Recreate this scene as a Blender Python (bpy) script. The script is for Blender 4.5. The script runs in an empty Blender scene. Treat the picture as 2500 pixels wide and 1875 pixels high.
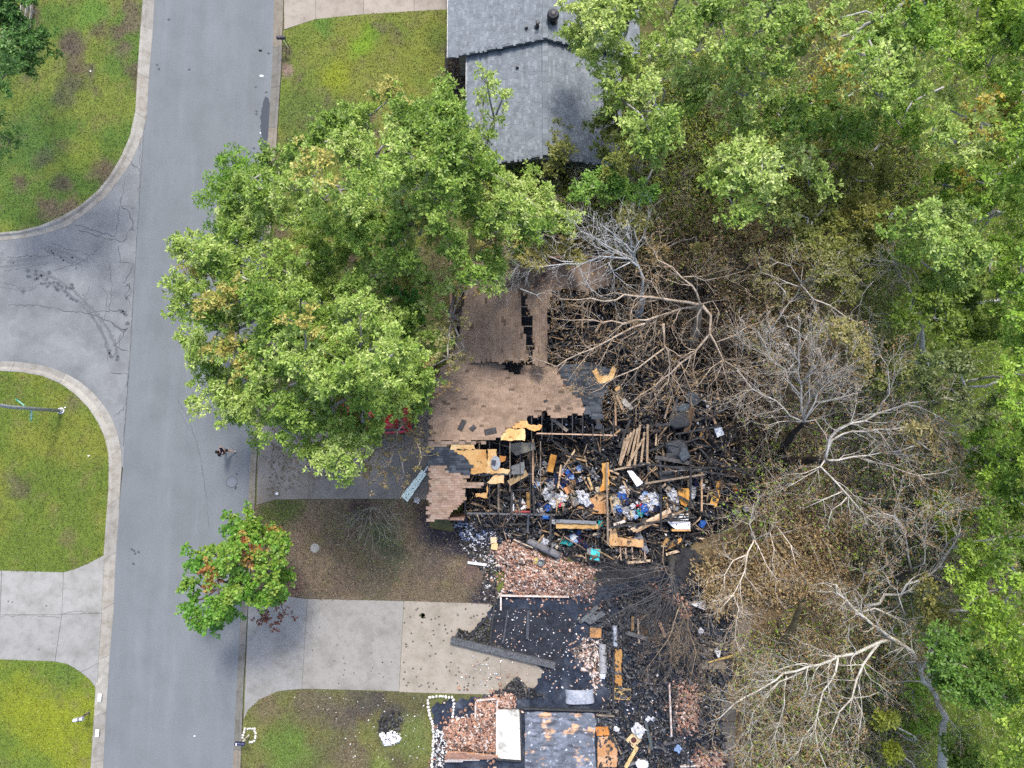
import bpy, bmesh, math, random
import numpy as np
from mathutils import Vector, Matrix

# ------------------------------------------------------------------ camera, light, exposure
SC = bpy.context.scene
COL = SC.collection
CAM_H = 40.7                      # drone height above the street
TILT = math.radians(5.0)          # a little off straight down
FPX = 1667.0                      # focal length in photograph pixels (2500 wide)
cam_d = bpy.data.cameras.new('camera'); cam = bpy.data.objects.new('camera', cam_d); COL.objects.link(cam)
cam.location = (0, 0, CAM_H); cam.rotation_euler = (TILT, 0, 0)
cam_d.sensor_width = 36.0; cam_d.lens = 36.0 * FPX / 2500.0; cam_d.sensor_fit = 'HORIZONTAL'
cam_d.clip_start = 0.5; cam_d.clip_end = 3000
SC.camera = cam
SUN_EL, SUN_AZ = math.radians(56), math.radians(8)      # azimuth clockwise from +Y (image up)
world = bpy.data.worlds.new('World'); SC.world = world; world.use_nodes = True
wn = world.node_tree; sky = wn.nodes.new('ShaderNodeTexSky'); sky.sky_type = 'NISHITA'; sky.sun_disc = False
sky.sun_elevation = SUN_EL; sky.sun_rotation = SUN_AZ; sky.air_density = 1.0; sky.dust_density = 3.0
wn.links.new(sky.outputs[0], wn.nodes['Background'].inputs[0]); wn.nodes['Background'].inputs[1].default_value = 0.15
sl = bpy.data.lights.new('sun', 'SUN'); sl.energy = 1.5; sl.angle = math.radians(10); sl.color = (1, 0.95, 0.87)
sun = bpy.data.objects.new('sun', sl); COL.objects.link(sun)
sdir = Vector((math.sin(SUN_AZ) * math.cos(SUN_EL), math.cos(SUN_AZ) * math.cos(SUN_EL), math.sin(SUN_EL)))
sun.rotation_euler = sdir.to_track_quat('Z', 'Y').to_euler()
SC.view_settings.view_transform = 'Standard'; SC.view_settings.look = 'None'
SC.view_settings.exposure = 1.5; SC.view_settings.gamma = 1.0
SC.cycles.max_bounces = 4; SC.cycles.diffuse_bounces = 2; SC.cycles.glossy_bounces = 2
SC.cycles.transmission_bounces = 3; SC.cycles.transparent_max_bounces = 4
SC.cycles.use_denoising = False
SC.render.film_transparent = False

random.seed(7); RNG = np.random.default_rng(7)
CT, ST = math.cos(TILT), math.sin(TILT)
MPP = CAM_H / FPX                 # metres per photograph pixel on the ground

# ------------------------------------------------------------------ surveying helpers
def P(u, v, z=0.0):
    """survey point of the photograph (2500x1875) at height z -> world"""
    dx, dy = (u - 1250.0) / FPX, (937.5 - v) / FPX
    t = (CAM_H - z) / (CT - dy * ST)
    return Vector((dx * t, (dy * CT + ST) * t, z))

def Pn(uv, z):
    uv = np.asarray(uv, float); z = np.asarray(z, float)
    dx, dy = (uv[:, 0] - 1250.0) / FPX, (937.5 - uv[:, 1]) / FPX
    t = (CAM_H - z) / (CT - dy * ST)
    return np.stack([dx * t, (dy * CT + ST) * t, np.broadcast_to(z, dx.shape)], 1)

def PP(u, v, plane):
    """survey point on a sloping plane z = a + bx*x + by*y"""
    a, bx, by = plane
    dx, dy = (u - 1250.0) / FPX, (937.5 - v) / FPX
    d = Vector((dx, dy * CT + ST, dy * ST - CT))
    t = (a - CAM_H) / (d.z - bx * d.x - by * d.y)
    return Vector((d.x * t, d.y * t, CAM_H + d.z * t))

def plane3(p, q, r):
    n = (q - p).cross(r - p)
    bx, by = -n.x / n.z, -n.y / n.z
    return (p.z - bx * p.x - by * p.y, bx, by)

def pz(plane, x, y): return plane[0] + plane[1] * x + plane[2] * y

def inside(poly, pts):
    poly = np.asarray(poly, float); pts = np.asarray(pts, float)
    x, y = pts[:, 0], pts[:, 1]; c = np.zeros(len(pts), bool)
    n = len(poly)
    for i in range(n):
        x1, y1 = poly[i]; x2, y2 = poly[i - 1]
        if y1 == y2: continue
        k = ((y1 > y) != (y2 > y)) & (x < (x2 - x1) * (y - y1) / (y2 - y1) + x1)
        c ^= k
    return c

def edge_dist(poly, pts):
    poly = np.asarray(poly, float); pts = np.asarray(pts, float)
    best = np.full(len(pts), 1e9)
    for i in range(len(poly)):
        a, b = poly[i - 1], poly[i]; ab = b - a
        t = np.clip(((pts - a) @ ab) / max(ab @ ab, 1e-9), 0, 1)
        d = np.linalg.norm(pts - (a + t[:, None] * ab), axis=1)
        best = np.minimum(best, d)
    return best

def rand_in(poly, n, rng=RNG):
    poly = np.asarray(poly, float); lo, hi = poly.min(0), poly.max(0); out = []
    got = 0
    while got < n:
        p = rng.uniform(lo, hi, (max(64, n * 2), 2)); p = p[inside(poly, p)]
        if len(p) == 0: continue
        out.append(p); got += len(p)
    return np.concatenate(out)[:n]

def poly_area(poly):
    p = np.asarray(poly, float); x, y = p[:, 0], p[:, 1]
    return 0.5 * abs(np.dot(x, np.roll(y, 1)) - np.dot(y, np.roll(x, 1)))

def jag(poly, step, amp, seed=0, closed=True):
    r = random.Random(seed); out = []; n = len(poly)
    for i in range(n if closed else n - 1):
        a, b = poly[i], poly[(i + 1) % n]
        L = math.hypot(b[0] - a[0], b[1] - a[1]); k = max(1, int(L / step))
        nx, ny = (-(b[1] - a[1]) / max(L, 1e-6), (b[0] - a[0]) / max(L, 1e-6))
        for j in range(k):
            t = j / k; o = r.uniform(-amp, amp) if j else r.uniform(-amp, amp) * .4
            out.append((a[0] + (b[0] - a[0]) * t + nx * o, a[1] + (b[1] - a[1]) * t + ny * o))
    if not closed: out.append(tuple(poly[-1]))
    return out

def _h(ix, iy, s):
    n = (ix.astype(np.int64) * 374761393 + iy.astype(np.int64) * 668265263 + s * 974711) & 0x7fffffff
    n = ((n ^ (n >> 13)) * 1274126177) & 0x7fffffff
    return ((n ^ (n >> 16)) & 0xffff) / 65535.0

def vnoise(x, y, s=0):
    ix, iy = np.floor(x), np.floor(y); fx, fy = x - ix, y - iy
    fx, fy = fx * fx * (3 - 2 * fx), fy * fy * (3 - 2 * fy)
    a, b = _h(ix, iy, s), _h(ix + 1, iy, s); c, d = _h(ix, iy + 1, s), _h(ix + 1, iy + 1, s)
    return (a * (1 - fx) + b * fx) * (1 - fy) + (c * (1 - fx) + d * fx) * fy

def fbm(x, y, s=0, o=4):
    t = 0; a = .5; k = 0
    for i in range(o):
        t = t + a * vnoise(x, y, s + i * 17); k += a; x, y, a = x * 2.03, y * 2.03, a * .55
    return t / k

def sm(x, a, b):
    t = np.clip((x - a) / (b - a), 0, 1); return t * t * (3 - 2 * t)

# ------------------------------------------------------------------ materials
def mat(name, base=(.5, .5, .5), rough=.85, layers=(), bump=None, attr=True, spec=.3, metal=0., pos='Position', wave=None):
    """base * tint attribute, then noise layers (scale, detail, colour, lo, hi, amount[, stretch]) and bump (scale, strength)"""
    m = bpy.data.materials.new(name); m.use_nodes = True; nt = m.node_tree; N = nt.nodes; L = nt.links
    b = N['Principled BSDF']; b.inputs['Roughness'].default_value = rough; b.inputs['Specular IOR Level'].default_value = spec
    b.inputs['Metallic'].default_value = metal
    if pos == 'Position': co = N.new('ShaderNodeNewGeometry').outputs['Position']
    else: co = N.new('ShaderNodeTexCoord').outputs['Object']
    if attr:
        at = N.new('ShaderNodeAttribute'); at.attribute_name = 'tint'; cur = at.outputs['Color']
    else:
        rgb = N.new('ShaderNodeRGB'); rgb.outputs[0].default_value = (*base, 1); cur = rgb.outputs[0]
    for ly in layers:
        sc, det, colr, lo, hi, amt = ly[:6]
        c2 = co
        if len(ly) > 6:
            mp = N.new('ShaderNodeMapping'); mp.inputs['Scale'].default_value = ly[6]; L.new(co, mp.inputs[0]); c2 = mp.outputs[0]
        nz = N.new('ShaderNodeTexNoise'); nz.inputs['Scale'].default_value = sc; nz.inputs['Detail'].default_value = det
        nz.inputs['Roughness'].default_value = .6; L.new(c2, nz.inputs['Vector'])
        mr = N.new('ShaderNodeMapRange'); mr.inputs[1].default_value = lo; mr.inputs[2].default_value = hi
        mr.inputs[3].default_value = 0; mr.inputs[4].default_value = amt; L.new(nz.outputs[0], mr.inputs[0])
        mx = N.new('ShaderNodeMix'); mx.data_type = 'RGBA'; mx.blend_type = 'MULTIPLY' if colr[0] < 0 else 'MIX'
        c = [abs(x) for x in colr]
        L.new(mr.outputs[0], mx.inputs['Factor']); L.new(cur, mx.inputs['A']); mx.inputs['B'].default_value = (*c, 1)
        cur = mx.outputs['Result']
    L.new(cur, b.inputs['Base Color'])
    if bump:
        nz = N.new('ShaderNodeTexNoise'); nz.inputs['Scale'].default_value = bump[0]; nz.inputs['Detail'].default_value = 4
        L.new(co, nz.inputs['Vector'])
        bp = N.new('ShaderNodeBump'); bp.inputs['Strength'].default_value = bump[1]; bp.inputs['Distance'].default_value = bump[2] if len(bump) > 2 else .03
        L.new(nz.outputs[0], bp.inputs['Height']); L.new(bp.outputs[0], b.inputs['Normal'])
    return m

M = {}
DK = (-.55, -.55, -.55); LT = (-1.5, -1.5, -1.45)
M['asphalt'] = mat('asphalt', rough=.9, layers=[(60, 3, (-.72, -.72, -.74), .45, .75, 1), (1.1, 4, (-1.12, -1.12, -1.14), .45, .7, 1, (1, .12, 1)),
                   (.5, 5, (-.9, -.9, -.9), .45, .65, 1)], bump=(120, .35, .01))
M['old_asphalt'] = mat('old_asphalt', rough=.92, layers=[(45, 3, (-.66, -.67, -.7), .45, .75, 1), (.7, 6, (-.8, -.8, -.8), .45, .65, 1),
                   (2.5, 6, (-1.15, -1.15, -1.13), .5, .7, 1)], bump=(90, .4, .012))
M['concrete'] = mat('concrete', rough=.9, layers=[(.8, 6, (-.76, -.75, -.72), .45, .68, 1), (3.5, 6, (-.85, -.84, -.82), .48, .7, 1),
                   (35, 2, (-.88, -.88, -.88), .4, .7, 1)], bump=(60, .25, .01))
M['kerb'] = mat('kerb', rough=.92, layers=[(2.0, 6, (-.72, -.69, -.64), .45, .7, 1), (9, 5, (-.8, -.8, -.78), .5, .75, 1)], bump=(50, .3, .01))
M['soil'] = mat('soil', rough=1, spec=.1, layers=[(7, 5, (-.62, -.6, -.56), .4, .7, 1), (28, 3, (-1.35, -1.3, -1.25), .52, .78, 1)], bump=(22, .8, .05))
M['lawn'] = mat('lawn', rough=1, spec=.1, layers=[(9, 5, (-.72, -.76, -.7), .4, .68, 1), (30, 3, (-.62, -.66, -.6), .45, .7, 1), (16, 3, (-1.3, -1.25, -1.1), .52, .75, 1)], bump=(26, 1., .06))
M['ash'] = mat('ash', rough=.95, spec=.25, layers=[(3, 6, (-.5, -.5, -.52), .42, .62, 1), (11, 6, (.16, .17, .2), .6, .8, .6), (40, 3, (-.6, -.6, -.6), .45, .7, 1)], bump=(14, .9, .06))
M['shingle'] = mat('shingle', rough=.95, spec=.2, layers=[(2.2, 6, (-.72, -.71, -.7), .45, .7, 1), (70, 2, (-.75, -.75, -.75), .4, .7, 1)], bump=(80, .3, .006))
M['wood'] = mat('wood', rough=.85, layers=[(6, 5, (-.62, -.56, -.5), .42, .66, 1), (2.6, 5, (.012, .011, .011), .56, .66, .85), (45, 3, (-.8, -.8, -.8), .45, .7, 1)], bump=(40, .4, .01))
M['plywood'] = mat('plywood', rough=.85, layers=[(18, 2, (-.75, -.68, -.58), .45, .65, 1), (2.2, 6, (.02, .014, .01), .58, .68, .85), (1.4, 4, (-.8, -.66, -.48), .42, .62, 1)], bump=(30, .3, .01))
M['char'] = mat('char', rough=.75, spec=.4, layers=[(4, 5, (.05, .052, .06), .48, .7, .9), (13, 4, (-.4, -.4, -.4), .45, .6, 1)], bump=(22, .8, .03))
M['burnt_panel'] = mat('burnt_panel', rough=.7, spec=.4, layers=[(1.6, 7, (.2, .225, .28), .47, .72, .9), (.9, 6, (.5, .3, .17), .55, .6, .95, (1, 1.8, 1)), (5, 6, (.02, .022, .03), .48, .66, .8, (.3, 1, 1)),
                         (3.5, 6, (.5, .52, .56), .6, .68, .8)], bump=(9, .5, .03))
M['metal'] = mat('metal', rough=.5, spec=.5, metal=.25, layers=[(7, 5, (-.62, -.62, -.64), .42, .68, 1), (5, 5, (.28, .16, .09), .6, .75, .7)], bump=(9, .4, .02))
M['paint'] = mat('paint', rough=.35, spec=.5, layers=[(30, 3, (-.88, -.88, -.88), .45, .7, 1)])
M['fabric'] = mat('fabric', rough=.95, spec=.1, layers=[(9, 4, (-.62, -.62, -.62), .45, .72, 1), (3.5, 4, (.03, .03, .03), .6, .7, .7)], bump=(20, .7, .03))
M['brick'] = mat('brick', rough=.95, spec=.15, layers=[(6, 4, (-.66, -.62, -.6), .45, .7, 1), (17, 4, (.62, .56, .52), .58, .72, .6)], bump=(40, .4, .01))
M['bark'] = mat('bark', rough=.95, spec=.15, layers=[(2.2, 5, (-.6, -.56, -.5), .48, .66, 1), (9, 5, (-.62, -.6, -.56), .48, .64, 1), (16, 4, (-1.45, -1.45, -1.42), .54, .75, 1)], bump=(24, .7, .03))
M['stone'] = mat('stone', rough=.9, layers=[(8, 5, (-.7, -.69, -.66), .45, .7, 1)], bump=(16, .6, .03))
M['rubble'] = mat('rubble', rough=.9, layers=[(15, 4, (-.55, -.55, -.55), .42, .68, 1)], bump=(30, .6, .02))
M['crack'] = mat('crack', rough=.95)
M['wet'] = mat('wet', rough=.6, spec=.2)
M['glass'] = mat('glass', base=(.02, .025, .03), attr=False, rough=.08, spec=.7)
M['skin'] = mat('skin', rough=.6, spec=.3, layers=[(30, 3, (-.9, -.88, -.86), .45, .7, 1)])

def leaf_mat():
    m = bpy.data.materials.new('leaf'); m.use_nodes = True; nt = m.node_tree; N = nt.nodes; L = nt.links
    N.remove(N['Principled BSDF']); at = N.new('ShaderNodeAttribute'); at.attribute_name = 'tint'
    d = N.new('ShaderNodeBsdfDiffuse'); t = N.new('ShaderNodeBsdfTranslucent'); g = N.new('ShaderNodeBsdfGlossy'); g.inputs['Roughness'].default_value = .45
    L.new(at.outputs['Color'], d.inputs[0]); L.new(at.outputs['Color'], t.inputs[0])
    a = N.new('ShaderNodeMixShader'); a.inputs[0].default_value = .34; b = N.new('ShaderNodeMixShader'); b.inputs[0].default_value = .022
    L.new(d.outputs[0], a.inputs[1]); L.new(t.outputs[0], a.inputs[2]); L.new(a.outputs[0], b.inputs[1]); L.new(g.outputs[0], b.inputs[2]); L.new(b.outputs[0], N['Material Output'].inputs[0])
    return m
M['leaf'] = leaf_mat()

# ------------------------------------------------------------------ mesh + object helpers
ORG = {}      # world origin of every object we make
def tag(o, label=None, cat=None, group=None, kind=None):
    if label: o['label'] = label
    if cat: o['category'] = cat
    if group: o['group'] = group
    if kind: o['kind'] = kind
    return o

def empty(name, loc, label=None, cat=None, group=None, kind=None, parent=None):
    o = bpy.data.objects.new(name, None); COL.objects.link(o); o.empty_display_size = .3
    loc = Vector(loc); ORG[o.name] = loc
    if parent is not None: o.parent = parent; o.location = loc - ORG[parent.name]
    else: o.location = loc
    return tag(o, label, cat, group, kind)

def link(name, me, parent=None, org=(0, 0, 0)):
    o = bpy.data.objects.new(name, me); COL.objects.link(o); org = Vector(org); ORG[o.name] = org
    if parent is not None: o.parent = parent; o.location = org - ORG[parent.name]
    else: o.location = org
    return o

def mesh_np(name, verts, faces_flat, fsize, tint=None, material=None, smooth=False):
    """verts (n,3), faces_flat int array, all faces with fsize corners"""
    me = bpy.data.meshes.new(name); n = len(verts); nf = len(faces_flat) // fsize
    me.vertices.add(n); me.vertices.foreach_set('co', np.asarray(verts, np.float32).ravel())
    me.loops.add(len(faces_flat)); me.loops.foreach_set('vertex_index', np.asarray(faces_flat, np.int32))
    me.polygons.add(nf); me.polygons.foreach_set('loop_start', np.arange(0, nf * fsize, fsize, dtype=np.int32))
    if smooth: me.polygons.foreach_set('use_smooth', np.ones(nf, bool))
    me.update(calc_edges=True)
    if tint is not None:
        a = me.attributes.new('tint', 'FLOAT_COLOR', 'FACE'); t = np.ones((nf, 4), np.float32); t[:, :3] = tint
        a.data.foreach_set('color', t.ravel())
    if material: me.materials.append(material)
    return me

class MB:
    """collects faces with a colour each; build() links them as one mesh object"""
    def __init__(s): s.v = []; s.f = []; s.c = []
    def face(s, idx, c): s.f.append(tuple(idx)); s.c.append(c)
    def poly(s, pts, c):
        b = len(s.v); s.v += [tuple(p) for p in pts]; s.face(range(b, b + len(pts)), c); return b
    def hexa(s, p, c, skip_bottom=False):
        """p: 8 corners, bottom 0-3 counter-clockwise, top 4-7"""
        b = len(s.v); s.v += [tuple(q) for q in p]
        for f in ((3, 2, 1, 0), (4, 5, 6, 7), (0, 1, 5, 4), (1, 2, 6, 5), (2, 3, 7, 6), (3, 0, 4, 7)):
            if skip_bottom and f == (3, 2, 1, 0): continue
            s.face([b + i for i in f], c)
    def box(s, c0, size, c, rz=0., rx=0., ry=0.):
        R = Matrix.Rotation(rz, 3, 'Z') @ Matrix.Rotation(ry, 3, 'Y') @ Matrix.Rotation(rx, 3, 'X'); x, y, z = [k / 2 for k in size]; c0 = Vector(c0)
        s.hexa([c0 + R @ Vector(q) for q in ((-x, -y, -z), (x, -y, -z), (x, y, -z), (-x, y, -z), (-x, -y, z), (x, -y, z), (x, y, z), (-x, y, z))], c)
    def bar(s, p, q, w, h, c, up=(0, 0, 1), taper=1.):
        p, q = Vector(p), Vector(q); d = (q - p).normalized(); u = Vector(up); sd = d.cross(u)
        if sd.length < 1e-4: sd = d.cross(Vector((1, 0, 0)))
        sd.normalize(); u = sd.cross(d).normalized(); a, b2 = sd * w / 2, u * h / 2
        s.hexa([p - a - b2, q - a * taper - b2 * taper, q + a * taper - b2 * taper, p + a - b2, p - a + b2, q - a * taper + b2 * taper, q + a * taper + b2 * taper, p + a + b2], c)
    def prism(s, pts, z0, z1, c, side=None):
        """vertical prism over polygon pts (x,y); z0, z1 numbers or functions"""
        n = len(pts); f0 = z0 if callable(z0) else (lambda x, y: z0); f1 = z1 if callable(z1) else (lambda x, y: z1)
        ar = sum(pts[i - 1][0] * pts[i][1] - pts[i][0] * pts[i - 1][1] for i in range(n))
        if ar < 0: pts = pts[::-1]
        b = len(s.v); s.v += [(x, y, f0(x, y)) for x, y in pts] + [(x, y, f1(x, y)) for x, y in pts]
        s.face([b + n + i for i in range(n)], c); s.face([b + n - 1 - i for i in range(n)], side or c)
        for i in range(n): j = (i + 1) % n; s.face([b + i, b + j, b + n + j, b + n + i], side or c)
    def tube(s, pts, radii, c, n=6, cap=True):
        k = len(pts); b = len(s.v); pts = [Vector(p) for p in pts]
        if not hasattr(radii, '__len__'): radii = [radii] * k
        ref = None
        for i in range(k):
            d = (pts[min(i + 1, k - 1)] - pts[max(i - 1, 0)])
            d = d.normalized() if d.length > 1e-7 else Vector((0, 0, 1))
            if ref is None: ref = d.orthogonal().normalized()
            a = (ref - d * ref.dot(d)); a = a.normalized() if a.length > 1e-5 else d.orthogonal().normalized(); ref = a; e = d.cross(a)
            for j in range(n):
                t = 2 * math.pi * j / n; s.v.append(tuple(pts[i] + (a * math.cos(t) + e * math.sin(t)) * radii[i]))
        for i in range(k - 1):
            for j in range(n):
                s.face((b + i * n + j, b + i * n + (j + 1) % n, b + (i + 1) * n + (j + 1) % n, b + (i + 1) * n + j), c)
        if cap:
            s.face([b + n - 1 - j for j in range(n)], c); s.face([b + (k - 1) * n + j for j in range(n)], c)
    def lathe(s, prof, c, org=(0, 0, 0), n=16):
        b = len(s.v); ox, oy, oz = org
        for r, z in prof:
            for j in range(n): t = 2 * math.pi * j / n; s.v.append((ox + r * math.cos(t), oy + r * math.sin(t), oz + z))
        for i in range(len(prof) - 1):
            for j in range(n): s.face((b + i * n + j, b + i * n + (j + 1) % n, b + (i + 1) * n + (j + 1) % n, b + (i + 1) * n + j), c)
        s.face([b + n - 1 - j for j in range(n)], c); s.face([b + (len(prof) - 1) * n + j for j in range(n)], c)
    def mesh(s, name, material, org=(0, 0, 0), smooth=False):
        me = bpy.data.meshes.new(name); o = Vector(org)
        me.from_pydata([(v[0] - o.x, v[1] - o.y, v[2] - o.z) for v in s.v], [], s.f)
        a = me.attributes.new('tint', 'FLOAT_COLOR', 'FACE')
        t = np.ones((len(s.f), 4), np.float32); t[:, :3] = np.array([c[:3] for c in s.c], np.float32).reshape(-1, 3); a.data.foreach_set('color', t.ravel())
        if smooth: me.polygons.foreach_set('use_smooth', np.ones(len(s.f), bool))
        me.materials.append(material); me.update()
        return me
    def build(s, name, material, parent=None, org=None, smooth=False):
        if org is None:
            if parent is not None: org = ORG[parent.name]
            else:
                a = np.array(s.v); org = ((a[:, 0].min() + a[:, 0].max()) / 2, (a[:, 1].min() + a[:, 1].max()) / 2, a[:, 2].min())
        return link(name, s.mesh(name, material, org, smooth), parent, org)

def vary(c, a, r=random):
    k = 1 + r.uniform(-a, a); return (c[0] * k, c[1] * k, c[2] * k)

def sheet(name, poly, z, material, colf, step=.35, parent=None, kind='structure', zf=None, px=True):
    """ground sheet over a polygon, cut into a grid so that colf(x, y) can tint it"""
    bm = bmesh.new()
    pts = [P(u, v, z) for u, v in poly] if px else [Vector((x, y, z)) for x, y in poly]
    f = bm.faces.new([bm.verts.new(p) for p in pts]); bmesh.ops.triangulate(bm, faces=[f])
    if step:
        xs = [p.x for p in pts]; ys = [p.y for p in pts]
        for ax, lo, hi in ((0, min(xs), max(xs)), (1, min(ys), max(ys))):
            t = math.floor(lo / step) * step + step
            while t < hi:
                co = Vector((t, 0, 0)) if ax == 0 else Vector((0, t, 0)); no = Vector((1, 0, 0)) if ax == 0 else Vector((0, 1, 0))
                bmesh.ops.bisect_plane(bm, geom=bm.verts[:] + bm.edges[:] + bm.faces[:], plane_co=co, plane_no=no, dist=1e-5); t += step
    for f in bm.faces:
        if f.normal.z < 0: f.normal_flip()
    if zf:
        for v in bm.verts: v.co.z += zf(v.co.x, v.co.y)
    me = bpy.data.meshes.new(name); bm.to_mesh(me); bm.free()
    n = len(me.vertices); co = np.zeros(n * 3, np.float32); me.vertices.foreach_get('co', co); co = co.reshape(-1, 3)
    a = me.attributes.new('tint', 'FLOAT_COLOR', 'POINT'); t = np.ones((n, 4), np.float32); t[:, :3] = colf(co[:, 0].astype(float), co[:, 1].astype(float)); a.data.foreach_set('color', t.ravel())
    me.materials.append(material); o = link(name, me, parent, ORG[parent.name] if parent is not None else (0, 0, 0))
    if parent is not None: me.transform(Matrix.Translation(-ORG[parent.name]))
    if kind: o['kind'] = kind
    return o

def mixc(a, b, t):
    t = np.asarray(t)[:, None]; return np.asarray(a) * (1 - t) + np.asarray(b) * t
def blob(x, y, u, v, r, z=0.1):
    """soft round patch: 1 at the centre, 0 at radius r metres, uneven rim"""
    p = P(u, v, z); d = np.hypot(x - p.x, y - p.y) / r
    return 1 - sm(d + (fbm(x * 1.3, y * 1.3, 5) - .5) * .9, .3, 1.0)

# ================================================================== THE SETTING
def flat(c):
    return lambda x, y: np.broadcast_to(np.asarray(c, float), (len(x), 3))

def c_forest(x, y):
    n = fbm(x * .35, y * .35, 3); k = fbm(x * 1.3, y * 1.3, 9)
    c = mixc((.11, .105, .05), (.075, .08, .035), sm(n, .35, .65)); c = mixc(c, (.1, .13, .03), sm(k, .45, .7) * .9)
    # the scorched band behind the burnt houses is warmer and bare
    w = sm(x, P(1560, 900).x, P(1720, 900).x) * (1 - sm(x, P(2020, 900).x, P(2150, 900).x)) * (1 - sm(y, P(1250, 640).y, P(1250, 470).y))
    c = mixc(c, mixc((.19, .135, .078), (.13, .095, .06), k), w * .85)
    # greener towards the far side
    g = sm(x, P(2040, 900).x, P(2250, 900).x)
    return mixc(c, (.1, .15, .022), g * .85)
big = 900.0
me = MB(); me.poly([(-big, -big, -.08), (big, -big, -.08), (big, big, -.08), (-big, big, -.08)], (.06, .07, .025))
g = me.build('ground', M['soil'], org=(0, 0, -.08)); g['kind'] = 'structure'
right_kerb_out = [(699, -120), (693, 0), (691, 75), (689, 151), (678, 324), (658, 640), (637, 960), (630, 1078), (625, 1165), (623, 1240), (606, 1485), (596, 1668), (592, 1786), (589, 1875), (583, 2000)]
sheet('yard_ground', right_kerb_out + [(2850, 2000), (2850, -120)], .07, M['soil'], c_forest, .6)

def c_road(x, y):
    n = fbm(x * .25, y * .05, 21); c = mixc((.112, .123, .13), (.128, .139, .144), n)
    t = (x - P(470, 900, 0).x + (y - P(470, 900, 0).y) * -.054); c = mixc(c, (.098, .106, .112), (np.exp(-((t - 1.1) / .5) ** 2) + np.exp(-((t + .8) / .5) ** 2) + np.exp(-((t + 2.2) / .5) ** 2)) * .35 * fbm(x * .3, y * .15, 23)); d = 0
    return mixc(c, (.1, .107, .113), sm(np.abs(x - P(590, 900).x), 1.5, 0) * .3 + d)
road_l = [(386, -120), (377, 0), (373, 75), (364, 181), (358, 283), (351, 320), (327, 700), (300, 1145), (294, 1203), (290, 1261), (282, 1363), (277, 1497), (267, 1607), (265, 1648), (258, 1749), (252, 1875), (244, 2000)]
road_r = [(677, -120), (669, 0), (665, 151), (661, 226), (657, 286), (640, 600), (614, 1071), (608, 1200), (604, 1253), (590, 1460), (585, 1546), (578, 1668), (574, 1762), (568, 1875), (560, 2000)]
road = sheet('road', road_l + road_r[::-1], 0, M['asphalt'], c_road, .8)
def c_side(x, y):
    n = fbm(x * .5, y * .5, 33); return mixc((.128, .135, .14), (.165, .172, .174), sm(n, .3, .7))
kerb_ul_r = [(386, -120), (377, 0), (373, 75), (364, 181), (358, 283), (347, 335), (320, 396), (290, 441), (260, 479), (211, 520), (162, 554), (113, 571), (57, 582), (0, 588), (-90, 592), (-190, 592)]
kerb_ul_l = [(359, -120), (351, 0), (345, 75), (339, 158), (333, 272), (320, 332), (298, 384), (271, 430), (241, 467), (196, 505), (151, 531), (102, 552), (49, 565), (0, 569), (-90, 573), (-190, 573)]
kerb_ll_r = [(-190, 878), (-90, 880), (0, 882), (45, 883), (113, 894), (158, 911), (196, 932), (226, 958), (252, 988), (271, 1018), (286, 1056), (296, 1101), (297, 1139), (293, 1200), (290, 1261), (282, 1363), (277, 1497), (267, 1607), (265, 1648), (258, 1749), (252, 1875), (244, 2000)]
kerb_ll_l = [(-190, 903), (-90, 904), (0, 906), (53, 909), (105, 918), (151, 937), (188, 964), (219, 996), (241, 1030), (258, 1067), (267, 1105), (268, 1139), (267, 1200), (262, 1261), (255, 1363), (248, 1497), (241, 1607), (237, 1660), (232, 1749), (224, 1875), (214, 2000)]
side_poly = [(360, 283)] + kerb_ul_r[5:] + kerb_ll_r[:13] + [(303, 1145), (331, 700), (354, 320)]
side_road = sheet('side_road', side_poly, -.004, M['old_asphalt'], c_side, .7)

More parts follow.
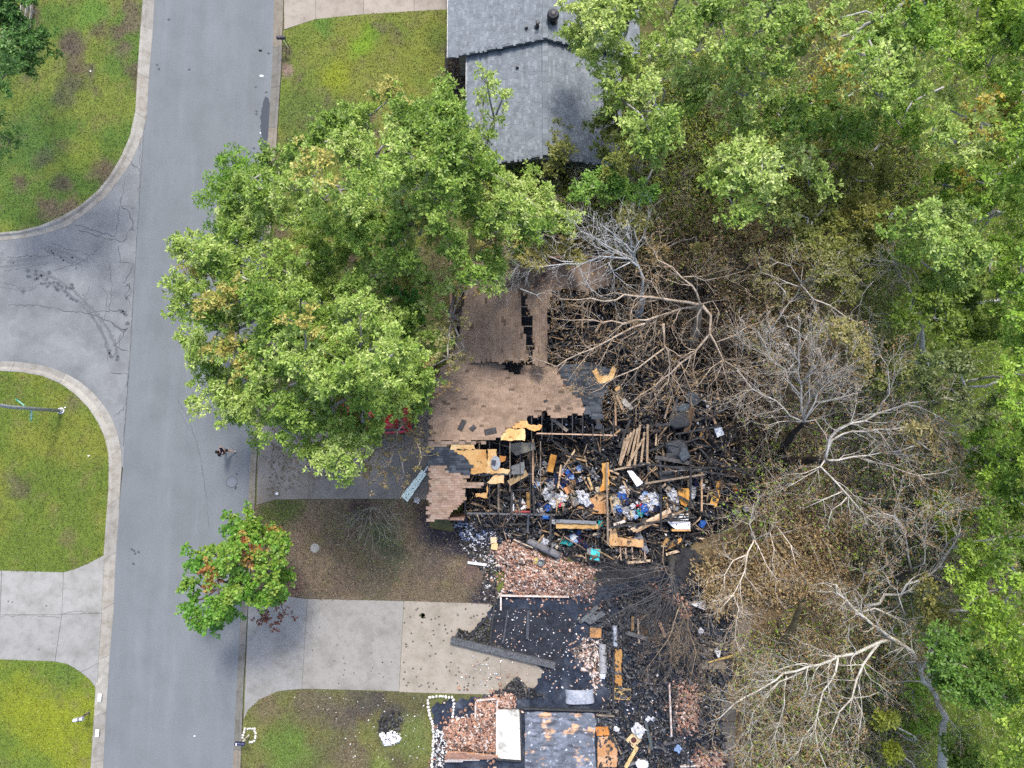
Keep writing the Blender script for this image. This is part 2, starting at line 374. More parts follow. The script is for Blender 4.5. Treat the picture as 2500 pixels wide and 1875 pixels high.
# ---- kerbs: cast concrete lengths with open joints, each length a piece of its own
def resample(a, n):
    a = [P(u, v, 0) for u, v in a]; d = [0]
    for i in range(1, len(a)): d.append(d[-1] + (a[i] - a[i - 1]).length)
    out = []
    for k in range(n):
        t = d[-1] * k / (n - 1); i = max(1, min(len(a) - 1, next((j for j in range(1, len(d)) if d[j] >= t), len(d) - 1)))
        out.append(a[i - 1].lerp(a[i], (t - d[i - 1]) / max(d[i] - d[i - 1], 1e-6)))
    return out
PROF_HI = [(0, -.1), (0, .004), (.06, .012), (.52, .018), (.62, .06), (.72, .105), (.8, .12), (.97, .125), (1, .115), (1, -.1)]
PROF_LO = [(0, -.1), (0, .004), (.06, .012), (.52, .018), (.62, .03), (.72, .05), (.8, .065), (.97, .085), (1, .09), (1, -.1)]
def kerb(name, rs, ls, tints, low=lambda p: False, seg=2.9, seed=1):
    root = empty(name, P(*rs[len(rs) // 2]), kind='structure'); r = random.Random(seed)
    A0 = [P(u, v, 0) for u, v in rs]; tot = sum((A0[i] - A0[i - 1]).length for i in range(1, len(A0)))
    n = int(tot / .29) + 1; A, B = resample(rs, n), resample(ls, n); per = int(seg / .29); i = 0
    while i < n - 1:
        j = min(n - 1, i + per + r.randint(-1, 1)); mb = MB(); t = vary(r.choice(tints), .07, r); k = len(PROF_HI)
        if n - 1 - j < 3: j = n - 1
        prev = None
        for q in range(i, j + 1):
            a, b = A[q].copy(), B[q].copy()
            if q == i: a = a.lerp(A[q + 1], .05); b = b.lerp(B[q + 1], .05)
            pr = PROF_LO if low(b) else PROF_HI; base = len(mb.v)
            for s, h in pr: p = a.lerp(b, s); mb.v.append((p.x, p.y, h))
            if prev is not None:
                for w in range(k - 1): mb.face((prev + w, base + w, base + w + 1, prev + w + 1), t if w > 2 else vary((t[0] * .93, t[1] * .93, t[2] * .93), .02, r))
            else: mb.face(range(base, base + k), t)
            prev = base
        mb.face([prev + k - 1 - w for w in range(k)], t)
        mb.build('kerb_segment', M['kerb'], root); i = j
    return root
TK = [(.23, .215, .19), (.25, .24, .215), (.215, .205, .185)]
kerb('kerb', kerb_ul_r, kerb_ul_l, TK, seed=2)
yl0, yl1 = P(250, 1372).y, P(240, 1672).y
kerb('kerb', kerb_ll_r, kerb_ll_l, TK, low=lambda p: p.x > -26 and yl1 < p.y < yl0, seed=3)
rk_out = right_kerb_out
rk_in = [(677, -120), (669, 0), (667, 75), (665, 151), (655, 324), (640, 640), (620, 960), (614, 1078), (609, 1165), (606, 1240), (589, 1485), (578, 1668), (573, 1786), (568, 1875), (560, 2000)]
drops = [(P(690, -200).y, P(690, 70).y), (P(630, 1070).y, P(625, 1225).y), (P(606, 1470).y, P(596, 1735).y)]
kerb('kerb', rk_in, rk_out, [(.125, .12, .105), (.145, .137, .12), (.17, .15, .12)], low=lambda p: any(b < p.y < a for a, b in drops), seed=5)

# ---- concrete drives, slab by slab
def drive(name, label, slabs, tints, ztop=.1, seed=0):
    root = empty(name, P(*slabs[0][0]), kind='structure'); r = random.Random(seed)
    for i, poly in enumerate(slabs):
        mb = MB(); t = tints[i % len(tints)]
        pts = [P(u, v, ztop) for u, v in poly]; c = sum((Vector(p) for p in pts), Vector()) / len(pts)
        pts = [c + (p - c) * (1 - .012 / max((p - c).length, .1)) for p in pts]
        mb.prism([(p.x, p.y) for p in pts], -.05, ztop + r.uniform(-.004, .004), t); mb.build('slab', M['concrete'], root)
    return root
C1 = [(.235, .232, .22), (.212, .21, .202)]
drive('driveway', '', [[(4, 1393), (155, 1397), (151, 1500), (0, 1500)], [(0, 1500), (151, 1500), (134, 1615), (-4, 1610)], [(-160, 1389), (4, 1393), (0, 1500), (-160, 1498)], [(-160, 1498), (0, 1500), (-4, 1610), (-160, 1606)],
      [(155, 1397), (183, 1389), (216, 1375), (255, 1354), (248, 1497), (151, 1500)], [(151, 1500), (248, 1497), (241, 1607), (237, 1684), (220, 1660), (195, 1640), (163, 1621), (134, 1615)]], C1, seed=1)
C2 = [(.25, .22, .185), (.235, .205, .17), (.26, .228, .19), (.24, .21, .18)]
drive('driveway', '', [[(693, -40), (770, -40), (770, 47), (724, 62), (694, 72)], [(770, -40), (889, -40), (887, 35), (770, 47)], [(889, -40), (1011, -40), (1011, 27), (887, 35)], [(1011, -40), (1110, -40), (1110, 22), (1011, 27)]], C2, seed=2)
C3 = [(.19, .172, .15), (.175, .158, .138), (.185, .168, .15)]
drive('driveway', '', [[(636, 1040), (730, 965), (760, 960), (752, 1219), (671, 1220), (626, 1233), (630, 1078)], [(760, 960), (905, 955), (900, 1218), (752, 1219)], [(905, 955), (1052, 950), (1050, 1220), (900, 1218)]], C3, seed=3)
C4 = [(.2, .196, .185), (.21, .2, .183), (.245, .218, .18), (.23, .2, .162)]
drive('driveway', '', [[(610, 1460), (691, 1454), (750, 1462), (737, 1682), (679, 1688), (634, 1708), (606, 1733), (595, 1757), (606, 1485)], [(750, 1462), (986, 1467), (974, 1688), (825, 1684), (737, 1682)],
      [(986, 1467), (1195, 1473), (1222, 1500), (1222, 1697), (974, 1690)], [(1222, 1560), (1380, 1600), (1380, 1697), (1222, 1697)]], C4, seed=4)

# ---- cracks, patches, stains on the two roads
def crack(pts, w, parent, z, tint=(.058, .061, .066), seed=0, amp=3.):
    r = random.Random(seed); q = jag(pts, 7, amp, seed, False); mb = MB(); P3 = [P(u, v, z) for u, v in q]; n = len(P3); idx = []
    for i, p in enumerate(P3):
        d = (P3[min(i + 1, n - 1)] - P3[max(i - 1, 0)]); d = Vector((-d.y, d.x, 0)).normalized(); ww = w * r.uniform(.35, 1.2) * (.4 if i in (0, n - 1) else 1)
        mb.v += [tuple(p + d * ww / 2), tuple(p - d * ww / 2)]
    for i in range(n - 1): mb.face((2 * i, 2 * i + 1, 2 * i + 3, 2 * i + 2), tint)
    for k, f in enumerate(mb.f): mb.f[k] = f[::-1] if k >= 0 else f
    return mb.build('crack', M['crack'], parent)
CR = [  # traced over the side road
 ([(180, 547), (230, 562), (280, 577)], .05), ([(190, 560), (250, 580), (300, 590), (315, 565), (325, 555)], .05), ([(296, 500), (315, 520), (325, 540), (322, 560), (330, 563)], .06), ([(292, 500), (285, 560), (280, 575)], .04),
 ([(303, 440), (297, 480), (295, 500)], .035), ([(345, 330), (342, 400), (338, 470)], .03), ([(290, 600), (292, 640), (310, 640), (322, 642)], .045), ([(325, 640), (318, 665), (300, 690), (316, 700), (305, 720), (318, 745)], .06), ([(303, 700), (315, 690), (320, 710), (308, 735)], .05),
 ([(20, 745), (90, 745), (150, 757), (215, 765), (270, 758), (300, 757)], .05), ([(215, 765), (245, 775), (270, 785), (290, 800), (312, 803)], .05), ([(270, 785), (300, 810), (312, 800), (285, 840), (275, 845)], .06), ([(285, 845), (300, 855), (318, 860)], .06),
 ([(270, 910), (300, 911), (314, 916)], .05), ([(316, 916), (310, 940), (305, 945)], .04), ([(278, 1018), (300, 1000), (310, 985)], .05), ([(290, 1080), (300, 1085)], .05), ([(270, 640), (272, 700), (268, 760)], .03), ([(250, 700), (262, 720), (255, 780)], .03),
 ([(10, 690), (60, 705), (130, 690)], .03), ([(130, 660), (160, 650), (200, 640), (250, 600)], .03), ([(120, 590), (170, 610), (210, 620), (240, 650)], .03), ([(0, 640), (60, 625), (140, 622)], .03), ([(320, 395), (345, 420)], .045), ([(300, 500), (330, 508)], .03),
 ([(10, 660), (70, 652), (115, 645)], .025), ([(218, 700), (205, 730), (230, 780)], .025), ([(295, 815), (290, 845), (276, 870)], .04), ([(240, 780), (256, 830), (262, 880)], .035), ([(225, 770), (245, 810)], .03)]
for i, (p, w) in enumerate(CR): crack(p, w, side_road, .001, seed=i)
crack([(327, 690), (318, 850), (307, 1010), (301, 1090)], .05, side_road, .006, (.06, .064, .07), 77, .6)
crack([(350, 330), (333, 600), (327, 690)], .04, side_road, .006, (.07, .074, .08), 78, .6)
for i, (p, w) in enumerate([([(430, 970), (458, 1020), (480, 1080), (492, 1130), (500, 1190), (505, 1225)], .06), ([(505, 1225), (508, 1260), (510, 1290)], .03), ([(435, 1000), (470, 1060)], .03)]): crack(p, w, road, .004, (.085, .09, .1), 200 + i, 1.5)

def stain(pts, r0, parent, z, tint, seed, name='stain', material='crack'):
    """flat stains: irregular discs strung along a path, one mesh"""
    r = random.Random(seed)
    for (u, v) in pts:
        mb = MB(); n = 11; c = P(u, v, z); ph = r.uniform(0, 6)
        mb.poly([(c.x + math.cos(6.283 * k / n) * r0 * (1 + .35 * math.sin(k * 2.3 + ph) + r.uniform(-.25, .25)) * r.uniform(.9, 1.25), c.y + math.sin(6.283 * k / n) * r0 * (1 + r.uniform(-.35, .35)), z) for k in range(n)], tint)
        mb.build(name, M[material], parent)
def along(pts, n, j, seed):
    r = random.Random(seed); out = []
    for k in range(n):
        t = (len(pts) - 1) * (k + r.random() * .6) / n; i = min(int(t), len(pts) - 2); f = t - i
        out.append((pts[i][0] + (pts[i + 1][0] - pts[i][0]) * f + r.gauss(0, j), pts[i][1] + (pts[i + 1][1] - pts[i][1]) * f + r.gauss(0, j)))
    return out
DS = (.066, .071, .079)
stain(along([(84, 666), (110, 680), (150, 698), (185, 706)], 13, 3, 1), .1, side_road, .002, DS, 1)
stain(along([(80, 680), (120, 696), (160, 716), (188, 742)], 13, 3, 2), .1, side_road, .002, DS, 2)
stain([(68, 661), (70, 675), (56, 711), (120, 665), (175, 695), (312, 790), (302, 762), (306, 768), (297, 760)], .12, side_road, .002, DS, 3)
stain(along([(190, 730), (225, 775), (255, 820), (270, 870)], 20, 2, 4), .045, side_road, .002, (.08, .085, .095), 4)
stain(along([(200, 720), (250, 780), (280, 830), (288, 875)], 20, 2, 5), .045, side_road, .002, (.08, .085, .095), 5)
stain([(268, 865), (271, 872), (288, 872), (286, 878), (266, 856)], .1, side_road, .002, DS, 6)
stain(along([(115, 612), (150, 630), (195, 652)], 18, 3, 7), .06, side_road, .002, (.09, .095, .105), 7)
stain(along([(110, 604), (160, 622), (205, 640)], 18, 3, 8), .06, side_road, .002, (.09, .095, .105), 8)
stain(along([(0, 640), (60, 640), (110, 632)], 14, 4, 9), .05, side_road, .002, (.1, .105, .11), 9)
stain(along([(0, 622), (50, 628), (100, 626)], 12, 4, 19), .05, side_road, .002, (.1, .105, .11), 19)
stain(along([(160, 730), (250, 650)], 10, 40, 10), .03, side_road, .002, (.09, .09, .1), 10)
for i, (pl_, w_) in enumerate([([(20, 640), (70, 632), (110, 628)], .22), ([(0, 652), (60, 645), (120, 640)], .18), ([(100, 605), (150, 625), (200, 648)], .2), ([(115, 600), (165, 618), (215, 640)], .18), ([(80, 668), (120, 690), (165, 715), (200, 745), (235, 785), (258, 830), (268, 870)], .2), ([(95, 662), (140, 682), (185, 715), (225, 755), (262, 800), (280, 840), (288, 875)], .2), ([(0, 700), (60, 712), (90, 700)], .15)]): crack(pl_, w_, side_road, .0005, (.098, .104, .11), 400 + i, 1.0)
# damp patch by the kerb, tyre smear, specks
mb = MB(); q = jag([(647, 235), (655, 240), (660, 262), (660, 300), (655, 335), (652, 360), (645, 372), (640, 350), (637, 320), (635, 290), (638, 265)], 6, 2.2, 4)
mb.poly([P(u, v, .004) for u, v in q][::-1], (.03, .037, .048)); mb.build('damp_patch', M['wet'], road)
stain([(626, 272), (626, 279), (636, 124), (384, 158), (388, 168), (412, 48), (462, 170), (624, 212), (656, 130), (650, 225), (620, 362), (628, 374), (330, 1352), (327, 1345), (338, 1348), (322, 1341), (326, 1376)], .07, road, .004, (.05, .055, .065), 11)
mb = MB(); q = jag([(527, 1625), (533, 1640), (542, 1670), (552, 1705), (557, 1735), (554, 1745), (547, 1735), (540, 1700), (532, 1665), (526, 1640)], 8, 1.5, 9)
mb.poly([P(u, v, .004) for u, v in q][::-1], (.105, .112, .122)); mb.build('stain', M['crack'], road)
for i, (p, w) in enumerate([([(0, 1505), (60, 1502), (130, 1505), (150, 1507)], .03), ([(150, 1498), (190, 1492), (250, 1497)], .03), ([(195, 1641), (225, 1628), (242, 1618)], .03)]):
    crack(p, w, bpy.data.objects['driveway'], .108, (.1, .1, .1), 300 + i, 2)
r_ = random.Random(5)
stain([(r_.uniform(985, 1200), r_.uniform(1475, 1685)) for _ in range(70)], .05, bpy.data.objects['driveway.003'], .108, (.06, .055, .05), 12)
stain([(r_.uniform(760, 985), r_.uniform(1475, 1680)) for _ in range(18)], .035, bpy.data.objects['driveway.003'], .108, (.07, .065, .06), 13)
stain([(1030, 1502), (1033, 1504)], .15, bpy.data.objects['driveway.003'], .109, (.05, .05, .03), 14)
stain([(30, 1470), (113, 1479), (95, 1586), (20, 1468)], .04, bpy.data.objects['driveway'], .108, (.07, .07, .07), 15)

# ---- lawns
GY, GB, BR, DG = (.135, .16, .022), (.085, .135, .018), (.085, .068, .034), (.06, .085, .022)
def lawn_col(a, b, seed, patches=(), bare=.0):
    def f(x, y):
        n = fbm(x * .42, y * .42, seed); k = fbm(x * 1.6, y * 1.6, seed + 5)
        c = mixc(a, b, sm(n, .35, .65)); c = mixc(c, (.125, .115, .035), sm(k, .55, .75) * .5)
        if bare: c = mixc(c, BR, sm(fbm(x * .7, y * .7, seed + 9), .62 - bare, .8 - bare) * .9)
        for (u, v, rr, colr, am) in patches: c = mixc(c, colr, blob(x, y, u, v, rr) * am)
        st = fbm(x * 3.3, y * 3.3, seed + 21); c = c * (.82 + .36 * st)[:, None]
        return c * np.array([1.24, 1.19, 1.7])
    return f
DB = (.075, .062, .035)
L1 = [(-190, -120)] + kerb_ul_l
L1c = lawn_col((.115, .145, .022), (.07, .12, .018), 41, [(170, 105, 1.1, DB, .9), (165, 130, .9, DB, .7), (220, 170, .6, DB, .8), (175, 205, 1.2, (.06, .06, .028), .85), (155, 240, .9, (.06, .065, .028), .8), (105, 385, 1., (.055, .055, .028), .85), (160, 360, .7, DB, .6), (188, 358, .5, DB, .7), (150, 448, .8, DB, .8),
      (325, 60, 1.0, (.1, .085, .04), .9), (318, 20, .9, (.1, .085, .04), .9), (300, 120, .8, (.1, .09, .04), .6), (255, 420, 1.2, (.12, .09, .045), .8), (130, 515, 1.0, (.12, .09, .05), .8), (170, 510, .8, (.13, .09, .05), .8), (60, 330, 2.5, (.05, .1, .018), .7), (40, 120, 2.5, (.05, .085, .018), .8), (225, 30, 1.5, (.08, .15, .02), .9), (200, 370, 1.6, (.13, .165, .02), .7)], .06)
L2 = kerb_ll_l[:15] + [(254, 1356), (216, 1375), (183, 1389), (155, 1397), (0, 1393), (-190, 1390)]
L2c = lawn_col((.13, .15, .02), (.085, .125, .016), 51, [(50, 1190, 1.0, DB, .6), (30, 1170, .8, (.09, .085, .04), .6), (170, 1310, .8, (.11, .1, .035), .6), (175, 985, .8, (.1, .09, .04), .5)])
L3 = [(-190, 1607), (0, 1610), (134, 1615), (163, 1621), (195, 1640), (220, 1660), (236, 1684), (232, 1749), (224, 1875), (214, 2000), (-190, 2000)]
L3c = lawn_col((.145, .175, .014), (.09, .135, .016), 61, [(100, 1760, 2.5, (.15, .18, .012), .8), (170, 1640, 1.5, (.07, .12, .016), .8)])
L4 = [(691, 75), (724, 62), (770, 47), (886, 35), (1011, 27), (1092, 23), (1092, 240), (1135, 245), (1135, 420), (1000, 640), (664, 640), (678, 324), (689, 151)]
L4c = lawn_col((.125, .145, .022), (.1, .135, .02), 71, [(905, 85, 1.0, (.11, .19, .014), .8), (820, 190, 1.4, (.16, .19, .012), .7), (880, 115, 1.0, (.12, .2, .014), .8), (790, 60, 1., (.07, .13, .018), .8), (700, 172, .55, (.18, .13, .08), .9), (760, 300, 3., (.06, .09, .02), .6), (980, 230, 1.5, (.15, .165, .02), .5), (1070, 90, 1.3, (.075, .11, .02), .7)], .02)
L5 = [(592, 1775), (595, 1757), (606, 1733), (634, 1708), (679, 1688), (736, 1683), (825, 1685), (980, 1691), (1050, 1697), (1060, 2000), (583, 2000), (589, 1875)]
L5c = lawn_col((.11, .12, .028), (.085, .085, .03), 81, [(690, 1820, 1.9, (.08, .135, .02), .8), (740, 1850, 1.4, (.085, .135, .02), .6), (650, 1730, 1.2, (.12, .1, .045), .8), (760, 1720, 1.6, (.1, .085, .042), .7), (830, 1730, 1.6, (.085, .075, .042), .8), (900, 1710, 1.6, (.055, .05, .034), .8), (960, 1750, 1.0, (.05, .046, .034), .8), (945, 1790, .9, (.045, .043, .036), .9),
      (1005, 1800, 1.5, (.1, .13, .03), .8), (860, 1850, 1.5, (.11, .09, .045), .7), (930, 1870, .9, (.13, .17, .03), .8), (620, 1790, .8, (.12, .13, .03), .8)], .04)
L6 = [(624, 1236), (671, 1221), (854, 1219), (1043, 1221), (1050, 1290), (1180, 1310), (1222, 1476), (1100, 1470), (986, 1466), (750, 1461), (691, 1453), (612, 1452)]
L6c = lawn_col((.15, .12, .06), (.108, .09, .046), 91, [(700, 1240, 1.5, (.075, .11, .02), .95), (660, 1260, 1.2, (.08, .11, .02), .9), (940, 1310, 1.4, (.06, .08, .03), .85), (960, 1370, 1.3, (.055, .066, .03), .8), (920, 1420, 1.8, (.07, .066, .034), .7), (830, 1430, 1.2, (.1, .08, .045), .7), (1090, 1290, 2.2, (.03, .03, .03), .95), (1150, 1330, 1.6, (.022, .022, .024), .95),
      (1040, 1250, 1.2, (.025, .024, .022), .8), (1150, 1400, 1.2, (.12, .085, .055), .7), (1180, 1460, 1.3, (.03, .03, .032), .9), (1060, 1380, 1.6, (.075, .062, .04), .5), (700, 1430, 1.2, (.1, .06, .04), .7), (880, 1240, 1., (.05, .04, .028), .8)], .0)
LAWNS = [(L1, L1c, 'lawn'), (L2, L2c, 'lawn'), (L3, L3c, 'lawn'), (L4, L4c, 'lawn'), (L5, L5c, 'lawn'), (L6, L6c, 'lawn')]
def tris_np(pts, d, side, tint, name, material, kind='stuff'): pass
def grass(name, poly, cf, n, h, seed, label, dry=0.):
    rng = np.random.default_rng(seed); uv = rand_in(poly, n, rng); b = Pn(uv, .1); nb = 2
    t = cf(b[:, 0], b[:, 1]) * rng.uniform(.62, 1.5, (n, 1)) * np.stack([rng.uniform(.85, 1.2, n), np.ones(n), rng.uniform(.8, 1.2, n)], 1)
    V = []; T = []
    for k in range(nb):
        a = rng.uniform(0, 6.283, n); l = h * rng.uniform(.6, 1.5, n); tl = rng.uniform(.35, 1.1, n); w = .02 + .016 * rng.random(n)
        d = np.stack([np.cos(a) * np.sin(tl), np.sin(a) * np.sin(tl), np.cos(tl)], 1) * l[:, None]
        s = np.stack([-np.sin(a), np.cos(a), np.zeros(n)], 1) * w[:, None]
        o = np.stack([rng.normal(0, .03, n), rng.normal(0, .03, n), np.zeros(n)], 1)
        V.append(np.stack([b + o - s, b + o + s, b + o + d], 1).reshape(-1, 3)); T.append(t)
    V = np.concatenate(V); me = mesh_np(name, V, np.arange(len(V)), 3, np.concatenate(T), M['leaf'])
    o = link(name, me); return tag(o, label, 'grass', None, 'stuff')
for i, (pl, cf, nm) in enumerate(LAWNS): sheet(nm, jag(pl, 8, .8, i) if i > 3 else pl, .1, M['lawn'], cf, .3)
grass('grass', [p for p in L1 if True], L1c, 26000, .05, 1, 'mown green grass with bare patches on the corner lawn beside the curved kerb')
grass('grass', L2, L2c, 17000, .05, 2, 'mown grass on the lawn around the street sign pole')
grass('grass', L3, L3c, 12000, .05, 3, 'bright mown grass around the grey mailbox')
grass('grass', L4, L4c, 16000, .055, 4, 'green grass on the front lawn of the grey roofed house')
grass('grass', L5, L5c, 13000, .06, 5, 'patchy grass below the long concrete driveway')
grass('grass', L6, L6c, 13000, .055, 6, 'dead brown grass in front of the burnt house')

# leaf litter on the bare ground
def litter(name, poly, n, size, pal, z, seed, label, kind='stuff', flat_=.5):
    rng = np.random.default_rng(seed); uv = rand_in(poly, n, rng); b = Pn(uv, z); b[:, 2] += rng.uniform(0, .03, n)
    a = rng.uniform(0, 6.283, n); l = size * rng.uniform(.5, 1.5, n); ti = rng.normal(0, flat_ * .6, n)
    d = np.stack([np.cos(a) * np.cos(ti), np.sin(a) * np.cos(ti), np.abs(np.sin(ti))], 1); s = np.stack([-np.sin(a), np.cos(a), rng.normal(0, flat_ * .5, n)], 1)
    V = np.stack([b, b + d * (l * .5)[:, None] + s * (l * .3)[:, None], b + d * l[:, None], b + d * (l * .5)[:, None] - s * (l * .3)[:, None]], 1).reshape(-1, 3)
    pal = np.array(pal); t = pal[rng.integers(0, len(pal), n)] * rng.uniform(.6, 1.4, (n, 1))
    o = link(name, mesh_np(name, V, np.arange(4 * n), 4, t, M['leaf'])); return tag(o, label, 'litter', None, kind)
LP = [(.16, .11, .06), (.12, .085, .05), (.19, .135, .08), (.09, .068, .045), (.14, .12, .06)]
litter('leaf_litter', L6, 8000, .07, LP + [(.22, .17, .12)], .11, 11, 'brown fallen leaves on the dead lawn')
litter('leaf_litter', [(1560, 560), (2120, 520), (2300, 900), (2250, 1875), (1650, 1875), (1700, 1350), (1800, 1150), (1650, 860)], 22000, .11, LP, .08, 12, 'brown fallen leaves under the scorched trees')
litter('leaf_litter', [(1140, 400), (2500, 0), (2500, 700), (1500, 640), (1180, 620)], 9000, .12, LP, .08, 13, 'brown fallen leaves on the woodland floor')
litter('leaf_litter', [(672, 640), (1130, 420), (1180, 900), (1040, 1080), (655, 1220)], 6000, .11, LP, .11, 14, 'brown fallen leaves under the big oaks')

# ================================================================== HOUSES
def shingle_roof(parent, plane, e1, poly, tints, w, exp, n_ind, seed, tintf=None, focus=None):
    """courses of shingles over a roof plane; the n_ind nearest to focus are pieces of their own, the rest one part"""
    r = random.Random(seed); e1 = Vector(e1).normalized()
    n = Vector((-plane[1], -plane[2], 1)).normalized(); e1 = (e1 - n * e1.dot(n)).normalized(); e2 = n.cross(e1).normalized()
    if e2.z < 0: e2 = -e2; e1 = -e1
    p0 = Vector((poly[0][0], poly[0][1], pz(plane, *poly[0])))
    ab = [((Vector((x, y, pz(plane, x, y))) - p0).dot(e1), (Vector((x, y, pz(plane, x, y))) - p0).dot(e2)) for x, y in poly]
    a0, a1 = min(p[0] for p in ab), max(p[0] for p in ab); b0, b1 = min(p[1] for p in ab), max(p[1] for p in ab)
    items = []; b = b0; k = 0
    while b < b1:
        a = a0 - r.random() * w
        while a < a1:
            ww = w * r.choice((.7, .85, 1, 1, 1.2)); items.append((a + ww / 2, b + exp / 2, ww, k)); a += ww
        b += exp; k += 1
    ok = inside(ab, [(i[0], i[1]) for i in items]); items = [i for i, q in zip(items, ok) if q]
    def corners(ww): 
        x, y0, y1 = ww / 2 - .004, -exp / 2, exp * .72
        return [(-x, y0, .002), (x, y0, .002), (x, y1, -.004), (-x, y1, -.004), (-x, y0, .024), (x, y0, .024), (x, y1, .006), (-x, y1, .006)]
    pos = [p0 + e1 * i[0] + e2 * i[1] for i in items]
    if focus is not None: order = sorted(range(len(items)), key=lambda i: (pos[i].xy - Vector(focus)).length)
    else: order = list(range(len(items)))
    ind = set(order[:n_ind]); mb = MB(); cache = {}
    R = Matrix((e1, e2, n)).transposed()
    for i, it in enumerate(items):
        ti = r.randrange(len(tints)); t = tints[ti]
        if tintf: t = tintf(pos[i].x, pos[i].y, t, r)
        if i in ind:
            key = (round(it[2], 3), tuple(round(c, 3) for c in t))
            if key not in cache:
                m1 = MB(); m1.hexa(corners(it[2]), t); cache[key] = m1.mesh('shingle', M['shingle'])
            o = bpy.data.objects.new('shingle', cache[key]); COL.objects.link(o); o.parent = parent
            o.matrix_local = Matrix.Translation(pos[i] - ORG[parent.name]) @ R.to_4x4()
        else:
            mb.hexa([pos[i] + R @ Vector(c) for c in corners(it[2])], vary(t, .05, r))
    if mb.v: o = mb.build('shingle_field', M['shingle'], parent); o['kind'] = 'stuff'
    return parent

def slab_on(mb, poly, plane, t0, t1, c):
    """slab following a plane, between offsets t0 and t1 above it"""
    mb.prism(poly, lambda x, y: pz(plane, x, y) + t0, lambda x, y: pz(plane, x, y) + t1, c)
def wxy(pts, plane): return [(q.x, q.y) for q in (PP(u, v, plane) for u, v in pts)]

# ---- grey roofed house
zE, zR = 2.75, 4.65
xE, xR = P(1093, 60, zE).x, P(1331, 90, zR).x; xE2 = 2 * xR - xE
yS = (P(1089, 139, zE).y + P(1324, 94, zR).y) / 2; yN = yS + 16
xe, xr = P(1138, 260, zE).x, xR; xe2 = 2 * xr - xe; zr = zR - .28
ys = P(1133, 408, zE).y
GH = empty('grey_roofed_house', (xR, yS, 0.07), 'house with a variegated grey shingle roof beside the green front lawn', 'house')
sl_ = (zR - zE) / (xR - xE); PW = (zE - sl_ * xE, sl_, 0.); PE = (zE + sl_ * xE2, -sl_, 0.)
s2 = (zr - zE) / (xr - xe); QW = (zE - s2 * xe, s2, 0.); QE = (zE + s2 * xe2, -s2, 0.)
mb = MB(); WALLC = (.22, .2, .18)
mb.prism([(xE + .6, yS + .35), (xE2 - .6, yS + .35), (xE2 - .6, yN - .4), (xE + .6, yN - .4)], .07, zE + .1, WALLC)
mb.prism([(xe + .5, ys + .4), (xe2 - .5, ys + .4), (xe2 - .5, yS + .34), (xe + .5, yS + .34)], .07, zE + .1, WALLC)
mb.build('wall', M['brick'], GH)
for (a, b2, y0, zt) in ((xE + .6, xE2 - .6, yS + .35, sl_), (xe + .5, xe2 - .5, ys + .4, s2)):
    mb = MB(); zc = zE + (b2 - a) / 2 * zt; b = len(mb.v)
    mb.v += [(a, y0 + .02, zE + .05), (b2, y0 + .02, zE + .05), ((a + b2) / 2, y0 + .02, zc), (a, y0 + .2, zE + .05), (b2, y0 + .2, zE + .05), ((a + b2) / 2, y0 + .2, zc)]
    for f in ((0, 1, 2), (5, 4, 3), (0, 3, 4, 1), (1, 4, 5, 2), (2, 5, 3, 0)): mb.face([b + i for i in f], (.6, .6, .58))
    mb.build('gable', M['paint'], GH)
mb = MB(); mb.box((xe + .48, (yS + ys) / 2 - .5, 1.5), (.08, 1.5, 1.2), (.7, .7, .68)); w_ = mb.build('window', M['paint'], GH)
mb = MB(); mb.box((xe + .43, (yS + ys) / 2 - .5, 1.5), (.03, 1.3, 1.0), (.02, .02, .02)); mb.build('pane', M['glass'], w_)
GT = [(.145, .164, .178), (.155, .175, .19), (.163, .183, .198), (.138, .156, .17), (.15, .169, .184), (.19, .21, .225)]
for nm, pl, x0, x1, y0, y1, ni, sd in (('upper', PW, xE, xR, yS, yN, 60, 1), ('upper_e', PE, xR, xE2, yS, yN, 0, 2), ('low', QW, xe, xr, ys, yS + .02, 230, 3), ('low_e', QE, xr, xe2, ys, yS + .02, 0, 4)):
    rt = empty('roof_slope', ((x0 + x1) / 2, (y0 + y1) / 2, 3.5), parent=GH); q = [(x0, y0), (x1, y0), (x1, y1), (x0, y1)]
    mb = MB(); slab_on(mb, q, pl, -.16, -.002, (.1, .11, .12)); mb.build('roof_deck', M['wood'] if False else M['paint'], rt)
    shingle_roof(rt, pl, (0, 1, 0), q, GT, .3, .135, ni, sd, focus=(P(1230, 280, 3.5).x, P(1230, 280, 3.5).y))
mb = MB()
for y in np.arange(yS + .15, yN, .3): mb.box((xR, y, zR + .03), (.3, .29, .025), vary(random.choice(GT), .1), rx=.03)
for y in np.arange(ys + .15, yS, .3): mb.box((xr, y, zr + .03), (.3, .29, .025), vary(random.choice(GT), .1), rx=.03)
o = mb.build('ridge_cap', M['shingle'], GH); o['kind'] = 'stuff'
mb = MB()                                   # fascia boards along eaves and rakes
for pl, x0, x1, y in ((PW, xE, xR, yS), (PE, xE2, xR, yS), (QW, xe, xr, ys), (QE, xe2, xr, ys)):
    mb.bar((x0, y - .013, pz(pl, x0, y) - .09), (x1, y - .013, pz(pl, x1, y) - .09), .025, .2, (.1, .11, .12))
mb.bar((xE - .013, yS, zE - .09), (xE - .013, yN, zE - .09), .025, .18, (.62, .62, .6)); mb.bar((xe - .013, ys, zE - .09), (xe - .013, yS, zE - .09), .025, .18, (.62, .62, .6))
mb.build('fascia', M['paint'], GH)
def roof_vent(u, v, pl, prof, name, parent):
    b = PP(u, v, pl); m = MB(); m.lathe(prof, (.012, .013, .016), b - Vector((0, 0, .06)), 18); return m.build(name, M['metal'], parent, smooth=False)
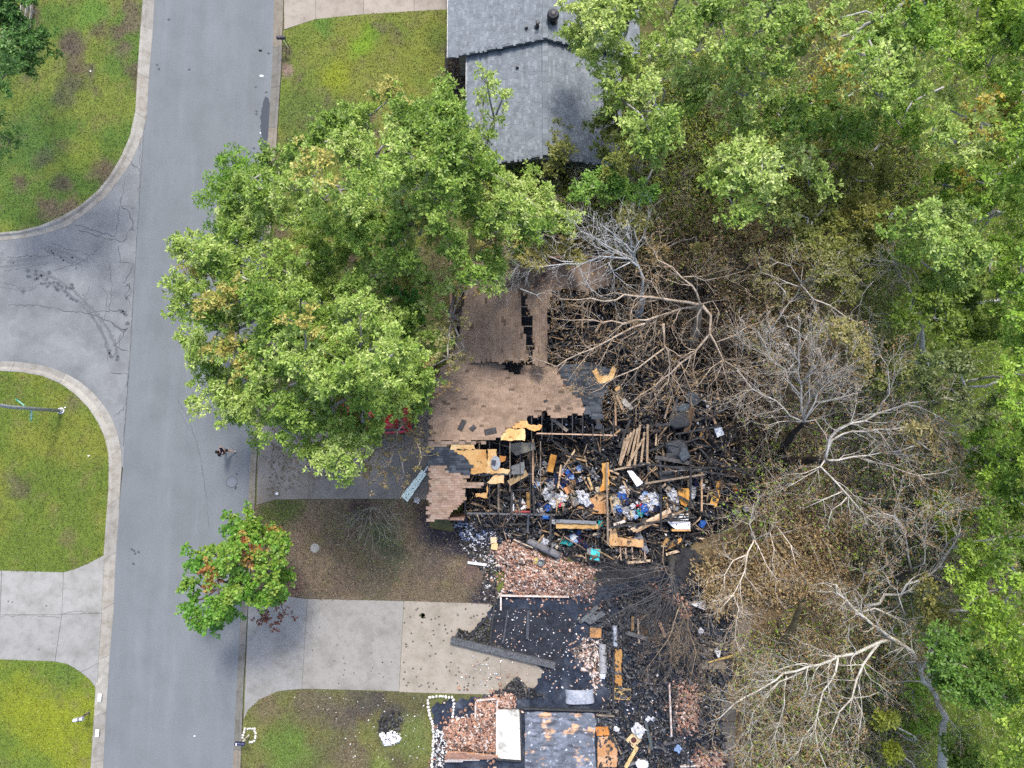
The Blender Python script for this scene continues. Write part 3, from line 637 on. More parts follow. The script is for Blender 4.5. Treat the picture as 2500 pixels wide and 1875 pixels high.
roof_vent(1349, 50, PE, [(.3, 0), (.3, .1), (.2, .12), (.2, .3), (.3, .34), (.335, .45), (.33, .62), (.27, .72), (.2, .74), (.1, .78), (.03, .79)], 'turbine_vent', GH)
roof_vent(1312, 66, PW, [(.2, 0), (.17, .08), (.085, .14), (.085, .42), (.12, .44), (.12, .52), (.05, .54)], 'flue_pipe', GH)
roof_vent(1286, 70, PW, [(.15, 0), (.12, .06), (.06, .1), (.055, .3)], 'vent_pipe', GH)
roof_vent(1264, 166, QW, [(.15, 0), (.12, .06), (.06, .1), (.055, .26)], 'vent_pipe', GH)
# porch bed under the rake: dark timber edging, mulch, iron trellis post
bed = [(1092, 134), (1137, 130), (1137, 236), (1086, 236)]
o = sheet('mulch_bed', bed, .112, M['soil'], flat((.03, .026, .022)), .4)
litter('dry_leaves', bed, 420, .09, LP, .12, 21, 'dry leaves in the dark porch bed')
TE = empty('timber_edging', P(1092, 180, .1), 'dark timber edging around the bed by the grey roofed house', 'edging')
for (a, b2, w) in (((1090, 120), (1087, 230), .13), ((1108, 160), (1106, 218), .11), ((1087, 222), (1136, 216), .09), ((1094, 120), (1093, 226), .08)):
    mb = MB(); mb.bar(P(*a, .17), P(*b2, .17), w, .12, (.035, .03, .028)); mb.build('timber', M['wood'], TE)
IP = empty('trellis_post', P(1131, 185, .1), 'white and black iron trellis post under the grey roof edge', 'post'); b0 = P(1131, 185, .1)
for dx in (-.1, .1):
    mb = MB(); mb.bar(b0 + Vector((dx, 0, 0)), b0 + Vector((dx, 0, 2.5)), .03, .03, (.02, .02, .02)); mb.build('upright', M['metal'], IP)
for k in range(8):
    mb = MB(); s = 1 if k % 2 else -1; mb.bar(b0 + Vector((-.1 * s, 0, .2 + k * .28)), b0 + Vector((.1 * s, 0, .46 + k * .28)), .018, .018, (.45, .45, .46)); mb.build('lattice_bar', M['metal'], IP)

# ---- burnt house with the brown roof
zr1, ze1 = 4.25, 2.8
AN = plane3(P(1050, 1076, zr1), P(1300, 1076, zr1), P(1150, 884, ze1)); AS = plane3(P(1050, 1076, zr1), P(1300, 1076, zr1), P(1150, 1274, ze1))
BW = plane3(P(1318, 640, 4.4), P(1318, 890, 4.4), P(1150, 760, 2.95)); BE = plane3(P(1318, 640, 4.4), P(1318, 890, 4.4), P(1490, 760, 2.95))
BH = empty('burnt_house', P(1300, 1080, .07), 'fire gutted house with half of its brown shingle roof collapsed', 'house')
BT = [(.23, .165, .12), (.25, .18, .132), (.21, .15, .11), (.26, .188, .14), (.235, .172, .128)]
def sooty(x, y, t, r):
    k = float(fbm(np.array([x * .8]), np.array([y * .8]), 55)[0]); k2 = float(fbm(np.array([x * 2.2]), np.array([y * 2.2]), 56)[0])
    f = .8 + .4 * k; t = tuple(c * f for c in t)
    if k2 > .72: t = tuple(c * .5 for c in t)
    return tuple(round(c, 2) for c in t) if False else t
An_keep = jag([(1054, 977), (1075, 900), (1100, 884), (1225, 884), (1232, 905), (1265, 915), (1280, 890), (1310, 888), (1361, 900), (1380, 940), (1423, 980), (1431, 1007), (1350, 1022), (1330, 1000), (1318, 1018), (1290, 1016), (1268, 1026), (1255, 1034), (1240, 1044), (1233, 1051), (1217, 1067), (1200, 1071), (1185, 1075), (1081, 1075), (1049, 1075)], 9, 3.2, 3)
As_keep = jag([(1048, 1137), (1056, 1135), (1092, 1138), (1098, 1154), (1138, 1161), (1136, 1178), (1184, 1180), (1175, 1190), (1136, 1190), (1136, 1224), (1119, 1235), (1090, 1268), (1045, 1273)], 8, 2.2, 4)
As_top = jag([(1049, 1077), (1185, 1077), (1180, 1082), (1100, 1083), (1096, 1090), (1050, 1090)], 8, 1.2, 5)
An_char = jag([(1361, 899), (1400, 888), (1440, 885), (1490, 900), (1500, 925), (1480, 935), (1468, 1000), (1462, 1050), (1450, 1020), (1433, 1008), (1424, 980), (1381, 940)], 8, 3, 6)
As_char = jag([(1049, 1091), (1092, 1091), (1096, 1098), (1120, 1110), (1138, 1118), (1148, 1135), (1150, 1152), (1138, 1160), (1098, 1153), (1092, 1137), (1047, 1135)], 7, 2.5, 7)
Bw_keep = jag([(1152, 640), (1330, 640), (1318, 700), (1318, 892), (1302, 890), (1302, 770), (1290, 760), (1286, 715), (1272, 712), (1270, 760), (1278, 800), (1285, 850), (1288, 880), (1105, 886), (1130, 760)], 9, 3, 8)
Be_keep = jag([(1318, 640), (1480, 645), (1492, 690), (1450, 712), (1345, 706), (1336, 760), (1334, 890), (1318, 892)], 9, 3, 9)
sp = []
for nm, pl, e1, keep, T_, ni, sd, fo in (('n', AN, (1, 0, 0), An_keep, BT, 90, 1, (1130, 1040)), ('s', AS, (1, 0, 0), As_keep, [(.27, .185, .13), (.3, .2, .15), (.24, .165, .12), (.31, .225, .17)], 200, 2, (1090, 1200)), ('t', AS, (1, 0, 0), As_top, BT, 0, 3, None),
                               ('w', BW, (0, 1, 0), Bw_keep, [(.2, .145, .105), (.22, .16, .118), (.185, .133, .098)], 0, 4, None), ('e', BE, (0, 1, 0), Be_keep, [(.16, .118, .088), (.18, .13, .098), (.14, .1, .078)], 0, 5, None)):
    wp = wxy(keep, pl); c = PP(*keep[0], pl); rt = empty('roof_slope', c, parent=BH)
    mb = MB(); slab_on(mb, wp, pl, -.05, -.004, (.1, .065, .04)); mb.build('roof_deck', M['wood'], rt)
    f = None if fo is None else PP(*fo, pl).xy
    shingle_roof(rt, pl, e1, wp, T_, .32, .14, ni, sd, tintf=None if nm in 's' else sooty, focus=f)
CT_ = [(.035, .042, .052), (.05, .058, .07), (.028, .033, .042), (.065, .075, .088)]
for pl, e1, keep, sd in ((AN, (1, 0, 0), An_char, 6), (AS, (1, 0, 0), As_char, 7)):
    wp = wxy(keep, pl); rt = empty('charred_roof_slope', PP(*keep[0], pl), parent=BH); mb = MB(); slab_on(mb, wp, pl, -.05, -.004, (.02, .02, .022)); mb.build('roof_deck', M['char'], rt)
    shingle_roof(rt, pl, e1, wp, CT_, .32, .14, 0, sd)
# bare sheathing where shingles are gone (a sheet each)
OS = (.47, .29, .12); OC = (.56, .4, .21); OD = (.4, .2, .06)
def sheath(poly, pl, c, sd, off=0., st=6, am=2.2, mat_='plywood', th=.018):
    wp = wxy(jag(poly, st, am, sd), pl); mb = MB(); slab_on(mb, wp, pl, off - .02 - th, off - .02, c, ); return mb.build('sheathing', M[mat_], BH)
sheath([(1100, 1081), (1158, 1080), (1160, 1097), (1098, 1098)], AS, OC, 1, .01)
sheath([(1091, 1096), (1130, 1099), (1188, 1097), (1187, 1155), (1150, 1157), (1146, 1140), (1138, 1125), (1120, 1118), (1104, 1110)], AS, OS, 2)
sheath([(1190, 1097), (1213, 1097), (1210, 1120), (1216, 1140), (1246, 1147), (1240, 1157), (1188, 1156)], AS, OC, 3)
sheath([(1220, 1112), (1236, 1114), (1234, 1125), (1220, 1128)], AS, OD, 13)
sheath([(1219, 1050), (1232, 1047), (1281, 1047), (1281, 1076), (1222, 1075)], AN, OC, 4, -.01)
sheath([(1253, 1032), (1275, 1018), (1285, 1025), (1290, 1035), (1324, 1038), (1318, 1050), (1305, 1052), (1285, 1045), (1252, 1046)], AN, OS, 5, -.012)
sheath([(1188, 1178), (1205, 1162), (1230, 1160), (1231, 1180), (1196, 1182)], AS, OC, 6, -.02)
sheath([(1160, 1206), (1188, 1204), (1190, 1180), (1190, 1216), (1162, 1214)], AS, OS, 7, -.02)
sheath([(1445, 906), (1456, 898), (1462, 915), (1485, 918), (1490, 905), (1496, 893), (1504, 900), (1500, 912), (1492, 930), (1462, 936)], AN, OC, 8, .06)
sheath([(1500, 950), (1512, 942), (1514, 950), (1505, 955)], AN, OC, 9, .06)
# rafters, ridge board, wall plates
r2 = random.Random(3)
WT = (.32, .22, .14); CHR = (.018, .018, .02); WG = (.2, .16, .12)
def part_bar(a, b2, w, h, c, name, parent=BH, m='wood'):
    mb = MB(); mb.bar(a, b2, w, h, c); return mb.build(name, M[m], parent)
for i, u in enumerate(np.arange(1170, 1500, 25)):
    a = PP(u, 1078, AS) - Vector((0, 0, .12)); b2 = PP(u, r2.choice((1160, 1200, 1262)), AS) - Vector((0, 0, .12))
    if u < 1330: part_bar(a, b2, .045, .14, CHR if i % 3 else WG, 'rafter', m='char' if i % 3 else 'wood')
    a = PP(u + 3, 1073, AN) - Vector((0, 0, .12)); b2 = PP(u + 3, r2.choice((1000, 960, 900)) if u < 1440 else r2.choice((1040, 1020)), AN) - Vector((0, 0, .12))
    part_bar(a, b2, .045, .14, CHR, 'rafter', m='char')
for i, v in enumerate(np.arange(700, 892, 24)):
    part_bar(PP(1320, v, BE) - Vector((0, 0, .12)), PP(r2.choice((1345, 1380, 1420, 1345)), v, BE) - Vector((0, 0, .12)), .045, .14, CHR, 'rafter', m='char')
    part_bar(PP(1316, v, BW) - Vector((0, 0, .12)), PP(1240, v, BW) - Vector((0, 0, .12)), .045, .14, CHR if i % 2 else WG, 'rafter', m='char')
part_bar(P(1310, 1058, 4.1), P(1505, 1063, 3.9), .07, .18, (.4, .28, .2), 'ridge_board')
part_bar(P(1318, 648, 4.25), P(1318, 890, 4.25), .05, .2, CHR, 'ridge_board', m='char')
PLT = [((1301, 1072), (1301, 1184), WT), ((1301, 1184), (1305, 1255), CHR), ((1249, 1150), (1249, 1256), CHR), ((1140, 1253), (1362, 1257), (.1, .1, .11)), ((1217, 1150), (1217, 1252), WG), ((1253, 1196), (1296, 1196), CHR), ((1481, 1130), (1484, 1330), WG), ((1612, 1128), (1614, 1290), CHR),
       ((1713, 1150), (1713, 1250), WT), ((1560, 1130), (1780, 1160), CHR), ((1575, 1180), (1720, 1158), WG), ((1470, 1290), (1700, 1262), CHR), ((1345, 1255), (1343, 1330), CHR), ((1290, 1254), (1288, 1300), (.05, .06, .08)), ((1640, 1140), (1900, 1145), CHR), ((1376, 720), (1376, 800), WG), ((1422, 745), (1421, 800), WT), ((1136, 1255), (1136, 1160), CHR),
       ((1139, 1160), (1300, 1157), (.06, .07, .09)), ((1330, 1060), (1500, 1200), CHR), ((1502, 985), (1503, 1040), WT), ((1686, 1120), (1686, 1236), CHR), ((1730, 1120), (1860, 1170), CHR)]
for i, (a, b2, c) in enumerate(PLT): part_bar(P(*a, 2.1 - .6 * (i % 3 == 2)), P(*b2, 2.0 - .7 * (i % 4 == 3)), .1, .09, c, 'wall_plate', m='char' if c[0] < .15 else 'wood')
mb = MB()                                    # charred outer walls: low stubs of studs and brick skirt
WALLS = [((1065, 895), (1065, 1255)), ((1065, 1255), (1140, 1256)), ((1110, 660), (1110, 880)), ((1150, 655), (1480, 655))]
for a, b2 in WALLS:
    p, q = P(*a, .07), P(*b2, .07); mb.bar(p + Vector((0, 0, 1.25)), q + Vector((0, 0, 1.25)), .14, 2.5, (.16, .1, .075))
mb.build('wall', M['brick'], BH)
for a in [(1217, 1160), (1217, 1250), (1249, 1160), (1249, 1255), (1300, 1180), (1362, 1257), (1481, 1200), (1483, 1330), (1613, 1200), (1613, 1290), (1713, 1160), (1713, 1250), (1140, 1256), (1376, 760), (1422, 770), (1345, 1330), (1290, 1256), (1505, 1063), (1310, 1060), (1502, 1040)]:
    part_bar(P(*a, .1), P(*a, 2.05 if a[1] > 1100 else 3.8), .09, .09, CHR, 'stud', m='char')

# ---- burnt ground under both houses
def c_ash(x, y):
    n = fbm(x * .6, y * .6, 61); k = fbm(x * 2, y * 2, 62); c = mixc((.018, .018, .02), (.04, .042, .048), n); return mixc(c, (.085, .08, .075), sm(k, .62, .8) * .6)
def c_ash2(x, y):
    n = fbm(x * .6, y * .6, 63); k = fbm(x * 1.6, y * 1.6, 64); c = mixc((.014, .02, .034), (.028, .038, .06), n); return mixc(c, (.095, .11, .135), sm(k, .6, .78) * .6)
ASH1 = jag([(1112, 690), (1300, 670), (1500, 690), (1620, 740), (1740, 830), (1830, 960), (1870, 1080), (1860, 1240), (1760, 1300), (1640, 1330), (1560, 1390), (1430, 1380), (1300, 1330), (1200, 1330), (1120, 1300), (1130, 1100), (1110, 900)], 14, 7, 5)
_c1 = [(p.x, p.y) for p in (P(u, v, .1) for u, v in ASH1)]
def mound(x, y):
    x, y = np.atleast_1d(np.asarray(x, float)), np.atleast_1d(np.asarray(y, float)); q = np.stack([x, y], 1)
    d = edge_dist(_c1, q) * inside(_c1, q); return sm(d, .3, 3.) * (.1 + .75 * sm(fbm(x * .55, y * .55, 71), .3, .7) + .25 * fbm(x * 2, y * 2, 72))
o = sheet('ash_bed', ASH1, .118, M['ash'], c_ash, .35)
_n = len(o.data.vertices); _co = np.zeros(_n * 3, np.float32); o.data.vertices.foreach_get('co', _co); _co = _co.reshape(-1, 3); _co[:, 2] += mound(_co[:, 0], _co[:, 1]); o.data.vertices.foreach_set('co', _co.ravel()); o.data.update()
sheet('ash_bed', jag([(1205, 1474), (1225, 1440), (1470, 1430), (1640, 1400), (1720, 1450), (1800, 1500), (1790, 1600), (1770, 1720), (1800, 1900), (1050, 1950), (1060, 1720), (1150, 1702), (1250, 1690), (1300, 1680), (1330, 1640), (1290, 1610), (1230, 1585), (1180, 1570), (1160, 1540)], 8, 7, 6), .122, M['ash'], c_ash2, .35)

sheet('ash_bed', jag([(1440, 1360), (1560, 1370), (1680, 1330), (1740, 1380), (1720, 1470), (1600, 1440), (1460, 1450)], 10, 6, 8), .114, M['ash'], c_ash, .4)
# ---- second burnt house (only its floor, low brick walls and rubble are left)
B2 = empty('burnt_house', P(1400, 1650, .07), 'burnt out house razed to its blackened floor and low brick walls', 'house')
def brick_mesh(t, s=1.):
    m = MB(); m.box((0, 0, 0), (.2 * s, .092 * s, .06 * s), t); return m.mesh('brick', M['brick'])
BKT = [(.27, .155, .115), (.33, .21, .16), (.4, .31, .26), (.46, .41, .38), (.2, .11, .085), (.35, .19, .125), (.09, .075, .07)]
BKM = [brick_mesh(t) for t in BKT]
def brick_wall(a, b2, courses, parent, seed, name='brick_wall'):
    r = random.Random(seed); p, q = P(*a, .12), P(*b2, .12); d = (q - p); L = d.length; d.normalize(); ang = math.atan2(d.y, d.x); rt = empty(name, p, parent=parent)
    mb = MB(); mb.bar(p + Vector((0, 0, courses * .034 - .01)), q + Vector((0, 0, courses * .034 - .01)), .085, courses * .068 - .02, (.55, .48, .44)); mb.build('mortar', M['stone'], rt)
    for c in range(courses):
        t = .1 + (.105 if c % 2 else 0)
        while t < L:
            if c == courses - 1 and r.random() < .08: t += .212; continue
            o = bpy.data.objects.new('brick', r.choice(BKM[2:4] if c == courses - 1 else BKM[:5])); COL.objects.link(o); o.parent = rt
            o.location = d * t + Vector((0, 0, .034 + c * .068)); o.rotation_euler = (0, 0, ang + r.gauss(0, .015)); t += .212
    return rt
brick_wall((1224, 1452), (1385, 1455), 4, B2, 1); brick_wall((1223, 1456), (1223, 1484), 4, B2, 2); brick_wall((1632, 1668), (1637, 1792), 4, B2, 3); brick_wall((1659, 1868), (1765, 1862), 3, B2, 4); brick_wall((1163, 1708), (1212, 1703), 3, B2, 5); brick_wall((1162, 1712), (1161, 1750), 3, B2, 6); brick_wall((1169, 1757), (1196, 1755), 3, B2, 7); brick_wall((1215, 1705), (1213, 1735), 3, B2, 8)
mb = MB(); q = [P(u, v, .12).xy for u, v in ((1211, 1731), (1271, 1731), (1271, 1853), (1211, 1850))]; mb.prism([tuple(p) for p in q], .1, .3, (.5, .49, .45)); mb.build('porch_slab', mat('white_slab', rough=.9, layers=[(1.4, 6, (.12, .12, .1), .52, .66, .85), (6, 5, (.05, .05, .045), .6, .72, .8), (1.0, 4, (.8, .8, .78), .6, .7, .9)], bump=(30, .3, .01)), B2)
mb = MB(); q = [P(u, v, .25).xy for u, v in jag([(1281, 1738), (1450, 1742), (1456, 1765), (1452, 1800), (1456, 1990), (1281, 1990)], 14, 1.5, 2)]; mb.prism([tuple(p) for p in q], .2, .26, (.08, .092, .115)); mb.build('floor_deck', M['burnt_panel'], B2)
mb = MB(); q = [P(u, v, .18).xy for u, v in jag([(1205, 1482), (1290, 1488), (1370, 1490), (1410, 1520), (1390, 1560), (1370, 1640), (1340, 1650), (1280, 1600), (1200, 1575), (1196, 1560)], 10, 2, 2)]; mb.prism([tuple(p) for p in q], .1, .14, (.022, .026, .036)); mb.build('carport_floor', M['ash'], B2)
for a, b2, w, c in (((1270, 1732), (1274, 1858), .1, CHR), ((1275, 1729), (1490, 1736), .1, (.03, .03, .03)), ((1498, 1590), (1497, 1740), .12, CHR), ((1240, 1490), (1228, 1570), .09, (.05, .055, .07)), ((1290, 1490), (1287, 1560), .16, (.045, .05, .065)), ((1455, 1745), (1500, 1748), .08, WG), ((1208, 1470), (1196, 1570), .09, CHR), ((1190, 1505), (1140, 1560), .1, CHR), ((1212, 1853), (1272, 1858), .1, CHR)):
    part_bar(P(*a, .3), P(*b2, .3), w, .14, c, 'sill_plate', B2, 'char')
for a, b2 in (((1083, 1862), (1215, 1850)),):
    rt = empty('fallen_brick_wall', P(*a, .12), parent=B2); r = random.Random(4)
    pl = plane3(P(1085, 1862, .55), P(1215, 1852, .5), P(1110, 1836, .95))
    mb = MB(); slab_on(mb, wxy([(1085, 1862), (1150, 1857), (1215, 1850), (1216, 1846), (1160, 1840), (1115, 1836), (1092, 1837)], pl), pl, -.12, -.012, (.4, .22, .12)); mb.build('backing', M['brick'], rt)
    n = Vector((-pl[1], -pl[2], 1)).normalized(); e1 = Vector((1, 0, pl[1])).normalized(); e2 = n.cross(e1); R = Matrix((e1, e2, n)).transposed().to_4x4()
    for v in np.arange(1838, 1862, 3.4):
        for u in np.arange(1090, 1214, 9.0):
            uu = u + (4.5 if int(v / 3.4) % 2 else 0)
            if not inside([(1085, 1862), (1150, 1857), (1215, 1850), (1216, 1846), (1160, 1840), (1115, 1836), (1092, 1837)], [(uu, v)])[0]: continue
            o = bpy.data.objects.new('brick', BKM[r.choice((5, 5, 1, 0))] if v < 1855 else BKM[3]); COL.objects.link(o); o.parent = rt; o.matrix_local = Matrix.Translation(PP(uu, v, pl) - ORG[rt.name]) @ R

# ================================================================== TREES AND BRUSH
def unit(a): return a / np.maximum(np.linalg.norm(a, axis=-1, keepdims=True), 1e-9)

def leaf_quads(base, d, L, W, rng, curl=.0):
    """one four-cornered leaf per row: base point, direction, length, width"""
    n = len(base); rnd = unit(rng.normal(size=(n, 3)) * .42 + [0, 0, 1.]); s = unit(np.cross(d, rnd)); nn = np.cross(s, d)
    mid = base + d * (L * .55)[:, None] + nn * (L * .06)[:, None]
    return np.stack([base, mid + s * (W * .5)[:, None], base + d * L[:, None] - nn * (L * .05)[:, None], mid - s * (W * .5)[:, None]], 1).reshape(-1, 3)

def crown_clumps(poly, zlo, ztop, spacing, rng, zn=.9, core=None):
    """clump centres spread through a crown whose outline was surveyed in the photograph"""
    lo, hi = np.min(poly, 0), np.max(poly, 0); sp = spacing / MPP; pts = []
    cand = rand_in(poly, int(poly_area(poly) / (sp * sp) * 14) + 30, rng); ed = edge_dist(poly, cand); mx = ed.max()
    inset = sp * .42
    for q, e in zip(cand, ed):
        if e < inset * .8: continue
        if all((q[0] - p[0]) ** 2 + (q[1] - p[1]) ** 2 > (sp * (.8 + .5 * ((p[2] * 7.3) % 1))) ** 2 for p in pts): pts.append((q[0], q[1], e))
    a = np.array(pts)
    dn = np.clip(a[:, 2] / max(mx * .85, 1), 0, 1); z = zlo + (ztop - zlo) * np.sqrt(dn) + rng.normal(0, zn, len(a))
    return Pn(a[:, :2], np.maximum(z, zlo * .7))

def crown_mesh(cl, rad, tufts, leaves, L, W, pal, rng, squash=.7, tip=None, tiprate=.0, droop=0., spread=1.):
    """leaf tufts over every clump -> verts, tints"""
    K = len(cl); r = rad * rng.uniform(.72, 1.25, K); nt = np.maximum(6, (tufts * (r / rad) ** 2).astype(int)); ci = np.repeat(np.arange(K), nt); n = len(ci)
    S = 9; sp_d = unit(rng.normal(size=(K, S, 3)) * [1, 1, .8] + [0, 0, .35]); sp_l = rng.uniform(.55, 1.5, (K, S)); sk = rng.integers(0, S, n)
    dv = sp_d[ci, sk]; rr = r[ci] * sp_l[ci, sk] * rng.uniform(.35, 1., n) ** .6
    pos = cl[ci] + dv * rr[:, None] * [1, 1, squash] + rng.normal(0, 1, (n, 3)) * (.2 * r[ci])[:, None]
    ax = unit(dv * .8 + [0, 0, .8 - droop])
    pal = np.array(pal); cb = rng.random(K); tmix = np.clip(.5 * cb[ci] + .5 * rng.random(n), 0, .999); i = (tmix * (len(pal) - 1)); i0 = i.astype(int); f = (i - i0)[:, None]
    tt = pal[i0] * (1 - f) + pal[np.minimum(i0 + 1, len(pal) - 1)] * f
    if tip is not None:
        ctip = rng.random(K) < tiprate * 1.6; k = ctip[ci] & (rng.random(n) < .6); tt[k] = np.array(tip)[rng.integers(0, len(tip), k.sum())]
    li = np.repeat(np.arange(n), leaves); m = len(li)
    d = unit(ax[li] * rng.uniform(.0, .45, (m, 1)) + unit(rng.normal(size=(m, 3)) * [1, 1, .55]) * .9 * spread - [0, 0, droop * .6])
    Ls = L * rng.uniform(.5, 1.3, m); Ws = W * rng.uniform(.7, 1.25, m)
    V = leaf_quads(pos[li] + d * .02, d, Ls, Ws, rng)
    return V, tt[li] * rng.uniform(.72, 1.32, (m, 1)), pos, ci

def limb_links(cl, base, ztop_trunk, rng, lean=(0, 0)):
    """greedy branching from trunk to every clump; returns list of (p, q, r_p, r_q)"""
    base = np.asarray(base, float); t1 = base + [lean[0], lean[1], ztop_trunk]
    nodes = [base, base * .5 + t1 * .5 + [rng.normal(0, .15), rng.normal(0, .15), 0], t1]; par = [-1, 0, 1]; plen = [0, ztop_trunk / 2, ztop_trunk]
    order = np.argsort(np.linalg.norm((cl - t1) * [1, 1, .5], axis=1)); idx = []
    for i in order:
        q = cl[i] - [0, 0, .25]; A = np.array(nodes[2:]); d = np.linalg.norm(A - q, axis=1); up = np.maximum(0, A[:, 2] - q[2]) * 1.2
        j = int(np.argmin(d + .42 * np.array(plen[2:]) + up)) + 2
        if d[j - 2] > 2.2:
            m = nodes[j] * .5 + q * .5 + np.array([rng.normal(0, .22), rng.normal(0, .22), rng.normal(.25, .2)]); nodes.append(m); par.append(j); plen.append(plen[j] + d[j - 2] / 2); j = len(nodes) - 1
        nodes.append(q); par.append(j); plen.append(plen[j] + np.linalg.norm(nodes[j] - q)); idx.append(len(nodes) - 1)
    w = np.zeros(len(nodes)); 
    for k in idx: w[k] += 1
    for k in range(len(nodes) - 1, 0, -1): w[par[k]] += w[k]
    return nodes, par, w

def tree(name, label, poly, base_uv, zlo, ztop, pal, seed, rad=.9, spacing=1.38, tufts=150, leaves=10, L=.18, W=.074, tip=None, tiprate=0., bark=(.12, .105, .09), trunk_h=None, cat='tree', group=None, squash=.7, droop=0., gap=0., zn=.9, lean=(0, 0), thick=1., twigs=4, spread=1., under=0.):
    rng = np.random.default_rng(seed); cl = crown_clumps(poly, zlo, ztop, spacing, rng, zn)
    if gap: cl = cl[rng.random(len(cl)) > gap]
    base = P(*base_uv, .07); root = empty(name, base, label, cat, group)
    low = cl[rng.random(len(cl)) < under]; low = low + rng.normal(0, .5, low.shape) - [0, 0, 1.7]; cl = np.concatenate([cl, low])
    V, T_, pos, ci = crown_mesh(cl, rad, tufts, leaves, L, W, pal, rng, squash, tip, tiprate, droop, spread)
    nodes, par, w = limb_links(cl, base, trunk_h or zlo * .75, rng, lean)
    mb = MB(); rr = lambda k: thick * (.02 + .021 * w[k] ** .55)
    for k in range(1, len(nodes)):
        p, q = Vector(nodes[par[k]]), Vector(nodes[k]); m = p.lerp(q, .5) + Vector((rng.normal(0, .08), rng.normal(0, .08), rng.normal(-.02, .06))) * min(1, (q - p).length)
        r0, r1 = min(rr(par[k]), rr(k) * 1.35), rr(k)
        if k == 1: r0 = rr(0) * 1.4
        mb.tube([p, p.lerp(m, .6), m, m.lerp(q, .5), q], [r0, r0 * .85 + r1 * .15, (r0 + r1) / 2, r1, r1 * .92], vary(bark, .12), 7 if w[k] > 12 else 5)
    sel = rng.permutation(len(pos))[:len(cl) * twigs]
    for s in sel:
        p = Vector(cl[ci[s]]) - Vector((0, 0, .3)); q = Vector(pos[s]); m = p.lerp(q, .5) + Vector(rng.normal(0, .08, 3)); mb.tube([p, m, q], [.02, .014, .007], vary(bark, .15), 3, False)
    mb.build('trunk', M['bark'], root, smooth=True)
    o = link('crown', mesh_np('crown', V - np.array(base), np.arange(len(V)), 4, T_, M['leaf']), root, base)
    return root

OAK = [(.065, .135, .016), (.12, .21, .026), (.2, .305, .045), (.31, .41, .09), (.45, .51, .19)]
OAK2 = [(.09, .165, .024), (.155, .25, .038), (.235, .335, .06), (.34, .43, .1), (.46, .52, .18)]
WDG = [(.09, .185, .018), (.16, .275, .028), (.245, .37, .042), (.35, .46, .08)]
YEL = [(.32, .25, .035), (.28, .24, .05)]
# -- the big oaks over the street
oakA = [(395, 585), (440, 580), (470, 560), (520, 575), (560, 545), (600, 590), (680, 600), (790, 600), (850, 640), (930, 640), (1010, 700), (1030, 780), (1060, 800), (1100, 830), (1110, 880), (1070, 900), (1080, 950), (1040, 990), (990, 985), (950, 1040), (930, 1100), (880, 1160), (820, 1165), (760, 1110), (700, 1120), (640, 1090), (600, 1060), (560, 1040), (520, 1035), (510, 950), (560, 910), (520, 900), (470, 895), (445, 860), (470, 830), (430, 745), (425, 690), (450, 650), (420, 620)]
tree('oak_tree', 'broad yellow green oak whose crown overhangs the street beside the red car', oakA, (930, 880), 6.5, 12.5, OAK, 11, tip=[(.38, .34, .08), (.32, .29, .07)], tiprate=.015, bark=(.3, .29, .27), zn=1.2, under=.7)
oakB = [(545, 500), (530, 450), (590, 430), (640, 375), (660, 340), (730, 330), (790, 290), (860, 250), (930, 200), (1010, 225), (1085, 210), (1135, 250), (1160, 330), (1180, 390), (1240, 400), (1300, 430), (1350, 480), (1330, 540), (1290, 600), (1225, 660), (1165, 705), (1100, 720), (1040, 700), (960, 650), (880, 640), (820, 590), (740, 570), (680, 540), (600, 560)]
tree('oak_tree', 'tall yellow green oak spreading from the front lawn towards the grey roof', oakB, (1000, 540), 6.5, 13.0, OAK, 12, bark=(.3, .29, .27), tip=[(.38, .35, .09)], tiprate=.02, zn=1.2, under=.6)
tree('oak_tree', 'narrow green oak limb reaching up over the grey shingle roof', [(1155, 190), (1200, 165), (1240, 190), (1252, 220), (1235, 270), (1215, 300), (1220, 335), (1190, 350), (1165, 390), (1140, 430), (1120, 400), (1150, 350), (1160, 300), (1175, 270), (1160, 240)], (1070, 560), 7, 10, OAK[1:], 13, rad=.62, spacing=.75, tufts=30, bark=(.2, .2, .19), twigs=5)
tree('oak_tree', 'vivid green young oak squeezed between the two big oaks', [(900, 640), (980, 600), (1030, 640), (1050, 720), (1040, 790), (980, 800), (920, 740)], (985, 730), 4, 7, [(.03, .1, .012), (.05, .16, .016), (.07, .2, .022)], 14, rad=.9, spacing=1.1, tufts=44)
tree('oak_tree', 'yellowing oak with thinning leaves beside the burnt roof', [(1040, 820), (1060, 740), (1100, 700), (1150, 560), (1220, 560), (1270, 590), (1280, 640), (1190, 640), (1160, 700), (1130, 780), (1150, 860), (1110, 920), (1060, 950), (1030, 900)], (1120, 800), 5.5, 8.5, [(.14, .13, .035), (.2, .19, .06), (.26, .22, .09), (.1, .12, .03)], 15, rad=.72, spacing=1.0, tufts=22, leaves=7, L=.16, bark=(.26, .24, .22), twigs=9, thick=.8, tip=[(.32, .22, .08)], tiprate=.15)
tree('oak_tree', 'half scorched oak with sparse tan leaves over the dark driveway', [(850, 1150), (900, 1080), (960, 1030), (1010, 1000), (1045, 1060), (1050, 1120), (1010, 1180), (940, 1200), (870, 1190)], (990, 1010), 5, 7, [(.2, .15, .06), (.26, .18, .08), (.15, .13, .04), (.3, .22, .1)], 16, rad=.68, spacing=.98, tufts=12, leaves=6, L=.15, bark=(.3, .26, .22), twigs=11, thick=.7)
tree('oak_tree', 'green oak bough hanging over the bonnet of the red car', [(790, 950), (935, 950), (950, 1010), (940, 1065), (870, 1100), (800, 1080)], (900, 940), 5.5, 7.5, OAK, 23, rad=.8, spacing=1.0, tufts=70, bark=(.2, .19, .18), tip=[(.3, .22, .06)], tiprate=.06)
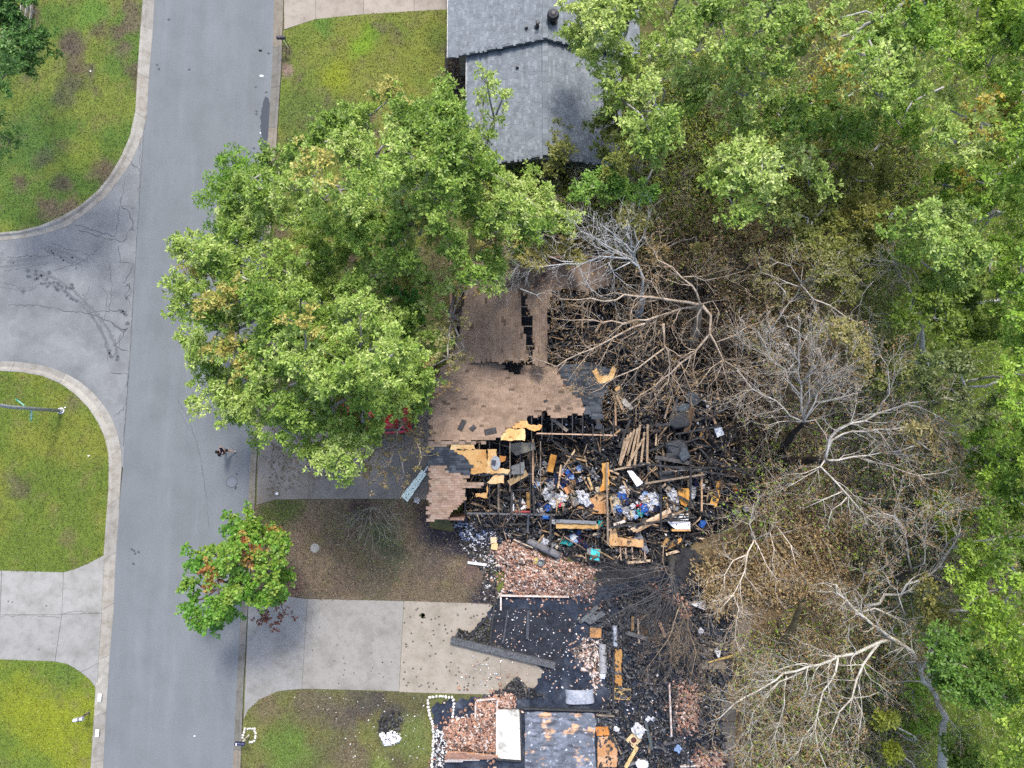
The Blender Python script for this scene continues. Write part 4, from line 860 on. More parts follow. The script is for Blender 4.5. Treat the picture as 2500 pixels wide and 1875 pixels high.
# -- feathery cedar under them at the street edge
tree('cedar_tree', 'feathery deep green cedar leaning over the street', [(480, 385), (520, 365), (590, 370), (640, 400), (650, 560), (640, 600), (580, 570), (520, 560), (490, 500), (500, 440)], (640, 520), 3, 7, [(.06, .14, .008), (.1, .22, .012), (.17, .31, .022)], 17, rad=.85, spacing=.95, tufts=70, leaves=9, L=.26, W=.05, droop=.3, squash=.6, bark=(.09, .06, .045), cat='tree')
# -- sweetgum turning red by the long driveway
gumP = [(420, 1395), (470, 1385), (450, 1360), (480, 1340), (480, 1300), (545, 1285), (560, 1245), (600, 1255), (640, 1280), (690, 1290), (705, 1350), (700, 1420), (690, 1470), (640, 1490), (590, 1500), (540, 1535), (500, 1555), (480, 1530), (475, 1490), (440, 1485), (430, 1450), (470, 1440)]
tree('sweetgum_tree', 'small sweetgum with green leaves turning orange and red beside the long driveway', gumP, (640, 1400), 3.2, 7.2, [(.06, .17, .02), (.1, .24, .026), (.16, .28, .034), (.25, .29, .05)], 18, rad=.68, spacing=.86, tufts=84, leaves=7, L=.17, W=.13, tip=[(.3, .14, .035), (.24, .08, .03), (.32, .22, .05)], tiprate=.06, bark=(.12, .1, .085))
tree('sweetgum_tree', 'rust red lower branch of foliage drooping above the long driveway', [(600, 1500), (650, 1460), (700, 1455), (715, 1490), (690, 1520), (650, 1525), (612, 1530)], (645, 1440), 2.6, 3.6, [(.1, .03, .02), (.16, .05, .03), (.07, .05, .02)], 19, rad=.5, spacing=.7, tufts=16, leaves=6, L=.14, W=.1, bark=(.14, .1, .09), thick=.6)
# -- corner tree over the far lawn
tree('oak_tree', 'dark green tree overhanging the corner lawn by the grey fence', [(-160, -90), (110, -90), (120, 20), (85, 60), (130, 120), (125, 145), (85, 150), (60, 215), (20, 220), (-20, 200), (-160, 240)], (-60, 60), 6, 10.5, [(.04, .11, .02), (.07, .16, .03), (.11, .22, .05), (.17, .28, .1)], 20, bark=(.2, .19, .18))
tree('oak_tree', 'dark green branch tips poking in over the corner lawn edge', [(-140, 245), (10, 248), (18, 275), (-5, 300), (30, 320), (42, 350), (10, 355), (-140, 350)], (-110, 300), 5.5, 7.5, [(.04, .11, .02), (.08, .17, .03), (.12, .22, .05)], 22, rad=.7, spacing=.9, tufts=40)

# -- woodland behind the houses
W_ = [
 ('green oak hanging over the far corner of the grey roof', [(1395, 30), (1420, -90), (1620, -90), (1570, 30), (1540, 80), (1560, 110), (1500, 140), (1450, 145), (1400, 110)], (1640, 40), 7, 10, OAK2[1:], .8, 1.0),
 ('green oak touching the grey roof with a pale blossom tipped top', [(1450, 175), (1510, 160), (1560, 110), (1640, 70), (1720, 150), (1740, 260), (1690, 330), (1640, 370), (1560, 360), (1510, 300), (1500, 230), (1455, 215)], (1640, 220), 6.5, 10, OAK2, .95, 1.15),
 ('tall green oak with bare grey limbs showing through its crown', [(1660, 20), (1740, -90), (1920, -90), (1950, 30), (1940, 130), (1900, 230), (1830, 260), (1760, 240), (1700, 160)], (1820, 130), 8, 13, OAK2, 1.05, 1.3),
 ('large oak with yellow flecked top in the middle of the wood', [(1960, 60), (2000, 0), (2080, -30), (2180, 10), (2200, 80), (2250, 150), (2260, 210), (2200, 240), (2140, 260), (2060, 240), (1990, 200), (1975, 130)], (2120, 160), 9, 14, OAK[1:], 1.05, 1.25),
 ('green oak at the top edge of the wood behind the yellow flecked oak', [(2130, -90), (2330, -90), (2370, 20), (2320, 120), (2260, 150), (2200, 70), (2150, 20)], (2240, 20), 8, 12, WDG, 1.05, 1.25),
 ('bright green oak filling the top corner of the wood', [(2350, -90), (2640, -90), (2640, 190), (2480, 200), (2400, 180), (2340, 130), (2370, 30)], (2460, 60), 9, 13.5, WDG[1:], 1.05, 1.25),
 ('oak with scattered orange leaves beside the woodland gap', [(2265, 260), (2310, 225), (2390, 230), (2440, 260), (2440, 340), (2390, 400), (2330, 390), (2280, 350), (2265, 300)], (2340, 310), 8, 12, OAK2[1:], .95, 1.15),
 ('dense green oak along the woodland edge below the orange flecked oak', [(2400, 210), (2640, 200), (2640, 520), (2500, 520), (2400, 470), (2360, 410), (2430, 360), (2450, 280)], (2480, 370), 8, 12, WDG, 1.05, 1.25),
 ('low dark green oak in the shade of the yellow flecked oak', [(1860, 260), (1920, 220), (2000, 230), (2060, 250), (2140, 270), (2150, 330), (2060, 350), (1990, 330), (1900, 320)], (2020, 290), 5, 7.5, [(.09, .17, .024), (.15, .25, .035), (.24, .34, .08)], .9, 1.15),
 ('rounded pale green oak standing alone above the brown thicket', [(1715, 440), (1760, 350), (1800, 325), (1860, 340), (1930, 330), (1980, 380), (2010, 440), (1990, 480), (1920, 470), (1915, 520), (1860, 550), (1790, 530), (1730, 500)], (1840, 440), 6.5, 10.5, OAK[1:], .95, 1.1),
 ('young green oak between the grey roof and the pale oak', [(1510, 260), (1570, 240), (1620, 260), (1660, 300), (1650, 350), (1600, 370), (1540, 340)], (1590, 300), 5, 7.5, OAK2[1:], .8, 1.0),
 ('rounded bright green bushy tree below the grey roof', [(1405, 470), (1430, 435), (1480, 425), (1510, 445), (1510, 480), (1460, 495), (1420, 490)], (1460, 465), 4.5, 6, [(.1, .21, .03), (.16, .29, .045), (.24, .37, .075)], .65, .8),
 ('twin rounded bright green bushy tree nearer the pale oak', [(1520, 460), (1545, 435), (1590, 440), (1608, 465), (1590, 490), (1545, 490)], (1565, 468), 4.5, 6, [(.1, .21, .03), (.16, .29, .045), (.24, .37, .075)], .65, .8),
 ('blue green oak beside the woodland edge above the bare limbs', [(2190, 510), (2260, 480), (2340, 500), (2400, 560), (2400, 640), (2350, 700), (2270, 680), (2210, 620)], (2300, 590), 7, 10.5, [(.09, .17, .026), (.155, .255, .04), (.24, .345, .065), (.34, .43, .12)], .95, 1.15),
 ('green oak on the picture edge beside the blue green oak', [(2400, 520), (2640, 520), (2640, 800), (2480, 800), (2420, 720), (2400, 640)], (2490, 650), 7, 11, WDG, 1.05, 1.25),
 ('lime green oak above the dark woodland gap', [(2170, 730), (2240, 700), (2330, 700), (2420, 740), (2430, 800), (2380, 850), (2290, 840), (2220, 800)], (2310, 770), 6, 9, [(.08, .14, .015), (.12, .18, .02), (.17, .22, .03)], .85, 1.15),
 ('soft grey green oak crowded by bare white limbs', [(2210, 880), (2280, 840), (2370, 860), (2430, 930), (2430, 1010), (2390, 1060), (2330, 1030), (2310, 960), (2240, 940)], (2330, 940), 6, 9, [(.08, .115, .03), (.12, .155, .045), (.17, .19, .07)], .85, 1.1),
 ('deep green oak along the edge behind the soft grey green oak', [(2430, 800), (2640, 800), (2640, 1130), (2480, 1110), (2440, 1020), (2430, 900)], (2500, 950), 7, 10.5, WDG, 1.0, 1.25),
 ('lime yellow sapling crown beside the curved bare limb', [(2270, 1230), (2310, 1215), (2360, 1240), (2365, 1280), (2320, 1295), (2280, 1275)], (2320, 1255), 5, 6.5, [(.14, .2, .015), (.19, .25, .025), (.24, .27, .05)], .6, .75),
 ('lime yellow oak at the edge below the deep green oak', [(2410, 1120), (2640, 1100), (2640, 1420), (2480, 1400), (2420, 1330), (2430, 1220)], (2490, 1260), 6.5, 10, [(.07, .14, .015), (.11, .19, .02), (.17, .24, .03)], .95, 1.2),
 ('bright green oak beside the lowest bare trunk', [(2255, 1590), (2310, 1560), (2380, 1580), (2430, 1640), (2470, 1720), (2450, 1760), (2390, 1740), (2330, 1690), (2270, 1650)], (2370, 1660), 6.5, 9.5, [(.06, .14, .018), (.095, .185, .028), (.13, .22, .04)], .9, 1.1),
 ('large bright green oak filling the lower picture edge', [(2400, 1420), (2640, 1420), (2640, 1990), (2440, 1990), (2460, 1780), (2480, 1700), (2440, 1600), (2400, 1520)], (2520, 1680), 7, 11, WDG[1:], 1.05, 1.25),
 ('small yellow green sapling among the bare trunks', [(2130, 1740), (2180, 1730), (2185, 1770), (2150, 1780)], (2155, 1755), 4, 5, [(.2, .24, .02), (.26, .28, .05)], .5, .6),
 ('yellow green sapling below the bare trunks', [(2140, 1820), (2200, 1825), (2205, 1860), (2160, 1870)], (2175, 1845), 4, 5, [(.2, .24, .02), (.25, .28, .04)], .5, .6),
 ('bright weedy sapling at the foot of the lowest bare trunk', [(2320, 1800), (2380, 1790), (2420, 1850), (2400, 1990), (2330, 1990)], (2370, 1850), 4.5, 6, [(.09, .16, .02), (.13, .2, .03)], .7, .9),
 ('yellow leaved scorched oak in front of the dark woodland gap', [(1990, 790), (2040, 770), (2110, 810), (2130, 870), (2120, 920), (2080, 900), (2070, 850), (2010, 830)], (2060, 850), 6, 8, [(.22, .2, .06), (.28, .25, .09), (.16, .16, .05)], .6, .85),
 ('thin yellow green oak behind the fan shaped bare tree', [(1990, 600), (2060, 580), (2090, 640), (2080, 700), (2020, 690), (1990, 650)], (2040, 640), 5.5, 7.5, [(.14, .16, .04), (.2, .21, .06)], .7, .95),
 ('sparse tan leaved oak above the long bare limbs', [(2200, 1050), (2290, 1040), (2350, 1090), (2320, 1140), (2240, 1120)], (2270, 1090), 5.5, 7.5, [(.24, .2, .08), (.19, .17, .06)], .6, .95),
 ('olive oak with fading leaves below the bushy trees', [(1480, 520), (1540, 500), (1600, 510), (1610, 560), (1560, 590), (1500, 570)], (1540, 545), 4.5, 6.5, [(.13, .14, .04), (.19, .18, .06), (.1, .12, .03)], .7, .95),
 ('thin fading oak scattered with yellow leaves over the lower bare limbs', [(2230, 1430), (2270, 1400), (2300, 1450), (2320, 1530), (2290, 1550), (2250, 1500)], (2270, 1480), 5, 7, [(.22, .2, .05), (.16, .17, .05)], .55, .85),
 ('thin yellow green shrub tree brushing the lower edge of the grey roof', [(1318, 410), (1335, 335), (1365, 300), (1388, 335), (1395, 400), (1370, 440), (1330, 440)], (1350, 420), 3.5, 5, [(.15, .17, .035), (.22, .23, .05)], .55, .8),
 ('olive cedar like tree beside the far corner of the grey roof', [(1445, 400), (1458, 300), (1490, 255), (1540, 240), (1560, 330), (1540, 400), (1490, 420)], (1500, 360), 4, 6.5, [(.1, .13, .025), (.16, .19, .035), (.22, .24, .05)], .75, .95),
 ('green oak filling the gap beneath the tall grey limbed oak', [(1730, 240), (1830, 250), (1880, 320), (1800, 345), (1745, 320)], (1800, 290), 5, 7, OAK2[:4], .85, 1.1),
 ('low olive tree in the thicket below the shaded oak', [(1990, 340), (2120, 345), (2200, 400), (2160, 480), (2050, 450), (1990, 400)], (2090, 400), 3.5, 5, [(.11, .13, .025), (.17, .19, .035), (.23, .23, .05)], .8, 1.2),
 ('dark green oak beside the black woodland gap', [(2140, 250), (2260, 220), (2285, 330), (2210, 345), (2150, 320)], (2210, 290), 5, 7.5, WDG[:3], .9, 1.15),
 ('low yellow olive tree in the open thicket', [(2050, 490), (2180, 490), (2210, 560), (2150, 625), (2070, 590)], (2130, 550), 3, 4.5, [(.14, .15, .03), (.21, .21, .04), (.27, .26, .06)], .75, 1.2),
 ('green oak between the orange flecked oak and the blue green oak', [(2320, 390), (2420, 420), (2420, 545), (2330, 515), (2285, 450)], (2360, 460), 6, 9, WDG, .95, 1.15),
 ('olive yellow oak in the thicket above the white forked limbs', [(1950, 570), (2060, 545), (2130, 610), (2100, 700), (2140, 740), (2070, 760), (2000, 690)], (2050, 650), 4, 6, [(.14, .16, .03), (.2, .22, .045), (.27, .27, .07)], .75, 1.15),
 ('green oak between the bare long limbs and the picture edge', [(2370, 1050), (2480, 1080), (2470, 1190), (2400, 1210), (2355, 1130)], (2420, 1130), 5, 7.5, WDG, .9, 1.1),
 ('lime oak in the gap above the large bright oak', [(2350, 1300), (2440, 1330), (2430, 1450), (2370, 1430)], (2400, 1380), 5, 7, WDG[1:], .85, 1.1),
 ('low bright bush beside the massive mottled trunk', [(2190, 1640), (2250, 1650), (2285, 1740), (2270, 1830), (2215, 1780)], (2240, 1740), 1.2, 2.2, [(.14, .24, .03), (.2, .31, .04)], .7, 1.2),
 ('olive oak screening the dark woodland gap', [(2110, 860), (2200, 830), (2240, 900), (2180, 965), (2125, 930)], (2170, 900), 4, 6, [(.12, .15, .03), (.18, .2, .05)], .75, 1.1),
 ('muted olive oak below the pale oak', [(1890, 500), (1980, 475), (2040, 540), (1980, 610), (1910, 575)], (1960, 545), 4, 6, [(.11, .14, .03), (.17, .2, .045)], .75, 1.15),
 ('thin yellow oak over the upper edge of the brown roof', [(1180, 600), (1330, 560), (1410, 590), (1420, 640), (1340, 655), (1250, 650), (1190, 680)], (1300, 615), 5, 6.5, [(.22, .2, .05), (.28, .25, .08), (.16, .17, .04)], .6, .9),
 ('fading brown leaved oak behind the silvery fan tree', [(1580, 580), (1680, 560), (1750, 600), (1740, 660), (1660, 650), (1600, 630)], (1670, 610), 3.5, 5, [(.3, .2, .08), (.24, .18, .07), (.2, .2, .05)], .6, 1.1),
]
for i, (lb, poly, base, zl, zt, pal, rd, sp_) in enumerate(W_):
    thin = any(w in lb for w in ('sparse', 'thin', 'yellow leaved', 'fading'))
    big_ = poly_area(poly) > 12000
    tree('sapling' if 'sapling' in lb else 'oak_tree', lb, poly, base, zl, zt, pal, 100 + i, rad=rd, spacing=sp_, tufts=44 if thin else 96, leaves=9, L=.21, W=.09, tip=YEL if ('yellow flecked' in lb or 'orange' in lb) else ([(.42, .4, .3)] if 'blossom' in lb else None), tiprate=.12 if 'flecked' in lb or 'orange' in lb else .025, bark=(.32, .31, .29) if not thin else (.3, .28, .25), twigs=8 if thin else 4, group=None)

# -- bare and charred trees: surveyed limbs, grown twigs
class Bare:
    def __init__(s, seed): s.r = random.Random(seed); s.tips = []
    def limb(s, mb, pts, r0, r1, tint, lvl, dens, n=6):
        r = s.r; Q = [pts[0]]
        for i in range(1, len(pts)):
            a, b = pts[i - 1], pts[i]; k = max(1, int((b - a).length / (.55 if lvl == 0 else .3)))
            for j in range(1, k + 1):
                q = a.lerp(b, j / k); w = .1 if lvl == 0 else .06
                if j < k: q = q + Vector((r.gauss(0, w), r.gauss(0, w), r.gauss(0, w)))
                Q.append(q)
        m = len(Q); R = [r0 + (r1 - r0) * (i / (m - 1)) ** .85 for i in range(m)]
        mb.tube(Q, R, vary(tint, .1, r), n, lvl == 0)
        s.tips.append(Q[-1])
        if lvl >= 3: return
        tot = sum((Q[i] - Q[i - 1]).length for i in range(1, m)); step = (.37, .28, .27)[lvl] / dens; acc = step * r.random(); first = .12 if lvl else .2
        for i in range(1, m):
            d = Q[i] - Q[i - 1]; acc += d.length; t = i / m
            while acc > step:
                acc -= step * r.uniform(.6, 1.4)
                if t < first: continue
                dd = d.normalized(); ang = r.uniform(.45, 1.05); ax = Vector((r.gauss(0, .6), r.gauss(0, .6), 1)).normalized(); sgn = r.choice((-1, 1))
                nd = Matrix.Rotation(ang * sgn, 3, ax) @ dd; nd.z = nd.z * .6 + r.gauss(.05, .2); nd.normalize()
                L = min(tot * .55, (2.6, 1.2, .55)[lvl]) * r.uniform(.45, 1.15) * (1.1 - .55 * t); rr = R[i] * r.uniform(.4, .62); rr = max(rr, .007)
                k = max(2, int(L / .32)); p = Q[i]; B = [p]; v = nd.copy()
                for _ in range(k):
                    v = (v + Vector((r.gauss(0, .2), r.gauss(0, .2), r.gauss(.03, .12)))).normalized(); p = p + v * (L / k); B.append(p)
                s.limb(mb, B, min(rr, .09), max(.004, rr * .25), tint, lvl + 1, dens, 4 if lvl == 0 else 3)

def bare_tree(name, label, base, limbs, tint, seed, dens=1., r0=.16, trunk=None, leafpal=None, leafn=0, cat='tree', ttint=None):
    """limbs: list of (pixel polyline, z start, z end, start radius)"""
    b = Bare(seed); o = P(*base, .07); root = empty(name, o, label, cat)
    if trunk:
        mb = MB(); pts = [o] + [P(u, v, z) for u, v, z in trunk]; k = len(pts); Q = []
        for i in range(k - 1):
            for j in range(4): Q.append(pts[i].lerp(pts[i + 1], j / 4) + Vector((b.r.gauss(0, .03), b.r.gauss(0, .03), 0)))
        Q.append(pts[-1]); mb.tube(Q, [r0 * (1.45 - .95 * (i / (len(Q) - 1)) ** .8) for i in range(len(Q))], ttint or tint, 9); mb.build('trunk', M['bark'], root, smooth=True)
    for pl, z0, z1, rr in limbs:
        if trunk and 4 < math.hypot(pl[0][0] - trunk[-1][0], pl[0][1] - trunk[-1][1]) < 60: pl = [trunk[-1][:2]] + list(pl); z0 = min(z0, trunk[-1][2])
        mb = MB(); n = len(pl); b.limb(mb, [P(u, v, z0 + (z1 - z0) * i / (n - 1)) for i, (u, v) in enumerate(pl)], rr * .76, max(.012, rr * .22), tint, 0, dens)
        mb.build('limb', M['bark'], root, smooth=True)
    if leafn:
        rng = np.random.default_rng(seed); t = np.array([tuple(q) for q in b.tips]); t = t[rng.integers(0, len(t), leafn)] + rng.normal(0, .07, (leafn, 3)); d = unit(rng.normal(size=(leafn, 3)) + [0, 0, .3]); pal = np.array(leafpal)
        V = leaf_quads(t, d, .11 * rng.uniform(.6, 1.4, leafn), .05 * rng.uniform(.7, 1.3, leafn), rng)
        link('crown', mesh_np('crown', V - np.array(o), np.arange(len(V)), 4, pal[rng.integers(0, len(pal), leafn)] * rng.uniform(.7, 1.3, (leafn, 1)), M['leaf']), root, o)
    return root
PALE, TAN, GRY, BLK = (.4, .375, .335), (.38, .31, .24), (.3, .3, .3), (.04, .038, .036)
SC_ = [(.22, .13, .05), (.17, .1, .04), (.28, .19, .08)]
bare_tree('bare_tree', 'large scorched bare tree with twisting limbs over the collapsed roof', (1690, 850), [
    ([(1714, 746), (1680, 738), (1638, 733), (1559, 724), (1505, 732), (1440, 728), (1369, 730)], 6, 6.5, .11), ([(1708, 740), (1701, 715), (1663, 677), (1606, 635), (1594, 607)], 6, 8, .09), ([(1710, 748), (1663, 753), (1606, 772), (1575, 790), (1521, 828), (1500, 850)], 6, 5, .1),
    ([(1714, 746), (1703, 770), (1701, 803), (1720, 825)], 6, 5, .08), ([(1714, 746), (1735, 770), (1733, 815), (1700, 855), (1685, 870), (1638, 911), (1594, 946), (1540, 985)], 6, 4, .11), ([(1733, 815), (1745, 835), (1765, 879), (1800, 900), (1840, 960)], 5.6, 5, .08), ([(1750, 835), (1820, 800), (1870, 780)], 5.5, 6, .05),
    ([(1606, 772), (1552, 781), (1521, 790), (1416, 781), (1353, 778)], 5.6, 5.8, .08), ([(1575, 790), (1473, 838), (1416, 863), (1359, 895), (1306, 879), (1290, 885)], 5.6, 5.5, .08), ([(1473, 838), (1432, 870), (1404, 904), (1378, 945)], 5.5, 5, .05), ([(1619, 790), (1622, 844), (1635, 892), (1632, 930), (1600, 970)], 5.5, 4, .1), ([(1622, 850), (1575, 885), (1505, 920), (1440, 960)], 5, 4.4, .07),
    ([(1714, 742), (1740, 735), (1755, 760), (1748, 800)], 6, 6, .05), ([(1663, 677), (1720, 685), (1770, 675), (1820, 660)], 7, 7, .05), ([(1765, 879), (1720, 920), (1690, 960)], 5, 4.5, .05)],
    TAN, 31, .85, .24, [(1700, 800, 3), (1714, 746, 6)], SC_, 2500)
bare_tree('bare_tree', 'silvery bare tree fanning upward behind the brown roof', (1560, 780), [
    ([(1568, 714), (1556, 645), (1545, 620), (1527, 597), (1495, 569), (1473, 553)], 5, 9, .11), ([(1550, 632), (1510, 615), (1480, 600), (1445, 575), (1420, 565)], 7, 9, .06), ([(1552, 640), (1520, 625), (1490, 612), (1460, 590)], 7, 9, .05), ([(1545, 620), (1540, 590), (1530, 560), (1515, 545)], 7.5, 9.5, .05), ([(1550, 630), (1555, 590), (1548, 560)], 7.5, 9.5, .045),
    ([(1556, 650), (1537, 632), (1464, 626), (1416, 645), (1347, 648), (1300, 655)], 6.5, 7, .08), ([(1490, 640), (1450, 660), (1425, 668)], 6.5, 6.5, .04), ([(1416, 654), (1423, 677), (1442, 705), (1464, 722), (1500, 735)], 6.5, 6, .05), ([(1540, 640), (1500, 660), (1480, 672)], 6.5, 6.5, .05), ([(1485, 640), (1500, 670), (1530, 695), (1560, 712)], 6, 5.5, .05), ([(1400, 640), (1340, 625), (1270, 640), (1256, 660), (1250, 700)], 6.5, 6, .05), ([(1270, 705), (1310, 720), (1330, 745)], 6, 5.5, .045)],
    (.42, .425, .42), 32, 1.0, .2, [(1565, 740, 3), (1568, 714, 5)])
bare_tree('bare_tree', 'fan shaped bare grey tree with a charred trunk foot', (1895, 1113), [
    ([(1962, 1030), (1956, 939), (1951, 886), (1953, 834), (1924, 796)], 6, 9, .09), ([(1951, 962), (1924, 932), (1890, 886), (1868, 841), (1850, 810)], 7, 9.5, .07), ([(1965, 1025), (1996, 958), (2034, 920), (2060, 900)], 6, 9, .07), ([(1958, 932), (2011, 894), (2041, 864)], 7.5, 9.5, .05), ([(1968, 1020), (2000, 984), (2056, 969), (2090, 960)], 6, 8, .06), ([(1958, 1028), (1913, 996), (1864, 965), (1823, 932), (1800, 905)], 6, 8, .07), ([(1962, 1028), (1975, 940), (1985, 870), (1975, 830)], 6, 9.5, .06), ([(1955, 900), (1935, 860), (1915, 840)], 7.5, 9.5, .05), ([(1990, 1025), (2015, 1060), (2035, 1120)], 6, 6, .06), ([(1955, 1030), (1900, 1030), (1850, 1035)], 6, 6.5, .04), ([(1956, 939), (1990, 900), (2000, 850)], 7, 9.5, .05)],
    PALE, 33, 1.1, .2, [(1928, 1071, 3), (1962, 1030, 6)], SC_, 1500, ttint=(.03, .026, .022))
bare_tree('bare_tree', 'sprawling bare tree with long pale limbs reaching over the green oaks', (1880, 1130), [
    ([(2026, 1070), (2041, 1052), (2139, 1011), (2218, 984), (2309, 971), (2350, 985)], 6.5, 8, .11), ([(2147, 1007), (2171, 962), (2167, 894), (2150, 870)], 7, 9, .06), ([(2030, 1075), (2056, 1060), (2177, 1048), (2252, 1043), (2346, 1071), (2400, 1110)], 6.5, 8, .08), ([(2026, 1124), (2120, 1112), (2196, 1101), (2240, 1085)], 6, 7.5, .09), ([(2110, 1120), (2177, 1139), (2241, 1161), (2301, 1154), (2343, 1139)], 6.5, 7.5, .06), ([(2003, 1139), (2037, 1173), (2071, 1210), (2107, 1253), (2148, 1290)], 6, 7, .08), ([(2003, 1139), (1965, 1155), (1924, 1158)], 6, 6.5, .05), ([(2071, 1210), (2030, 1245), (2021, 1281)], 6.5, 7, .05), ([(2200, 985), (2280, 1010), (2330, 1040)], 7.5, 8, .04), ([(1998, 1145), (1940, 1180), (1900, 1200)], 6, 6, .05), ([(2056, 1200), (2010, 1220), (1965, 1240)], 6.5, 6.5, .05), ([(2196, 1101), (2170, 1060), (2160, 1040)], 7, 7.5, .04)],
    PALE, 34, 1.05, .28, [(1950, 1126, 3), (2015, 1122, 6)], SC_, 3500, ttint=(.035, .028, .024))  # near-black ttint puts the shade on this trunk into its colour
bare_tree('bare_tree', 'pale forked bare tree above the stepping slabs', (1835, 1300), [
    ([(1842, 1318), (1822, 1355), (1790, 1368), (1769, 1403), (1768, 1440)], 5, 6, .06), ([(1825, 1350), (1818, 1395), (1790, 1452), (1798, 1509), (1795, 1560)], 5, 6, .06), ([(1845, 1325), (1851, 1334), (1871, 1379), (1895, 1412), (1893, 1450)], 5, 6, .06), ([(1842, 1318), (1880, 1300), (1890, 1340), (1885, 1375)], 5, 6.5, .04), ([(1790, 1452), (1765, 1480), (1740, 1500)], 5.6, 6, .04), ([(1842, 1318), (1830, 1280), (1840, 1230)], 5, 6, .04), ([(1900, 1290), (1930, 1330), (1945, 1390)], 5, 6, .04)],
    (.45, .4, .34), 35, 1.15, .1, [(1840, 1310, 3), (1842, 1318, 5)], SC_, 800)
bare_tree('bare_tree', 'bare grey tree with curved limbs rising through the brown thicket', (2180, 1420), [
    ([(2225, 1390), (2215, 1334), (2207, 1285), (2184, 1257), (2156, 1253)], 5, 8, .07), ([(2257, 1375), (2262, 1302), (2278, 1257), (2280, 1220)], 5, 8.5, .06), ([(2111, 1481), (2200, 1452), (2270, 1403), (2323, 1338), (2345, 1290)], 4, 8, .12), ([(2300, 1370), (2310, 1300), (2300, 1250)], 6, 8, .05), ([(2042, 1428), (2066, 1464), (2107, 1505)], 6, 5, .06), ([(2107, 1505), (2090, 1440), (2110, 1400), (2150, 1390)], 5, 7, .05), ([(2270, 1490), (2330, 1490), (2420, 1480), (2500, 1430)], 5, 7, .1), ([(2107, 1493), (2164, 1497), (2209, 1521), (2250, 1545)], 5, 5, .08), ([(2209, 1500), (2190, 1440), (2165, 1410)], 5.5, 7.5, .05), ([(2323, 1338), (2380, 1320), (2450, 1310)], 7, 8, .05)],
    (.42, .4, .36), 36, 1.1, .22, [(2200, 1400, 3), (2225, 1390, 5)], SC_, 2500, ttint=(.06, .05, .04))
bare_tree('bare_tree', 'leaning bare oak with a massive mottled pale trunk', (2302, 1990), [
    ([(2302, 1770), (2286, 1700), (2249, 1639), (2209, 1578), (2148, 1538), (2107, 1505), (2066, 1464), (2042, 1428)], 4.5, 8, .2), ([(2178, 1558), (2150, 1567), (2099, 1591), (2046, 1603), (2001, 1623), (1895, 1660), (1794, 1717), (1760, 1750)], 6.0, 8, .125), ([(2150, 1566), (2130, 1590), (2107, 1623), (2091, 1660), (2080, 1705), (2046, 1749), (2030, 1790)], 6.2, 8, .1), ([(2046, 1605), (2040, 1640), (2009, 1688), (1995, 1745), (1997, 1827), (2020, 1880)], 7, 8, .08), ([(1960, 1640), (1903, 1664), (1838, 1741), (1836, 1820), (1830, 1880)], 7, 7.5, .06), ([(1994, 1625), (1930, 1625), (1850, 1640), (1800, 1650)], 7, 7, .06), ([(2085, 1700), (2105, 1740), (2095, 1790), (2080, 1840)], 7, 7.5, .05), ([(1995, 1750), (1960, 1800), (1920, 1860)], 7, 7.5, .05), ([(1920, 1650), (1915, 1720), (1890, 1800), (1850, 1850)], 7, 7, .05), ([(2290, 1720), (2320, 1760), (2345, 1790)], 5, 6, .06), ([(2100, 1610), (2140, 1640), (2170, 1660)], 6, 6.5, .04), ([(2080, 1705), (2120, 1700), (2145, 1690)], 7, 7, .04)],
    (.38, .365, .32), 37, 1.05, .3, [(2302, 1870, 2.5), (2302, 1770, 4.5)], SC_ + [(.2, .17, .05)], 5000)
bare_tree('bare_tree', 'leaning scorched trunk with dark olive bark beside the stepping slabs', (1893, 1592), [
    ([(1960, 1469), (1990, 1450), (2042, 1428), (2080, 1420)], 5, 6, .07), ([(1958, 1475), (1990, 1500), (2020, 1540), (2045, 1560), (2075, 1590)], 5, 4, .08), ([(1958, 1472), (1970, 1430), (1950, 1400)], 5, 7, .05), ([(2020, 1540), (1990, 1545), (1960, 1550)], 4.5, 5, .04), ([(1935, 1540), (1990, 1570), (2040, 1590)], 3, 5, .04)],
    (.13, .1, .06), 38, 1.0, .2, [(1940, 1526, 3), (1960, 1469, 5)], SC_, 1200, ttint=(.14, .11, .06))
bare_tree('bare_tree', 'bare tree with white forked limbs in the upper thicket', (1900, 800), [
    ([(1880, 810), (1905, 770), (1945, 720), (1955, 694), (1960, 650)], 5, 7, .07), ([(1955, 694), (1985, 730), (2025, 745), (2060, 770), (2100, 790)], 6.5, 7.5, .06), ([(1950, 700), (1900, 680), (1860, 665), (1850, 640)], 6.5, 7, .05), ([(1955, 690), (1930, 650), (1900, 640), (1880, 650)], 6.5, 7.5, .05), ([(1955, 692), (1990, 670), (2050, 660)], 6.5, 7.5, .04), ([(1895, 690), (1915, 710), (1920, 725)], 6.5, 6.5, .04)],
    PALE, 39, 1.1, .13, [(1885, 805, 4.5)], [(.26, .22, .08), (.2, .19, .06)], 2600)
bare_tree('bare_tree', 'bare grey tree with drooping limbs beside the dark woodland gap', (2260, 900), [
    ([(2245, 760), (2215, 690), (2195, 660), (2185, 640)], 5, 8, .08), ([(2240, 680), (2220, 655), (2160, 635)], 6, 8, .05), ([(2230, 850), (2250, 800), (2290, 790), (2340, 815)], 4, 6, .07), ([(2200, 880), (2210, 850), (2230, 840)], 4, 4.5, .06), ([(2170, 960), (2170, 910), (2150, 870), (2130, 850)], 5, 7, .05), ([(2150, 660), (2120, 700), (2080, 760)], 6, 7, .04)],
    (.42, .4, .36), 40, 1.1, .16, [(2250, 850, 3), (2245, 760, 5)], [(.2, .19, .05)], 900)
